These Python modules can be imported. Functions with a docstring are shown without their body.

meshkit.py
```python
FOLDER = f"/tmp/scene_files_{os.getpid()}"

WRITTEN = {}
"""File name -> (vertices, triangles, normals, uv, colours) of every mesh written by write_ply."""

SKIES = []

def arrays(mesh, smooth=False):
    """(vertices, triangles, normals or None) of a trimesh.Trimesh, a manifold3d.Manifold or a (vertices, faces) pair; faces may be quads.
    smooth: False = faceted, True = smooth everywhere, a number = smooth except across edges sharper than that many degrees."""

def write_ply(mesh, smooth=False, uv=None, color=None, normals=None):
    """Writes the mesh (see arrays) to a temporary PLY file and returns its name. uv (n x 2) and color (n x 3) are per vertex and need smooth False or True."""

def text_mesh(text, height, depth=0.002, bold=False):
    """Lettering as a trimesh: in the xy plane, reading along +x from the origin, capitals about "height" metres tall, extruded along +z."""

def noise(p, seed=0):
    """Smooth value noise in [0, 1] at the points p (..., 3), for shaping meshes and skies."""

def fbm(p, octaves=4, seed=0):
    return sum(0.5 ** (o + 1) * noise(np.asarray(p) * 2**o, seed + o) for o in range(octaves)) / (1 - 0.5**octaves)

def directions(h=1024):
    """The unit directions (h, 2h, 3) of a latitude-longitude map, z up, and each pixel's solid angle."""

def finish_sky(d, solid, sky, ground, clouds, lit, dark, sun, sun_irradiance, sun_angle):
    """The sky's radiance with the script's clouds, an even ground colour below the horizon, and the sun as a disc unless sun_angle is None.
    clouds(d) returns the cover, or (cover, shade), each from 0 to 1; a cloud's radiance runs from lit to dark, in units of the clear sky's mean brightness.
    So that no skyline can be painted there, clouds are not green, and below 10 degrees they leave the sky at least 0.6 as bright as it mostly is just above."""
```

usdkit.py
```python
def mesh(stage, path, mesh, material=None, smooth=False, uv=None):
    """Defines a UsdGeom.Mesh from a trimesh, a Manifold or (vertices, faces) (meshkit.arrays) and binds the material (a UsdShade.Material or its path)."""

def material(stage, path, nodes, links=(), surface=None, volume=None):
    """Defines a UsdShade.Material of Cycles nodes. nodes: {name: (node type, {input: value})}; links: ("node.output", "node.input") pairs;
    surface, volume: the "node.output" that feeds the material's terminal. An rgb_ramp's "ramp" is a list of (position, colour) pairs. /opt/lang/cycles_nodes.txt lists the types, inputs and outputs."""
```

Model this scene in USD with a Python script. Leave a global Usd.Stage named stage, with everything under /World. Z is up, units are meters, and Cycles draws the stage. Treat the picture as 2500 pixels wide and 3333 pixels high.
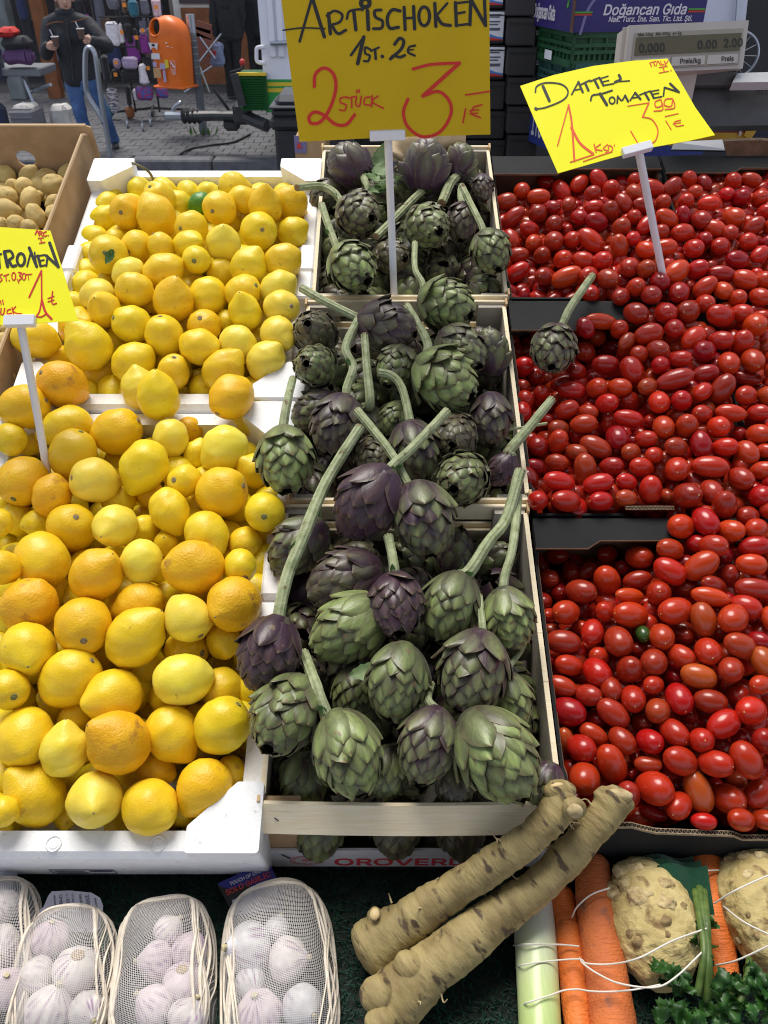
import math, random
import numpy as np, trimesh, manifold3d, usdkit, meshkit
from pxr import Usd, UsdGeom, UsdLux, UsdShade, Gf, Sdf, Vt
from shapely.geometry import Polygon, LineString, Point
from shapely import affinity, unary_union
stage = Usd.Stage.CreateInMemory()
UsdGeom.SetStageUpAxis(stage, 'Z')
UsdGeom.Xform.Define(stage, '/World')
UsdGeom.Scope.Define(stage, '/World/Looks')
# ---------------------------------------------------------------- camera, sky, sun, exposure
EYE = np.array([0.0, 0.0, 2.07]); PITCH = math.radians(35.0); FPX = 2600.0
cam = UsdGeom.Camera.Define(stage, '/World/Camera')
cam.AddTranslateOp().Set(Gf.Vec3d(*EYE)); cam.AddRotateXOp().Set(90.0 - 35.0)
cam.CreateFocalLengthAttr(26.0); cam.CreateHorizontalApertureAttr(25.0); cam.CreateVerticalApertureAttr(33.333)
cam.CreateFStopAttr(13.0); cam.CreateFocusDistanceAttr(1.35); cam.CreateClippingRangeAttr(Gf.Vec2f(0.05, 500.0))
cam.CreateExposureAttr(EXPOSURE := 0.33)
SUN_EL, SUN_AZ = math.radians(66.0), math.radians(-20.0)          # azimuth from +y towards +x
dome = UsdLux.DomeLight.Define(stage, '/World/sky')
skym = usdkit.material(stage, '/World/Looks/sky_look', {
    'sky': ('sky_texture', {'sky_type': 'single_scattering', 'sun_disc': False, 'sun_elevation': SUN_EL, 'sun_rotation': SUN_AZ, 'air_density': 1.0, 'aerosol_density': 2.0}),
    'tc': ('texture_coordinate', {}), 'mp': ('mapping', {'scale': (1.6, 1.6, 3.0)}),
    'n': ('noise_texture', {'scale': 1.7, 'detail': 6.0, 'roughness': 0.55}),
    'r': ('rgb_ramp', {'ramp': [(0.30, (0.25, 0.25, 0.25)), (0.62, (1, 1, 1))]}),
    'mx': ('mix_color', {'b': (7.6, 8.2, 9.6), 'use_clamp': False}),
    'bg': ('background_shader', {'strength': 0.07})},
    [('tc.generated', 'mp.vector'), ('mp.vector', 'n.vector'), ('n.fac', 'r.fac'), ('r.color', 'mx.fac'), ('sky.color', 'mx.a'), ('mx.result', 'bg.color')], surface='bg.background')
UsdShade.MaterialBindingAPI.Apply(dome.GetPrim()).Bind(skym)
dome.GetPrim().SetCustomDataByKey('kind', 'structure')
sun = UsdLux.DistantLight.Define(stage, '/World/Sun')
sun.CreateNormalizeAttr(True); sun.CreateIntensityAttr(0.80); sun.CreateAngleAttr(32.0); sun.CreateColorAttr(Gf.Vec3f(1.0, 0.955, 0.88))
sun.AddRotateZOp().Set(-math.degrees(SUN_AZ)); sun.AddRotateXOp().Set(-(90.0 - math.degrees(SUN_EL)))
# ---------------------------------------------------------------- helpers
cp, sp = math.cos(PITCH), math.sin(PITCH)
CF, CU = np.array([0, cp, -sp]), np.array([0, sp, cp])
def ray(px, py):                       # direction with unit depth along the optical axis
    return np.array([1.0, 0, 0]) * ((px - 1250) / FPX) + CF - CU * ((py - 1666.5) / FPX)
def onz(px, py, z):
    d = ray(px, py); return EYE + d * ((z - EYE[2]) / d[2])
def ony(px, py, y):
    d = ray(px, py); return EYE + d * (y / d[1])
SA = math.radians(20.7)                # the slope on which the boxes lie
SO = np.array([0, 0.653, 1.119]); EV = np.array([0, math.cos(SA), math.sin(SA)]); EW = np.array([0, -math.sin(SA), math.cos(SA)])
def onw(px, py, w=0.0):                # onto the plane of the box rims, w above it
    d = ray(px, py); t = np.dot(SO + EW * w - EYE, EW) / np.dot(d, EW); return EYE + d * t
def uv(px, py, w=0.0):
    p = onw(px, py, w) - SO; return np.array([p[0], np.dot(p, EV)])
def S(u, v, w): return SO + np.array([1.0, 0, 0]) * u + EV * v + EW * w
def proj(p):
    d = np.asarray(p) - EYE; z = d @ CF; return np.array([1250 + FPX * d[0] / z, 1666.5 - FPX * (d @ CU) / z])
def depth(p): return (np.asarray(p) - EYE) @ CF
SM = np.eye(4); SM[:3, 0] = [1, 0, 0]; SM[:3, 1] = EV; SM[:3, 2] = EW; SM[:3, 3] = SO
taken = {}
def numbered(parent, name):
    k = (parent, name); n = taken.get(k, 0); taken[k] = n + 1
    return f'{parent}/{name}' if n == 0 else f'{parent}/{name}_{n:03d}'
def setd(p, label=None, cat=None, group=None, kind=None):
    for k, v in (('label', label), ('category', cat), ('group', group), ('kind', kind)):
        if v: p.SetCustomDataByKey(k, v)
    return p
def thing(name, label, cat, group=None, m=None, loc=None):
    x = UsdGeom.Xform.Define(stage, numbered('/World', name))
    if m is not None: x.AddTransformOp().Set(Gf.Matrix4d(*np.asarray(m, float).T.ravel()))
    elif loc is not None: x.AddTranslateOp().Set(Gf.Vec3d(*map(float, loc)))
    return setd(x.GetPrim(), label, cat, group)
LABELS = {}
def part(name, geo, mt, parent='/World', smooth=30, uvs=None, tone=None, label=None):
    path = str(parent.GetPath()) if hasattr(parent, 'GetPath') else parent
    m = usdkit.mesh(stage, numbered(path, name), geo, mt, smooth, uvs)
    if tone is not None:
        UsdGeom.PrimvarsAPI(m).CreatePrimvar('tone', Sdf.ValueTypeNames.Color3fArray, 'vertex').Set(Vt.Vec3fArray.FromNumpy(np.asarray(tone, np.float32)))
    if label: m.GetPrim().SetCustomDataByKey('label', label)
    return m.GetPrim()
def solo(name, geo, mt, label, cat, group=None, kind=None, smooth=30): return setd(part(name, geo, mt, '/World', smooth), label, cat, group, kind)
def struct(name, geo, mt, smooth=False): return setd(part(name, geo, mt, '/World', smooth), kind='structure')
def mtx(R, t, s=1.0):
    m = np.eye(4); m[:3, :3] = np.asarray(R) * s; m[:3, 3] = t; return m
def tri(v, f): return trimesh.Trimesh(np.asarray(v, float), np.asarray(f, int), process=False)
def cat(*ms): return trimesh.util.concatenate([m for m in ms if m is not None])
def box(c, s, bev=0.0, R=None):
    s = np.asarray(s, float) / 2
    if bev <= 0: m = trimesh.creation.box(2 * s)
    else:
        b = min(bev, s.min() * .95); pts = []
        for x in (-1, 1):
            for y in (-1, 1):
                for z in (-1, 1):
                    for k in range(3):
                        q = s - b; q[k] = s[k]; pts.append(q * [x, y, z])
        m = trimesh.convex.convex_hull(np.array(pts))
    if R is not None: m.apply_transform(mtx(R, [0, 0, 0]))
    m.apply_translation(c); return m
def basis(z, up=(0, 0, 1)):
    z = np.asarray(z, float) / np.linalg.norm(z); x = np.cross(up, z)
    if np.linalg.norm(x) < 1e-6: x = np.cross([0, 1, 0.01], z)
    x /= np.linalg.norm(x); return np.stack([x, np.cross(z, x), z], 1)
def beam(a, b, w, h, up=(0, 0, 1), bev=0.0):          # a bar from a to b, w across and h along "up"
    a, b = np.asarray(a, float), np.asarray(b, float); R = basis(b - a, up)
    return box((a + b) / 2, (w, h, np.linalg.norm(b - a)), bev, R)
def smoothpath(P, n):
    P = np.asarray(P, float)
    if len(P) < 3: return np.linspace(P[0], P[-1], n)
    Q = np.vstack([2 * P[0] - P[1], P, 2 * P[-1] - P[-2]]); out = []
    for t in np.linspace(0, len(P) - 1 - 1e-9, n):
        i = int(t); f = t - i; a, b, c, d = Q[i:i + 4]
        out.append(.5 * ((2 * b) + (c - a) * f + (2 * a - 5 * b + 4 * c - d) * f * f + (3 * b - a - 3 * c + d) * f ** 3))
    return np.array(out)
def tube(P, R, n=10, cap=True, flat=1.0, prof=None):
    P = np.asarray(P, float); m = len(P); R = np.broadcast_to(np.asarray(R, float), (m,))
    T = np.gradient(P, axis=0); T /= np.linalg.norm(T, axis=1, keepdims=True) + 1e-12
    X = basis(T[0])[:, 0]; V = []
    a = np.arange(n) / n * 2 * np.pi; pr = np.ones(n) if prof is None else np.asarray(prof)
    for i in range(m):
        X = X - T[i] * (X @ T[i]); X /= np.linalg.norm(X); Y = np.cross(T[i], X)
        V.append(P[i] + R[i] * pr[:, None] * (np.cos(a)[:, None] * X + flat * np.sin(a)[:, None] * Y))
    V = np.vstack(V); F = []
    for i in range(m - 1):
        for j in range(n):
            k = (j + 1) % n; F += [[i * n + j, i * n + k, (i + 1) * n + k], [i * n + j, (i + 1) * n + k, (i + 1) * n + j]]
    if cap:
        V = np.vstack([V, P[0], P[-1]]); c = m * n
        for j in range(n): k = (j + 1) % n; F += [[c, k, j], [c + 1, (m - 1) * n + j, (m - 1) * n + k]]
    return tri(V, F)
def lathe(prof, n=24):
    prof = np.asarray(prof, float); m = len(prof); a = np.arange(n) / n * 2 * np.pi
    V = np.stack([prof[:, :1] * np.cos(a), prof[:, :1] * np.sin(a), np.repeat(prof[:, 1:], n, 1)], -1).reshape(-1, 3); F = []
    for i in range(m - 1):
        for j in range(n):
            k = (j + 1) % n; F += [[i * n + j, i * n + k, (i + 1) * n + k], [i * n + j, (i + 1) * n + k, (i + 1) * n + j]]
    return tri(V, F)
def slab(P, t, bow=None, n=10):                        # a sheet with corners P (TL,TR,BR,BL), t thick, towards the back
    TL, TR, BR, BL = map(np.asarray, P); nrm = np.cross(TR - TL, BL - TL); nrm /= np.linalg.norm(nrm); V = []
    for i in range(n + 1):
        for j in range(n + 1):
            a, b = j / n, i / n; p = (TL * (1 - a) + TR * a) * (1 - b) + (BL * (1 - a) + BR * a) * b
            V.append(p - nrm * ((bow(a, b) if bow else 0)))
    V = np.array(V); V = np.vstack([V, V + nrm * t]); F = []; o = (n + 1) ** 2
    for i in range(n):
        for j in range(n):
            q = i * (n + 1) + j; F += [[q, q + n + 2, q + 1], [q, q + n + 1, q + n + 2], [o + q, o + q + 1, o + q + n + 2], [o + q, o + q + n + 2, o + q + n + 1]]
    edge = [(i, i + 1) for i in range(n)] + [(n + i * (n + 1), n + (i + 1) * (n + 1)) for i in range(n)] + [(o - 1 - i, o - 2 - i) for i in range(n)] + [((n - i) * (n + 1), (n - i - 1) * (n + 1)) for i in range(n)]
    for a, b in edge: F += [[a, b, o + b], [a, o + b, o + a]]
    return tri(V, F)
def prism(poly, d, M=None):
    polys = getattr(poly, 'geoms', [poly]); m = cat(*[trimesh.creation.extrude_polygon(p, d, engine='earcut') for p in polys if p.area > 1e-9])
    if M is not None: m.apply_transform(M)
    return m
def grid_mesh(P):                                      # P (a,b,3)
    a, b = P.shape[:2]; q = np.arange(a * b).reshape(a, b)
    return tri(P.reshape(-1, 3), np.vstack([np.stack([q[:-1, :-1], q[1:, :-1], q[1:, 1:]], -1).reshape(-1, 3), np.stack([q[:-1, :-1], q[1:, 1:], q[:-1, 1:]], -1).reshape(-1, 3)]))
def noisy(m, amp, sc, seed=0, oct=3):
    v = np.array(m.vertices); n = trimesh.Trimesh(v, m.faces, process=False).vertex_normals
    m.vertices = v + n * ((meshkit.fbm(v * sc + 17.3 * (seed + 1), oct, seed) - .5) * 2 * amp)[:, None]; return m
def diff(a, b):
    def M(x):
        if isinstance(x, manifold3d.Manifold): return x
        x = x.copy(); x.merge_vertices(); return manifold3d.Manifold(manifold3d.Mesh(np.asarray(x.vertices, np.float32), np.asarray(x.faces, np.uint32)))
    return M(a) - M(b)
def mm(x):
    x = x.copy(); x.merge_vertices(); return manifold3d.Manifold(manifold3d.Mesh(np.asarray(x.vertices, np.float32), np.asarray(x.faces, np.uint32)))
def tm(x):
    q = x.to_mesh(); return trimesh.Trimesh(q.vert_properties[:, :3], q.tri_verts, process=False)
def xf(m, M): m = m.copy(); m.apply_transform(M); return m
# ---------------------------------------------------------------- materials
MATS = {}
def mat(name, c1, c2=None, rough=.5, scale=30, detail=4, lo=.35, hi=.65, bump=0, bscale=200, bdist=.002, spec=.5, rnd=0, hue=0, coat=0, sss=0, metal=0, stretch=None, trans=0, bstretch=None, spots=None, sheen=0, droughness=0):
    n = {'tc': ('texture_coordinate', {}), 'p': ('principled_bsdf', {'roughness': rough, 'specular_ior_level': spec, 'coat_weight': coat, 'coat_roughness': .08, 'metallic': metal, 'sheen_weight': sheen, 'diffuse_roughness': droughness})}
    if sss: n['p'][1].update({'subsurface_weight': sss, 'subsurface_scale': .006, 'subsurface_radius': (1, .5, .15)})
    L = []; src = 'tc.object'
    if stretch: n['mp'] = ('mapping', {'scale': stretch}); L += [(src, 'mp.vector')]; src = 'mp.vector'
    if c2 is not None:
        n['n'] = ('noise_texture', {'scale': scale, 'detail': detail, 'roughness': .6}); n['r'] = ('rgb_ramp', {'ramp': [(lo, c1), (hi, c2)]})
        L += [(src, 'n.vector'), ('n.fac', 'r.fac')]; out = 'r.color'
    else: n['c'] = ('color', {'value': c1}); out = 'c.color'
    if spots:
        n['sn'] = ('noise_texture', {'scale': spots[1], 'detail': 3.0, 'roughness': .5}); n['sr'] = ('rgb_ramp', {'ramp': [(spots[2], (0, 0, 0)), (spots[3], (1, 1, 1))]}); n['sm'] = ('mix_color', {'b': spots[0]})
        L += [(src, 'sn.vector'), ('sn.fac', 'sr.fac'), ('sr.color', 'sm.fac'), (out, 'sm.a')]; out = 'sm.result'
    if rnd or hue:
        n['oi'] = ('object_info', {}); n['mr'] = ('map_range', {'from_min': 0.0, 'from_max': 1.0, 'to_min': 1 - rnd, 'to_max': 1 + rnd}); n['h'] = ('hsv', {'hue': .5, 'saturation': 1.0, 'fac': 1.0})
        L += [('oi.random', 'mr.value'), ('mr.result', 'h.value'), (out, 'h.color')]; out = 'h.color'
        if hue:
            n['m7'] = ('math', {'math_type': 'multiply', 'value2': 7.31}); n['fr'] = ('math', {'math_type': 'fraction'}); n['mh'] = ('map_range', {'from_min': 0.0, 'from_max': 1.0, 'to_min': .5 - hue, 'to_max': .5 + hue})
            L += [('oi.random', 'm7.value1'), ('m7.value', 'fr.value1'), ('fr.value', 'mh.value'), ('mh.result', 'h.hue')]
    L.append((out, 'p.base_color'))
    if bump:
        n['bn'] = ('noise_texture', {'scale': bscale, 'detail': 3.0, 'roughness': .6}); n['b'] = ('bump', {'strength': bump, 'distance': bdist})
        s2 = src
        if bstretch: n['bm'] = ('mapping', {'scale': bstretch}); L += [('tc.object', 'bm.vector')]; s2 = 'bm.vector'
        L += [(s2, 'bn.vector'), ('bn.fac', 'b.height'), ('b.normal', 'p.normal')]
    surf = 'p.BSDF'
    if trans:
        n['t'] = ('translucent_bsdf', {}); n['mx'] = ('mix_closure', {'fac': trans}); L += [(out, 't.color'), ('p.BSDF', 'mx.closure1'), ('t.BSDF', 'mx.closure2')]; surf = 'mx.closure'
    MATS[name] = usdkit.material(stage, '/World/Looks/' + name, n, L, surface=surf); return MATS[name]
def rgb(h):                            # sRGB 0..255 -> linear
    c = np.asarray(h, float) / 255; return tuple(np.where(c < .04045, c / 12.92, ((c + .055) / 1.055) ** 2.4))
# lettering drawn as pen strokes on a sheet
def strokes(lines, M, width=None):
    """lines: (points, width) in drawing units; M maps (x,y) to 3-D (array function) -> one thin mesh"""
    shp = []
    for pts, w in lines:
        pts = np.asarray(pts, float)
        if len(pts) > 2: pts = smoothpath(pts, 5 * len(pts))[:, :2] if pts.shape[1] == 2 else pts
        shp.append(LineString(pts).buffer(w / 2, quad_segs=3, cap_style='round'))
    u = unary_union(shp).simplify(.4)
    m = prism(u, 1.0); v = np.array(m.vertices); top = v[:, 2] > .5
    m.vertices = M(v[:, :2], top); return m
def flat_text(txt, M2, h, bold=True, depth=.0006):
    m = meshkit.text_mesh(txt, h, depth, bold); m.apply_transform(M2); return m
def face(o, ex, ey):                   # matrix of a sheet: origin, direction of reading, upwards
    ex = np.asarray(ex, float) / np.linalg.norm(ex); ey = np.asarray(ey, float); ey = ey - ex * (ex @ ey); ey /= np.linalg.norm(ey)
    return mtx(np.stack([ex, ey, np.cross(ex, ey)], 1), o)
rng = np.random.default_rng(7); random.seed(7)
# ---------------------------------------------------------------- looks
mat('foam', (.80, .80, .81), (.86, .86, .86), rough=.62, scale=60, bump=.35, bscale=420, bdist=.002, spec=.3, spots=((.62, .60, .55), 55, .66, .74))
mat('pale_wood', (.80, .67, .44), (.86, .76, .56), rough=.7, scale=14, stretch=(1.2, 22, 22), bump=.3, bscale=18, bdist=.002, spec=.25, rnd=.06, spots=((.50, .40, .26), 9, .66, .75))
mat('end_grain', (.50, .33, .16), (.62, .44, .25), rough=.8, scale=90, spec=.2)
mat('ply_side', (.42, .38, .31), (.52, .47, .39), rough=.75, scale=12, stretch=(22, 1, 22), spec=.2, bump=.25, bscale=30)
mat('black_card', (.010, .0105, .011), (.018, .0185, .019), rough=.75, scale=8, bump=.15, bscale=260, spec=.2, spots=((.10, .09, .08), 70, .74, .80))
mat('brown_card', (.11, .060, .036), (.16, .09, .055), rough=.8, scale=40, spec=.2)
mat('kraft', (.36, .235, .125), (.42, .28, .155), rough=.8, scale=30, bump=.1, bscale=150, spec=.2)
mat('kraft_edge', (.50, .36, .22), rough=.85, spec=.1)
mat('flute', (.27, .20, .13), (.38, .29, .19), rough=.85, scale=120, spec=.1)
mat('steel', (.34, .34, .35), rough=.3, metal=1.0)
mat('dark_steel', (.05, .05, .05), rough=.45, metal=.6)
mat('board', (.05, .04, .035), rough=.8)
mat('turf_base', (.004, .010, .006), rough=.9)
mat('turf_blade', (.003, .022, .013), (.008, .046, .028), rough=.6, scale=35, spec=.18)
mat('oro_white', (.60, .58, .60), (.68, .66, .67), rough=.7, scale=30, stretch=(1, 10, 10))
mat('oro_red', (.62, .05, .06), rough=.6)
mat('oro_pink', (.66, .28, .30), rough=.6)
mat('ink_black', (.012, .012, .011), rough=.45)
mat('ink_red', (.62, .022, .012), rough=.45)
mat('ink_orange', (.80, .10, .015), rough=.45)
mat('ink_grey', (.10, .10, .14), rough=.6)
mat('white_plastic', (.78, .77, .79), rough=.35, spec=.5)
mat('paper_white', (.74, .75, .82), rough=.6)
# ---------------------------------------------------------------- the stall's table
struct('display_board', xf(box((0.05, .80, -.166), (2.9, 1.75, .022)), SM), MATS['board'])
struct('counter_shelf', box((0, .47, .945), (2.9, .50, .024)), MATS['board'])
for sx in (-1.3, 1.3):
    for y, z in ((.30, .93), (.68, .93), (2.1, 1.42)): struct('table_leg', box((sx, y, z / 2 - .06), (.05, .05, z + .12)), MATS['dark_steel'])
def turf():
    N = 15000; x = rng.uniform(-.72, .74, N); y = rng.uniform(.40, .69, N); a = rng.normal(2.6, .9, N); L = rng.uniform(.007, .017, N); V = []
    d = np.stack([np.cos(a), np.sin(a) * .8, np.zeros(N)], 1); s = np.stack([-np.sin(a), np.cos(a), np.zeros(N)], 1); p = np.stack([x, y, np.full(N, .958)], 1)
    h = rng.uniform(.25, .9, N)[:, None]; w = .00075
    mid = p + d * (L * .45)[:, None] + np.array([0, 0, 1]) * (L[:, None] * h * .8); tip = p + d * L[:, None] * 1.1 + np.array([0, 0, 1]) * (L[:, None] * h * .75)
    V = np.stack([p - s * w, p + s * w, mid + s * w, mid - s * w, tip], 1).reshape(-1, 3); b = np.arange(N)[:, None] * 5
    F = np.concatenate([b + [0, 1, 2], b + [0, 2, 3], b + [3, 2, 4]], 0); return tri(V, F)
struct('turf_mat', box((0, .47, .9575), (2.88, .499, .001)), MATS['turf_base'])
solo('artificial_turf', turf(), MATS['turf_blade'], 'dark green artificial grass covering the front shelf of the stall', 'artificial grass', kind='stuff', smooth=False)
# ---------------------------------------------------------------- white foam boxes
def foam_box(name, label, u0, u1, v0, v1, marks=None):
    H, t = .145, .034
    t0 = thing(name, label, 'foam box', m=SM)
    out = mm(box(((u0 + u1) / 2, (v0 + v1) / 2, -H / 2 - .010), (u1 - u0, v1 - v0, H - .020), .008))
    shell = out - mm(box(((u0 + u1) / 2, (v0 + v1) / 2, -H / 2 + .03), (u1 - u0 - 2 * t, v1 - v0 - 2 * t, H), .006))
    for sx, uu in ((1, u0), (-1, u1)):
        for vv, sv in ((v0, 1), (v1, -1)):
            n1, n2 = np.array([sx, 0]), np.array([0, sv]); c = np.array([uu, vv])
            pl = Polygon([c, c + n1 * .098, c + n1 * .098 + n2 * .034, c + n1 * .036 + n2 * .092, c + n2 * .092]).buffer(-.005).buffer(.005, quad_segs=4)
            blk = prism(pl, H - .006); blk.apply_translation([0, 0, -H + .014]); blk.merge_vertices()
            shell = shell + mm(blk)
        L = v1 - v0
        for k, (a, b, hh) in enumerate(((.36, .47, .006), (.49, .60, -.004))):
            shell = shell + mm(box((uu + sx * (t / 2), v0 + L * (a + b) / 2, -.02 + (hh + .02) / 2 - .005), (t - .002, L * (b - a), hh + .03), .004))
    m = tm(shell); m = m.subdivide_to_size(.035)
    part('box_body', m, MATS['foam'], t0, 25)
    for uu in np.linspace(u0 + .13, u1 - .14, 3): part('moulding_stud', xf(lathe([(.0001, 0), (.006, 0), (.0075, -.0012), (.0095, -.0012), (.010, .0004), (.011, -.001)], 14), mtx(np.eye(3), (uu, v0 + .017, -.0185))), MATS['foam'], t0)
    if marks: marks(t0)
    return t0
def foam_print(t0):
    pass
FB = foam_box('foam_box', 'white foam box of lemons at the front, left of the wooden crate', -.715, -.164, -.055, .734)
foam_box('foam_box', 'rear white foam box of lemons beside the potato carton', -.700, -.150, .744, 1.519)
A, B = S(-.166, -.0565, -.02), S(-.166, -.0565, -.14)             # print on the outer face of the front wall
fx = lambda x, d: S(x, -.0562, -d)
pr = []
def rect(x0, y0, x1, y1, w=.0012): return [([(x0, y0), (x1, y0)], w), ([(x1, y0), (x1, y1)], w), ([(x1, y1), (x0, y1)], w), ([(x0, y1), (x0, y0)], w)]
def on_foam(xy, top): return np.array([S(x, -.0556 - (.0006 if t else 0), y) for (x, y), t in zip(xy, top)])
ln = rect(-.475, -.128, -.385, -.100) + [([(-.470, -.108 - .006 * k), (-.425 - .004 * (k % 2), -.108 - .006 * k)], .0010) for k in range(4)]
m = prism(unary_union([LineString(p).buffer(w / 2) for p, w in ln]).union(affinity.scale(Point(-.404, -.110).buffer(.0135, quad_segs=8), 1.25, .42)).simplify(.0001), 1.0)
m.vertices = on_foam(np.array(m.vertices)[:, :2], np.array(m.vertices)[:, 2] > .5); part('printed_stamp', cat(xf(m, np.linalg.inv(SM))), MATS['ink_grey'], FB, False)
# ---------------------------------------------------------------- wooden crates
def staple(p, ex, ey, s=.006):
    p = np.asarray(p, float); return tube(smoothpath([p - ex * s + ey * s * .8 - np.cross(ex, ey) * .001, p - ex * s * .8 + ey * s * .7, p + ex * s * .7 - ey * s * .6, p + ex * s - ey * s * .8 - np.cross(ex, ey) * .001], 7), .0008, 5)
def wood_crate(label, u0, u1, v0, v1, front=False):
    t = thing('wooden_crate', label, 'wooden crate'); H = .135; X = np.array([1.0, 0, 0])
    for u in (u0, u1):                                              # thin side boards
        sgn = 1 if u == u0 else -1
        part('side_board', beam(S(u, v0 + .012, -.062), S(u, v1 - .012, -.062), .005, .118, EW), MATS['ply_side'], t)
        part('side_lip', beam(S(u + sgn * .0002, v0 + .012, -.0005), S(u + sgn * .0002, v1 - .012, -.0005), .0075, .005, EW), MATS['pale_wood'], t)
    for v, sv in ((v0, 1), (v1, -1)):
        fr = front and v == v0
        dn = np.array([0, 0.02, -1.0]) if fr else -EW; dn = dn / np.linalg.norm(dn); nr = np.cross(X, dn) if True else None
        nr = np.cross(X, -dn) * (1 if sv > 0 else -1); nr = -nr if nr @ EV * sv > 0 else nr
        def Q(u, d, o): return S(u, v, 0) + dn * d + nr * o         # d down the end wall, o outwards
        h1 = .032 if fr else .036; n = 9
        def slat(d0, d1, o, bow, wdt, nm, mt):
            lean = .022 if (fr and nm == 'end_slat') else 0.0
            P = np.array([[Q(u0 - .004 + (u1 - u0 + .008) * k / n, d, o + lean * max(0, d) / h1 + bow * math.sin(math.pi * k / n) + q) for d, q in ((d0, 0), (d0, wdt), (d1, wdt), (d1, 0))] for k in range(n + 1)])
            V = P.reshape(-1, 3); F = []
            for k in range(n):
                for j in range(4):
                    a, b = k * 4 + j, k * 4 + (j + 1) % 4; F += [[a, b, b + 4], [a, b + 4, a + 4]]
            F += [[0, 2, 1], [0, 3, 2]]; e = n * 4; F += [[e, e + 1, e + 2], [e, e + 2, e + 3]]
            m = tri(V, F); m.fix_normals(); return part(nm, m, mt, t, 20)
        slat(-.004, h1, 0, .004 if fr else .001, .005, 'end_slat', MATS['pale_wood'])
        low = slat(.112 if fr else .070, .154 if fr else .105, 0, 0, .004, 'lower_slat', MATS['oro_white'] if fr else MATS['pale_wood'])
        for u, s2 in ((u0, 1), (u1, -1)):
            part('corner_board', beam(Q(u + s2 * .026, .002, -.006), Q(u + s2 * .026, .150 if fr else H, -.006), .052, .010, nr), MATS['ply_side' if not fr else 'kraft'], t)
            part('post_end', beam(Q(u - s2 * .004, -.010, -.004), Q(u - s2 * .004, h1 + .004, -.004), .004, .018, nr), MATS['end_grain'], t)
            for d in ((.017, .125) if fr else (.016,)): part('staple', staple(Q(u + s2 * .024, d, .0058 + (.0118 if fr and d < .1 else 0)), X, -dn), MATS['dark_steel'], t)
        if fr:
            mk = face(Q(-.075, .150, .0042), X, -dn)
            part('printed_word', flat_text('OROVERDE', mk @ np.diag([1.75, 1, 1, 1]), .017), MATS['oro_red'], low, False)
            c = Q(-.112, .137, .0044); C0 = face(c, X, -dn)
            part('printed_emblem', xf(prism(unary_union([affinity.scale(Point(0, 0).buffer(.016), 1.6, .7).difference(affinity.scale(Point(0, 0).buffer(.0142), 1.6, .66))] + [Point(.02 * math.cos(a), .0085 * math.sin(a)).buffer(.0013) for a in np.linspace(0, 6.28, 15)[:-1]] + [affinity.scale(Point(0, 0).buffer(.005), 1.8, .7)]), .0005), C0), MATS['oro_pink'], low, False)
    for v in np.linspace(v0 + .05, v1 - .05, 5): part('bottom_slat', beam(S(u0, v, -H), S(u1, v, -H), .070, .004, EW), MATS['ply_side'], t)
wood_crate('front wooden crate of artichokes with a printed lower slat', -.166, .240, .012, .498, True)
wood_crate('middle wooden crate of artichokes, behind the front crate', -.156, .247, .517, 1.012)
wood_crate('rear wooden crate of artichokes below the big price sign', -.147, .255, 1.034, 1.575)
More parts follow.
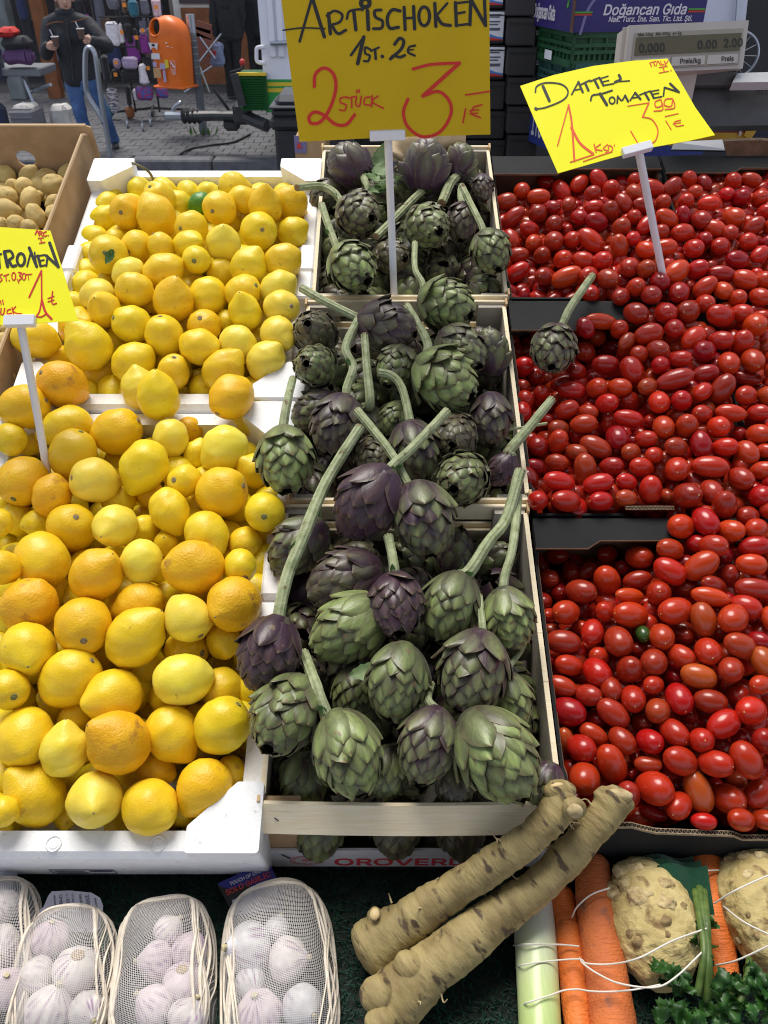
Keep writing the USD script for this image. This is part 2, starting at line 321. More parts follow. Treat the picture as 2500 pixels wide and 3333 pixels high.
# ---------------------------------------------------------------- black cartons of tomatoes
def wall(P0, ex, ey, prof, th, nrm):   # upright card: profile (x, top) from bottom y0
    pl = Polygon(prof); m = prism(pl, th); M = mtx(np.stack([ex, ey, nrm], 1), P0); return xf(m, M)
def flute_edge(P0, ex, ey, nrm, line, depth_=.02, th=.0062):
    """the cut edge of corrugated card along a polyline (x,y): two liners and the wavy flute between them"""
    pts = np.asarray(line, float); L = np.concatenate([[0], np.cumsum(np.linalg.norm(np.diff(pts, axis=0), axis=1))]); n = int(L[-1] / .0009); s = np.linspace(0, L[-1], n)
    x, y = np.interp(s, L, pts[:, 0]), np.interp(s, L, pts[:, 1]); parts = []
    for off, ph in ((np.full(n, .0), 0), (np.full(n, th), 0), (th / 2 + (th / 2 - .0004) * np.sin(s / .0062 * 2 * np.pi), 1)):
        c = P0 + x[:, None] * ex + y[:, None] * ey + off[:, None] * nrm; w = .00045
        V = np.concatenate([c + nrm * w + ey * .0006, c - nrm * w + ey * .0006, c - nrm * w - ey * depth_, c + nrm * w - ey * depth_]); F = []
        i = np.arange(n - 1)
        for a, b in ((0, 1), (1, 2), (2, 3), (3, 0)): F += [np.stack([a * n + i, b * n + i, b * n + i + 1], 1), np.stack([a * n + i, b * n + i + 1, a * n + i + 1], 1)]
        parts.append(tri(V, np.vstack(F)))
    return cat(*parts)
X = np.array([1.0, 0, 0])
def carton(label, u0, u1, v0, v1, rear='flap', frontwall=None, ledge=None):
    t = thing('tomato_carton', label, 'carton'); H = .150
    for u, sg in ((u0, 1), (u1, -1)):
        part('side_wall', wall(S(u, v0, -H), EV, EW, [(0, 0), (v1 - v0, 0), (v1 - v0, H - .004), (v1 - v0 - .06, H - .004), (v1 - v0 - .075, H - .018), (.075, H - .018), (.06, H - .004), (0, H - .004)], .0045, X * sg), MATS['black_card'], t, False)
        part('inner_liner', wall(S(u + sg * .0047, v0 + .004, -H), EV, EW, [(0, 0), (v1 - v0 - .008, 0), (v1 - v0 - .008, H - .006), (v1 - v0 - .06, H - .006), (v1 - v0 - .075, H - .02), (.075, H - .02), (.06, H - .006), (0, H - .006)], .0012, X * sg), MATS['brown_card'], t, False)
    W = u1 - u0
    part('rear_wall', wall(S(u0, v1, -H), X, EW, [(0, 0), (W, 0), (W, H - .002), (0, H - .002)], .0045, -EV), MATS['black_card'], t, False)
    part('rear_liner', wall(S(u0 + .005, v1 - .0047, -H), X, EW, [(0, 0), (W - .01, 0), (W - .01, H - .004), (0, H - .004)], .0012, -EV), MATS['brown_card'], t, False)
    part('floor_panel', xf(box(((u0 + u1) / 2, (v0 + v1) / 2, -H), (W, v1 - v0, .004)), SM), MATS['black_card'], t, False)
    if ledge:                                                      # folded flap lying in the rim's plane at the rear end
        pl = Polygon(ledge); part('rear_flap', xf(prism(pl, .0045), mtx(np.stack([X, EV, EW], 1), S(0, 0, .0005))), MATS['black_card'], t, False)
        edge = [p for p in ledge if p[1] < max(q[1] for q in ledge) - .02]
        part('flap_edge', xf(prism(LineString(edge).buffer(.0012), .0043), mtx(np.stack([X, EV, EW], 1), S(0, 0, .0006))), MATS['brown_card'], t, False)
    return t
def fl(v1, u0, W, d=.058, d2=.043, s0=.085):
    return [(u0, v1), (u0 + W, v1), (u0 + W, v1 - d2), (u0 + s0 + .022, v1 - d2), (u0 + s0, v1 - d), (u0, v1 - d)]
FC = carton('front black carton of date tomatoes', .250, .660, -.012, .470, ledge=fl(.473, .250, .410))
MC = carton('middle black carton of date tomatoes, beside the middle wooden crate', .256, .660, .480, 1.012, ledge=fl(1.013, .256, .404, .085, .070, .14))
MC2 = carton('middle right black carton heaped over with tomatoes at the picture edge', .668, 1.07, .480, 1.012)
RC = carton('rear left black carton of date tomatoes behind the sign stick', .262, .664, 1.024, 1.520, ledge=fl(1.532, .262, .402, .072, .050, .15))
RC2 = carton('rear right black carton of date tomatoes with a brown flap', .672, 1.10, 1.024, 1.520, ledge=fl(1.532, .672, .428, .066, .048, .16))
# front wall of the front carton (upright), its wavy cut edge
P0 = np.array([.250, .655, .962]); EZ = np.array([0, -.10, .995]); NY = np.array([0, -.995, -.10])
H0 = .158
top = [(0, H0 - .006), (.082, H0 - .006), (.098, H0 - .014), (.118, H0 - .022), (.225, H0 - .030), (.240, H0 - .040), (.41, H0 - .042)]
part('front_wall', wall(P0, X, EZ, [(0, 0)] + [(x, y - .0015) for x, y in top] + [(.41, 0)], .006, NY), MATS['black_card'], FC, False)
part('front_liner', wall(P0 + NY * -.0012, X, EZ, [(0, 0)] + [(x, y - .002) for x, y in top] + [(.41, 0)], .001, NY), MATS['brown_card'], FC, False)
part('cut_edge', flute_edge(P0 + NY * .0002, X, EZ, NY, [(x, y) for x, y in top], .004), MATS['flute'], FC, False)
# low front walls of the carton rows behind
for c, u0, v0, W in ((MC, .256, .484, .404), (RC, .262, 1.028, .402), (MC2, .668, .484, .40), (RC2, .672, 1.028, .428)):
    part('front_wall', wall(S(u0, v0, -.150), X, EW, [(0, 0), (0, .148), (.15, .148), (.17, .128), (W - .02, .128), (W, .148), (W, 0)], .0045, EV), MATS['black_card'], c, False)
def torn_tab(c, px, py, w, h, tilt, w0=.012):                      # a torn brown tab that stands above the rim
    p = onw(px, py, w0); ey = EW * math.cos(tilt) + EV * math.sin(tilt); nr = np.cross(X, ey)
    M = mtx(np.stack([X, ey, nr], 1), p); pl = [(-w / 2, 0), (-w * .40, -h * .55), (-w * .30, -h), (w * .42, -h), (w * .5, -h * .5), (w * .46, .0), (w * .2, .003), (-w * .2, .002)]
    part('torn_flap', xf(prism(Polygon(pl), .005), M), MATS['brown_card'], c, False)
    part('torn_edge', flute_edge(p, X, ey, nr, [(-w / 2, .001), (-w * .2, .003), (w * .2, .004), (w * .46, .001)], .003, .005), MATS['flute'], c, False)
torn_tab(MC, 2118, 1648, .085, .022, -.5, .020)
torn_tab(RC2, 2440, 455, .13, .045, .2, .035)
# ---------------------------------------------------------------- potato carton
def potato_carton():
    t = thing('potato_carton', 'brown cardboard carton of potatoes with round hand holes', 'carton')
    u0, u1, v0, v1, H, top = -1.30, -.716, .66, 1.605, .215, .042
    pl = Polygon([(u0, 0), (u1, 0), (u1, H - .004), (u1 - .012, H), (u0, H)])
    for c in (-.905, -1.003): pl = pl.difference(affinity.scale(Point(c, H - .085).buffer(.024, quad_segs=10), 1, .9))
    part('rear_wall', xf(prism(pl, .006), mtx(np.stack([X, EW, -EV], 1), S(0, v1, top - H))), MATS['kraft'], t, False)
    part('rear_edge', beam(S(u0, v1 - .003, top + .001), S(u1 - .012, v1 - .003, top + .001), .0075, .004, EW), MATS['kraft_edge'], t, False)
    n = 24; P = []                                                   # right wall, bulging outwards
    for i in range(n + 1):
        f = i / n; v = v1 - (v1 - v0) * f; b = .016 * math.sin(math.pi * min(1, f * 1.6)) ; r = []
        for j in range(7):
            h = j / 6; r.append(S(u1 - .012 + b * (1 - h) * 1.0 + .006 * (1 - h), v, top - .004 - H * (1 - h) - (.02 if i == 0 else 0) * h))
        P.append(r)
    g = grid_mesh(np.array(P)); g2 = g.copy(); g2.vertices = g2.vertices - X * .006; g2.invert(); part('right_wall', cat(g, g2), MATS['kraft'], t, 40)
    part('right_edge', tube([np.array(P)[i, -1] - X * .003 for i in range(n + 1)], .0042, 6), MATS['kraft_edge'], t)
    part('left_wall', beam(S(u0, v0, top - H / 2), S(u0, v1, top - H / 2), .006, H, EW), MATS['kraft'], t, False)
    part('front_wall', beam(S(u0, v0, top - H / 2 - .02), S(u1, v0, top - H / 2 - .02), .006, H - .04, EW), MATS['kraft'], t, False)
    part('floor_panel', xf(box(((u0 + u1) / 2, (v0 + v1) / 2, top - H), (u1 - u0, v1 - v0, .005)), SM), MATS['kraft'], t, False)
potato_carton()
# ---------------------------------------------------------------- heaps: every fruit sits on its line of sight, at a height that keeps it off its neighbours
def settle(items, floor, iters=80, gap=.90):
    """items: dicts with px,py,r (pixels), w (first height above the rims), back. Sets P (centre) and R (radius, metres)."""
    n = len(items); D = np.array([ray(i['px'], i['py']) for i in items]); t = np.array([depth(onw(i['px'], i['py'], i['w'])) for i in items]); rp = np.array([i['r'] for i in items], float)
    pp = np.array([(i['px'], i['py']) for i in items], float); pairs = [(a, b) for a in range(n) for b in range(a + 1, n) if np.hypot(*(pp[a] - pp[b])) < (rp[a] + rp[b])]
    t0 = t.copy()
    for _ in range(iters):
        for a, b in pairs:
            Pa, Pb = D[a] * t[a], D[b] * t[b]; ra, rb = rp[a] * t[a] / FPX, rp[b] * t[b] / FPX
            d = np.linalg.norm(Pa - Pb); need = gap * (ra + rb)
            if d < need:
                s = .25 * (need - d) + .0005
                fa = t[a] - t0[a] + (.02 if items[a].get('back') else 0); fb = t[b] - t0[b] + (.02 if items[b].get('back') else 0)
                front = a if (t[a] + (.05 if items[a].get('back') else 0)) < (t[b] + (.05 if items[b].get('back') else 0)) else b
                other = b if front == a else a
                t[front] -= s * .5; t[other] += s
        w = (D * t[:, None] + EYE - SO) @ EW
        low = w < floor; t[low] -= .004
    for i, it in enumerate(items): it['P'] = EYE + D[i] * t[i]; it['R'] = rp[i] * t[i] / FPX; it['w1'] = float((it['P'] - SO) @ EW)
    return items
def camdir(dx, dy, c):                 # image direction plus a part towards the camera
    v = np.array([1.0, 0, 0]) * dx - CU * dy - CF * c; return v / np.linalg.norm(v)
def uniq(rows):
    """rows: [description, place, px, py] -> labels that each point to one thing"""
    byk = {}
    for i, r in enumerate(rows): byk.setdefault((r[0], r[1]), []).append(i)
    out = [None] * len(rows); nth = ['first', 'second', 'third', 'fourth', 'fifth', 'sixth', 'seventh', 'eighth', 'ninth', 'tenth']; cnt = ['', '', 'two', 'three', 'four', 'five', 'six', 'seven', 'eight', 'nine', 'ten']
    for (d, p), ix in byk.items():
        if len(ix) == 1: out[ix[0]] = f'{d} {p}'; continue
        xs, ys = [rows[i][2] for i in ix], [rows[i][3] for i in ix]; hor = np.ptp(xs) >= np.ptp(ys)
        for k, i in enumerate(sorted(ix, key=lambda i: rows[i][2] if hor else rows[i][3])):
            e = ('leftmost' if hor else 'uppermost') if k == 0 else ('rightmost' if hor else 'lowest') if k == len(ix) - 1 else f'{nth[k] if k < 10 else str(k + 1) + "th"} from {"left" if hor else "top"}'
            out[i] = f'{d} {p}, {e}'
    return out
# ---------------------------------------------------------------- lemons
SPOT = (.38, .24, .03)
mat('lemon_yellow', (.76, .52, .012), (.80, .58, .02), rough=.36, scale=18, bump=.42, bscale=330, bdist=.0016, spec=.42, hue=.008, rnd=.04, sss=.12, spots=(SPOT, 46, .70, .80))
mat('lemon_pale', (.78, .60, .04), (.80, .65, .08), rough=.36, scale=18, bump=.36, bscale=330, bdist=.0014, spec=.42, hue=.008, rnd=.04, sss=.12, spots=(SPOT, 40, .72, .80))
mat('lemon_gold', (.78, .455, .008), (.79, .50, .012), rough=.38, scale=18, bump=.55, bscale=300, bdist=.0018, spec=.4, hue=.008, rnd=.04, sss=.12, spots=((.45, .20, .03), 40, .68, .80))
mat('lemon_deep', (.74, .385, .008), (.77, .44, .010), rough=.40, scale=22, bump=.65, bscale=260, bdist=.002, spec=.38, hue=.006, rnd=.04, sss=.12, spots=((.34, .15, .03), 38, .62, .78))
mat('lime_green', (.055, .19, .012), (.09, .26, .02), rough=.35, scale=20, bump=.4, bscale=320, bdist=.0014, spec=.45)
mat('scar', (.17, .13, .07), (.32, .26, .15), rough=.8, scale=500)
mat('scar_green', (.14, .16, .05), (.26, .26, .09), rough=.8, scale=300)
mat('leaf_bit', (.05, .13, .03), (.09, .19, .05), rough=.6, scale=120, trans=.2)
LC = {'y': ('lemon_yellow', 'yellow lemon'), 'p': ('lemon_pale', 'pale yellow lemon'), 'o': ('lemon_gold', 'golden lemon'), 'd': ('lemon_deep', 'orange-tinged lemon'), 'g': ('lime_green', 'green lime')}
def lemon_mesh(kind, e, seed, r):
    g = np.random.default_rng(seed); nz, na = 30, 36; th = np.linspace(0, np.pi, nz); nub = {'n': g.uniform(.20, .34), 's': g.uniform(.08, .2), '': g.uniform(.06, .2)}[kind]
    z = np.cos(th) * e; rr = np.sin(th) ** .94; top = z > 0
    if kind == 'n':                     # blunt nub at the near end
        k = np.clip((np.cos(th) - .80) / .2, 0, 1); z = z + nub * k ** .8; rr = np.where(k > 0, np.maximum(rr * (1 - .35 * k), .20 * (1 - k ** 5) + 0 * rr), rr); rr[0] = 0
    else:
        k = np.clip((np.cos(th) - .9) / .1, 0, 1); z = z - .05 * k ** 2           # dimple at the stem
        k = np.clip((-np.cos(th) - .82) / .18, 0, 1); z = z - nub * k; rr = np.where(k > 0, np.maximum(rr * (1 - .3 * k), .17 * (1 - k ** 5)), rr); rr[-1] = 0
    m = lathe(np.stack([np.maximum(rr, 1e-4), z], 1)[::-1], na); v = np.array(m.vertices); d = v / np.linalg.norm(v, axis=1, keepdims=True)
    lump = meshkit.fbm(d * 1.6 + seed * 3.7, 2, seed) - .5; rough = meshkit.fbm(d * 7 + seed, 2, seed + 5) - .5
    sq = 1 + g.uniform(-.05, .05); v = v * (1 + .16 * lump + (.035 if kind == 'n' or seed % 3 == 0 else .014) * rough)[:, None] * [sq, 2 - sq, 1]; m.vertices = v * r; return m
zA = lambda x, y, r: (x * .6329, 400 + y * .6329, r * .6329)
zB = lambda x, y, r: (x * .5425, 1300 + y * .5425, r * .5425)
zC = lambda x, y, r: (x * .5425, 2100 + y * .5425, r * .5425)
LR = [  # x, y, radius in the enlargement, colour, end that shows (s stem scar, n nub), where it shows, elongation, back
 (650,458,92,'o','s',648,492),(820,385,85,'y','s',788,355),(805,482,105,'o',''),(1030,415,62,'g','',0,0,1.1,1),(1130,440,92,'y','s',1110,483),(1200,330,78,'y','s',1115,338),(1250,395,72,'y',''),
 (1365,430,95,'o','n',1380,372),(1490,410,90,'o',''),(985,540,88,'y','s',945,568),(1330,555,100,'y','s',1363,580),(1150,620,95,'p','n',1165,570),(1505,565,80,'y','',0,0,1.1,1),(560,680,107,'y','s',575,700),
 (705,630,82,'y','s',675,680),(830,640,75,'y','s',800,585),(970,625,80,'y',''),(1010,705,77,'y','s',1015,732),(1455,715,95,'y',''),(1280,740,97,'y',''),(660,775,85,'p',''),(840,760,95,'y','s',737,805,1.2),(1140,770,75,'y','',0,0,1.1,1),
 (690,860,95,'y','s',600,832),(505,890,95,'p',''),(540,960,92,'y','n',530,937),(890,915,112,'o','n',925,830),(790,920,70,'y','',0,0,1.1,1),(1070,890,100,'y',''),(1250,870,95,'y','s',1325,850),(1430,850,92,'p','n',1515,800),
 (1260,975,92,'y','n',1250,912),(1450,950,95,'p','s',1510,962),(680,1035,103,'y','s',608,1017),(845,1095,107,'y','s',838,1008),(1050,1045,90,'o','s',1047,1025),(1165,1020,60,'y','',0,0,1.1,1),(1430,1085,95,'p','n',1490,1150),(1025,1150,105,'y',''),
 (1225,1140,100,'p',''),(1365,1225,105,'p',''),(1150,1275,108,'y','n',1235,1185),(890,1285,92,'y','s',910,1217),(685,1235,112,'y',''),(455,1150,122,'y','n',390,1050),(400,1050,105,'o','',0,0,1.1,1),(180,1110,105,'y','s',85,1090,1.2),
 (285,1215,85,'y','',0,0,1.1,1),(320,1345,127,'d','s',250,1300),(520,1300,95,'y','',0,0,1.1,1),(720,1370,105,'p',''),(815,1410,118,'y','n',820,1305),(1190,1410,120,'o','s',1130,1497),(1310,1520,112,'p','n',1190,1475,1.2),(130,1465,122,'o','s',262,1425,1.15),
 (590,600,55,'y','',0,0,1.1,1),(1560,500,60,'o','',0,0,1.1,1),(550,815,55,'y','',0,0,1.1,1)]
LF = [(405,165,135,'y','n',265,215,1.2),(65,240,100,'y',''),(175,260,85,'y','',0,0,1.1,1),(440,330,148,'y','s',495,200),(705,190,150,'o','s',845,125),(1025,230,112,'p','s',1005,110),(1140,180,80,'d','',0,0,1.1,1),(1350,290,138,'p','n',1240,410),
 (1180,330,85,'y','n',1215,235,1.1,1),(565,485,143,'p','s',463,475),(865,400,155,'y','n',797,550,1.15),(140,490,155,'o','s',128,600),(312,580,128,'d',''),(1110,490,105,'y','s',1065,487),(1330,555,158,'o','s',1470,518,1.1),(1590,675,128,'y','s',1603,703),
 (1530,430,110,'y','',0,0,1.1,1),(1015,665,132,'y','n',1085,795),(430,770,155,'o','s',500,705),(690,760,138,'p','n',668,810),(1240,805,140,'y','n',1320,910),(870,780,90,'y','',0,0,1.1,1),(1470,860,100,'y','',0,0,1.1,1),(255,965,170,'y','s',310,1095),
 (580,1055,165,'o','n',690,940),(850,970,130,'p','n',855,1110),(1000,870,80,'y','n',1005,830,1.1,1),(1170,1010,175,'d',''),(1440,1000,105,'y','s',1480,1065),(1409,1225,172,'d','n',1340,1275),(1130,1315,147,'p','s',1220,1413),(840,1230,145,'o','n',680,1275,1.1,1),
 (810,1430,180,'y','n',952,1290,1.15),(500,1355,178,'o','s',558,1425),(175,1240,168,'d',''),(170,1500,172,'y','n',240,1560),(300,1340,110,'y','',0,0,1.1,1),(1340,1450,110,'y','n',1380,1530,1.1,1),(1120,1500,130,'y','s',1228,1510,1.1,1),(15,1010,110,'o',''),(-10,740,90,'y',''),
 (110,720,105,'y','',0,0,1.1,1),(1003,1170,85,'y','',0,0,1.1,1),(720,610,95,'y','',0,0,1.1,1),(230,740,90,'y','',0,0,1.1,1),(900,570,90,'o','',0,0,1.1,1)]
LG = [(420,200,175,'y','s',590,60,1.15),(50,265,130,'y','s',128,290),(682,310,170,'y',''),(1095,205,170,'p','s',905,225,1.1),(1330,260,130,'y','',0,0,1.1,1),(150,550,182,'y',''),(390,635,152,'p','n',405,450),(715,585,193,'d','n',600,465),(1030,530,165,'y','n',1150,670),
 (1335,480,172,'y','s',1440,345),(1225,850,165,'o','n',1115,1000),(215,900,188,'o','n',105,750),(572,925,177,'p','n',628,923),(900,970,170,'y',''),(460,430,100,'y','',0,0,1.1,1),(930,740,120,'y','',0,0,1.1,1),(30,780,110,'y','',0,0,1.1,1),(15,1000,95,'y',''),(1390,760,100,'o','',0,0,1.1,1),(400,1010,90,'y','',0,0,1.1,1),(1080,1000,90,'y','',0,0,1.1,1)]
lem = []
for z, rows in ((zA, LR), (zB, LF), (zC, LG)):
    for r in rows:
        x, y, rad = z(*r[:3]); f = z(r[5], r[6], 0)[:2] if len(r) > 5 and r[5] else None; u_, v_ = uv(x, y)
        rear = v_ > .765; vv = (v_ - .745) / .77 if rear else v_ / .735
        lem.append(dict(px=x, py=y, r=rad * .97, col=r[3], kind=r[4], f=f, e=r[7] if len(r) > 7 else 1.1, back=len(r) > 8, rear=rear, w=(-.012 + .045 * math.sin(math.pi * min(max(vv, 0), 1))) - (.035 if len(r) > 8 else 0) + (.03 if .70 < v_ < .80 else 0)))
settle(lem, -.10)
rows = []
for q in lem:
    u_, v_ = (q['P'] - SO)[0], (q['P'] - SO) @ EV
    feat = {'s': ' showing stem scar', 'n': ' with pointed nub', '': ''}[q['kind']]
    d = 'half hidden ' + LC[q['col']][1] if q['back'] else LC[q['col']][1] + feat; box_ = 'rear foam box' if q['rear'] else 'front foam box'; v0, v1 = (.744, 1.519) if q['rear'] else (-.055, .734)
    f = (v_ - v0) / (v1 - v0)
    side = 'right' if u_ > -.31 else 'left' if u_ < -.46 else 'middle'
    place = f'by rear wall {side} of {box_}' if f > .82 else f'by front rim {side} of {box_}' if f < .22 else f'{"upper" if f > .52 else "lower"} {side} of {box_}'
    rows.append([d, place, q['px'], q['py']])
for i, (q, lab) in enumerate(zip(lem, uniq(rows))):
    seed = 100 + i; g = np.random.default_rng(seed)
    if q['f'] is not None:
        d = (np.array(q['f']) - [q['px'], q['py']]) / (q['r'] * (1.0 if q['kind'] == 's' else 1.1)); L = np.hypot(*d); d = d / max(L, 1e-6) * min(L, .99); ax = camdir(d[0], d[1], math.sqrt(max(0, 1 - min(L, .99) ** 2)))
    else: ax = camdir(g.normal() * 1.2, g.normal() * .8, -abs(g.normal()) * .7)
    R_ = q['R'] * .96; M = mtx(basis(ax, (math.sin(i), .3, 1.0)), q['P'])
    t = thing('lime' if q['col'] == 'g' else 'lemon', lab, 'lime' if q['col'] == 'g' else 'lemon', 'lemons heaped in the foam boxes', M)
    k = q['kind']; pm = lemon_mesh(k, q['e'], seed, R_); part('peel', pm, MATS[LC[q['col']][0]], t, True)
    zt = pm.vertices[:, 2].max(); zc = zt - (.0 if k == 'n' else 0)
    if k == 's': sc = lathe([(.0001, .0012), (.0022, .0016), (.0032, .0004), (.0042, .0010), (.0056, -.0008), (.006, -.003)], 11); sc.apply_transform(mtx(np.eye(3), (0, 0, pm.vertices[np.hypot(pm.vertices[:, 0], pm.vertices[:, 1]) < .004][:, 2].max() - .0002)))
    else: sc = lathe([(.0001, .0008), (.0012, .0009), (.0018, -.0006), (.002, -.002)], 8); sc.apply_transform(mtx(np.eye(3), (0, 0, zt - .0003)))
    part('stem_scar' if k == 's' else 'tip', noisy(sc, .0006, 600, i), MATS['scar_green' if i % 4 == 1 else 'scar'], t)
# a few leaves that cling to the lemons
def leaf_geo(L, W, curl, seed, n=9):
    g = np.random.default_rng(seed); P = []
    for i in range(n + 1):
        f = i / n; w = W * math.sin(math.pi * min(1, f * .96 + .04)) ** .8 * (1 - .35 * f) * (1 + .22 * (i % 2)); r = []
        for j in range(5):
            a = (j - 2) / 2; r.append([w * a, L * f, curl * L * f * f + .22 * W * abs(a) + g.normal() * .015 * W])
        P.append(r)
    return grid_mesh(np.array(P))
q = lem[13]; M = mtx(basis(-ray(q['px'], q['py']), CU), q['P'] - ray(q['px'], q['py']) / np.linalg.norm(ray(q['px'], q['py'])) * q['R'] * 1.02)
solo('leaf', xf(leaf_geo(.034, .009, .25, 3), M @ mtx(trimesh.transformations.rotation_matrix(2.7, [0, 0, 1])[:3, :3], (.008, .012, .0))), MATS['leaf_bit'], 'small torn green leaf stuck on a lemon at the left rim', 'leaf')
def twig():
    p = [onw(430, 530, .01), onw(455, 540, .015), onw(485, 560, .0), onw(503, 592, -.03)]; solo('stalk', tube(smoothpath(p, 14), np.linspace(.0026, .0034, 14), 7), mat('stalk_look', (.10, .09, .04), (.2, .17, .09), rough=.8, scale=60), 'thin dry stalk arching over the rear wall of the rear foam box', 'stalk')
twig()
# hidden lemons under the visible layer
def filler_lemons():
    g = np.random.default_rng(5); out = []; C = np.array([q['P'] for q in lem]); RR = np.array([q['R'] for q in lem])
    for box_, (v0, v1) in enumerate(((-.01, .69), (.79, 1.47))):
        for v in np.arange(v0 + .02, v1, .058):
            for u in np.arange(-.67 if box_ == 0 else -.655, -.20, .058):
                for w in (-.045, -.085):
                    p = S(u + g.uniform(-.012, .012), v + g.uniform(-.012, .012), w + g.uniform(-.008, .008)); r = g.uniform(.029, .034)
                    if (np.linalg.norm(C - p, axis=1) < .80 * (RR + r)).any(): continue
                    if proj(p)[0] < -160: continue
                    out.append((p, r))
    return out
fl_ = filler_lemons(); ms = []
for i, (p, r) in enumerate(fl_):
    m = lemon_mesh('', 1.12, 900 + i % 7, r); a = random.Random(i); m.apply_transform(mtx(basis((a.gauss(0, 1), a.gauss(0, 1), a.gauss(0, .6))), p)); ms.append(m)
solo('lemons_below', cat(*ms), MATS['lemon_yellow'], 'lower layers of lemons seen in the gaps of both foam boxes', 'lemons', kind='stuff', smooth=True)
# ---------------------------------------------------------------- potatoes
mat('potato', (.53, .365, .12), (.61, .455, .17), rough=.6, scale=26, bump=.3, bscale=160, bdist=.0015, spec=.3, rnd=.10, spots=((.20, .11, .045), 60, .68, .78))
PT = [(310,670,122,1.1),(150,640,82,1.1),(100,780,120,1.2),(710,650,150,1.1),(975,545,82,1.2),(390,830,130,1.4),(90,950,130,1.5),(465,1040,125,1.45),(700,870,100,1.4),(735,1000,115,1.4),(905,765,82,1.1),(30,1130,75,1.1),(205,1130,105,1.3),(385,1195,105,1.2),(690,1225,90,1.3),(500,775,60,1.2),(630,820,58,1.2),(15,690,45,1.1),(870,860,50,1.2)]
pot = [dict(px=x * .2532, py=440 + y * .2532, r=r * .2532 * .98, e=e, w=-.030 + (.0 if r > 70 else -.02)) for x, y, r, e in PT] + [dict(px=x * .2712, py=720 + y * .2712, r=r * .2712, e=e, w=-.03) for x, y, r, e in ((15, 1500, 135, 1.25), (50, 1880, 120, 1.2), (75, 1300, 55, 1.3), (-60, 1200, 120, 1.2), (-120,1750,130,1.2))]
settle(pot, -.15, gap=.85)
rows = []
for q in pot: rows.append([('long' if q['e'] > 1.35 else 'small' if q['r'] < 17 else 'round' if q['e'] < 1.15 else 'oval') + ' tan potato', 'at back of carton' if q['py'] < 660 else 'just above the lemon price sign' if q['py'] < 800 else 'below the lemon price sign', q['px'], q['py']])
AX = {5: (-.1, 1, 0), 6: (1, .35, 0), 7: (.5, 1, .1), 8: (1, -.6, 0), 9: (1, -.15, 0), 2: (1, .5, 0)}
def potato_mesh(e, r, seed):
    m = trimesh.creation.icosphere(3); v = np.array(m.vertices); n = meshkit.fbm(v * 1.3 + seed * 2.1, 2, seed) - .5; v *= (1 + .34 * n)[:, None]; v[:, 2] *= e; m.vertices = v * r * .97; return m
for i, (q, lab) in enumerate(zip(pot, uniq(rows))):
    a = AX.get(i, (math.sin(i * 2.3), math.cos(i * 1.7), .5 * math.sin(i))); t = thing('potato', lab, 'potato', 'potatoes in the cardboard carton', mtx(basis(camdir(*a), (.3, .2, 1)), q['P']))
    m = potato_mesh(q['e'], q['R'], i); part('skin', m, MATS['potato'], t, True); g = np.random.default_rng(i); v = np.array(m.vertices); k = g.integers(0, len(v), 5)
    part('eyes', cat(*[xf(lathe([(.0001, .0007), (.0011, .0005), (.0018, -.0008)], 7), mtx(basis(v[j]), v[j])) for j in k]), MATS['scar'], t)
ms = []; C = np.array([q['P'] for q in pot]); g = np.random.default_rng(9)
for v in np.arange(.72, 1.58, .05):
    for u in np.arange(-1.24, -.74, .055):
        p = S(u + g.uniform(-.01, .01), v + g.uniform(-.01, .01), -.085 + g.uniform(-.01, .012))
        if (np.linalg.norm(C - p, axis=1) < .048).any() or proj(p)[0] < -130: continue
        m = potato_mesh(g.uniform(1.1, 1.4), g.uniform(.024, .031), int(g.integers(0, 9))); m.apply_transform(mtx(basis(g.normal(size=3)), p)); ms.append(m)
solo('potatoes_below', cat(*ms), MATS['potato'], 'lower layer of potatoes seen between the top ones', 'potatoes', kind='stuff', smooth=True)
# ---------------------------------------------------------------- date tomatoes
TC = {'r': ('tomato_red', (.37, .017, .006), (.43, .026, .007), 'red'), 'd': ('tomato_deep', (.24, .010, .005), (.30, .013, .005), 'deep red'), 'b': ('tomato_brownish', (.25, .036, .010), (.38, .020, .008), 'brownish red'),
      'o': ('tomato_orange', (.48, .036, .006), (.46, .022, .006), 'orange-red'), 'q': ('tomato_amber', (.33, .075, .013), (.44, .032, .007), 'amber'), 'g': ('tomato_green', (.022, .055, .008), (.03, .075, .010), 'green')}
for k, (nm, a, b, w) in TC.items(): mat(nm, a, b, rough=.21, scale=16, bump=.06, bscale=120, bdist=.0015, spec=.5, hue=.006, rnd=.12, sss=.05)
mat('tomato_scar', (.55, .40, .14), rough=.7)
PR = stage.CreateClassPrim('/World/prototype')
def tomato_proto(k, scar, v):
    path = f'/World/prototype/tomato_{k}_{int(scar)}_{v}'
    if not stage.GetPrimAtPath(path):
        x = UsdGeom.Xform.Define(stage, path).GetPrim(); n = 15; th = np.linspace(0, np.pi, n); tz = np.cos(th)
        rr = np.sin(th) ** (.88 if v % 2 else .95) * (1 + (.05 if v > 1 else -.02) * tz); m = lathe(np.stack([np.maximum(rr, 1e-4), tz], 1)[::-1], 22); vv = np.array(m.vertices)
        vv *= (1 + .05 * (meshkit.fbm(vv * 1.2 + v * 5.1, 2, v) - .5))[:, None]; m.vertices = vv
        part('skin', m, MATS[TC[k][0]], x, True)
        if scar: part('stem_scar', xf(lathe([(.0001, .01), (.05, .015), (.075, -.02), (.085, -.08)], 9), mtx(np.eye(3), (0, 0, vv[:, 2].max() - .004))), MATS['tomato_scar'], x)
    return path
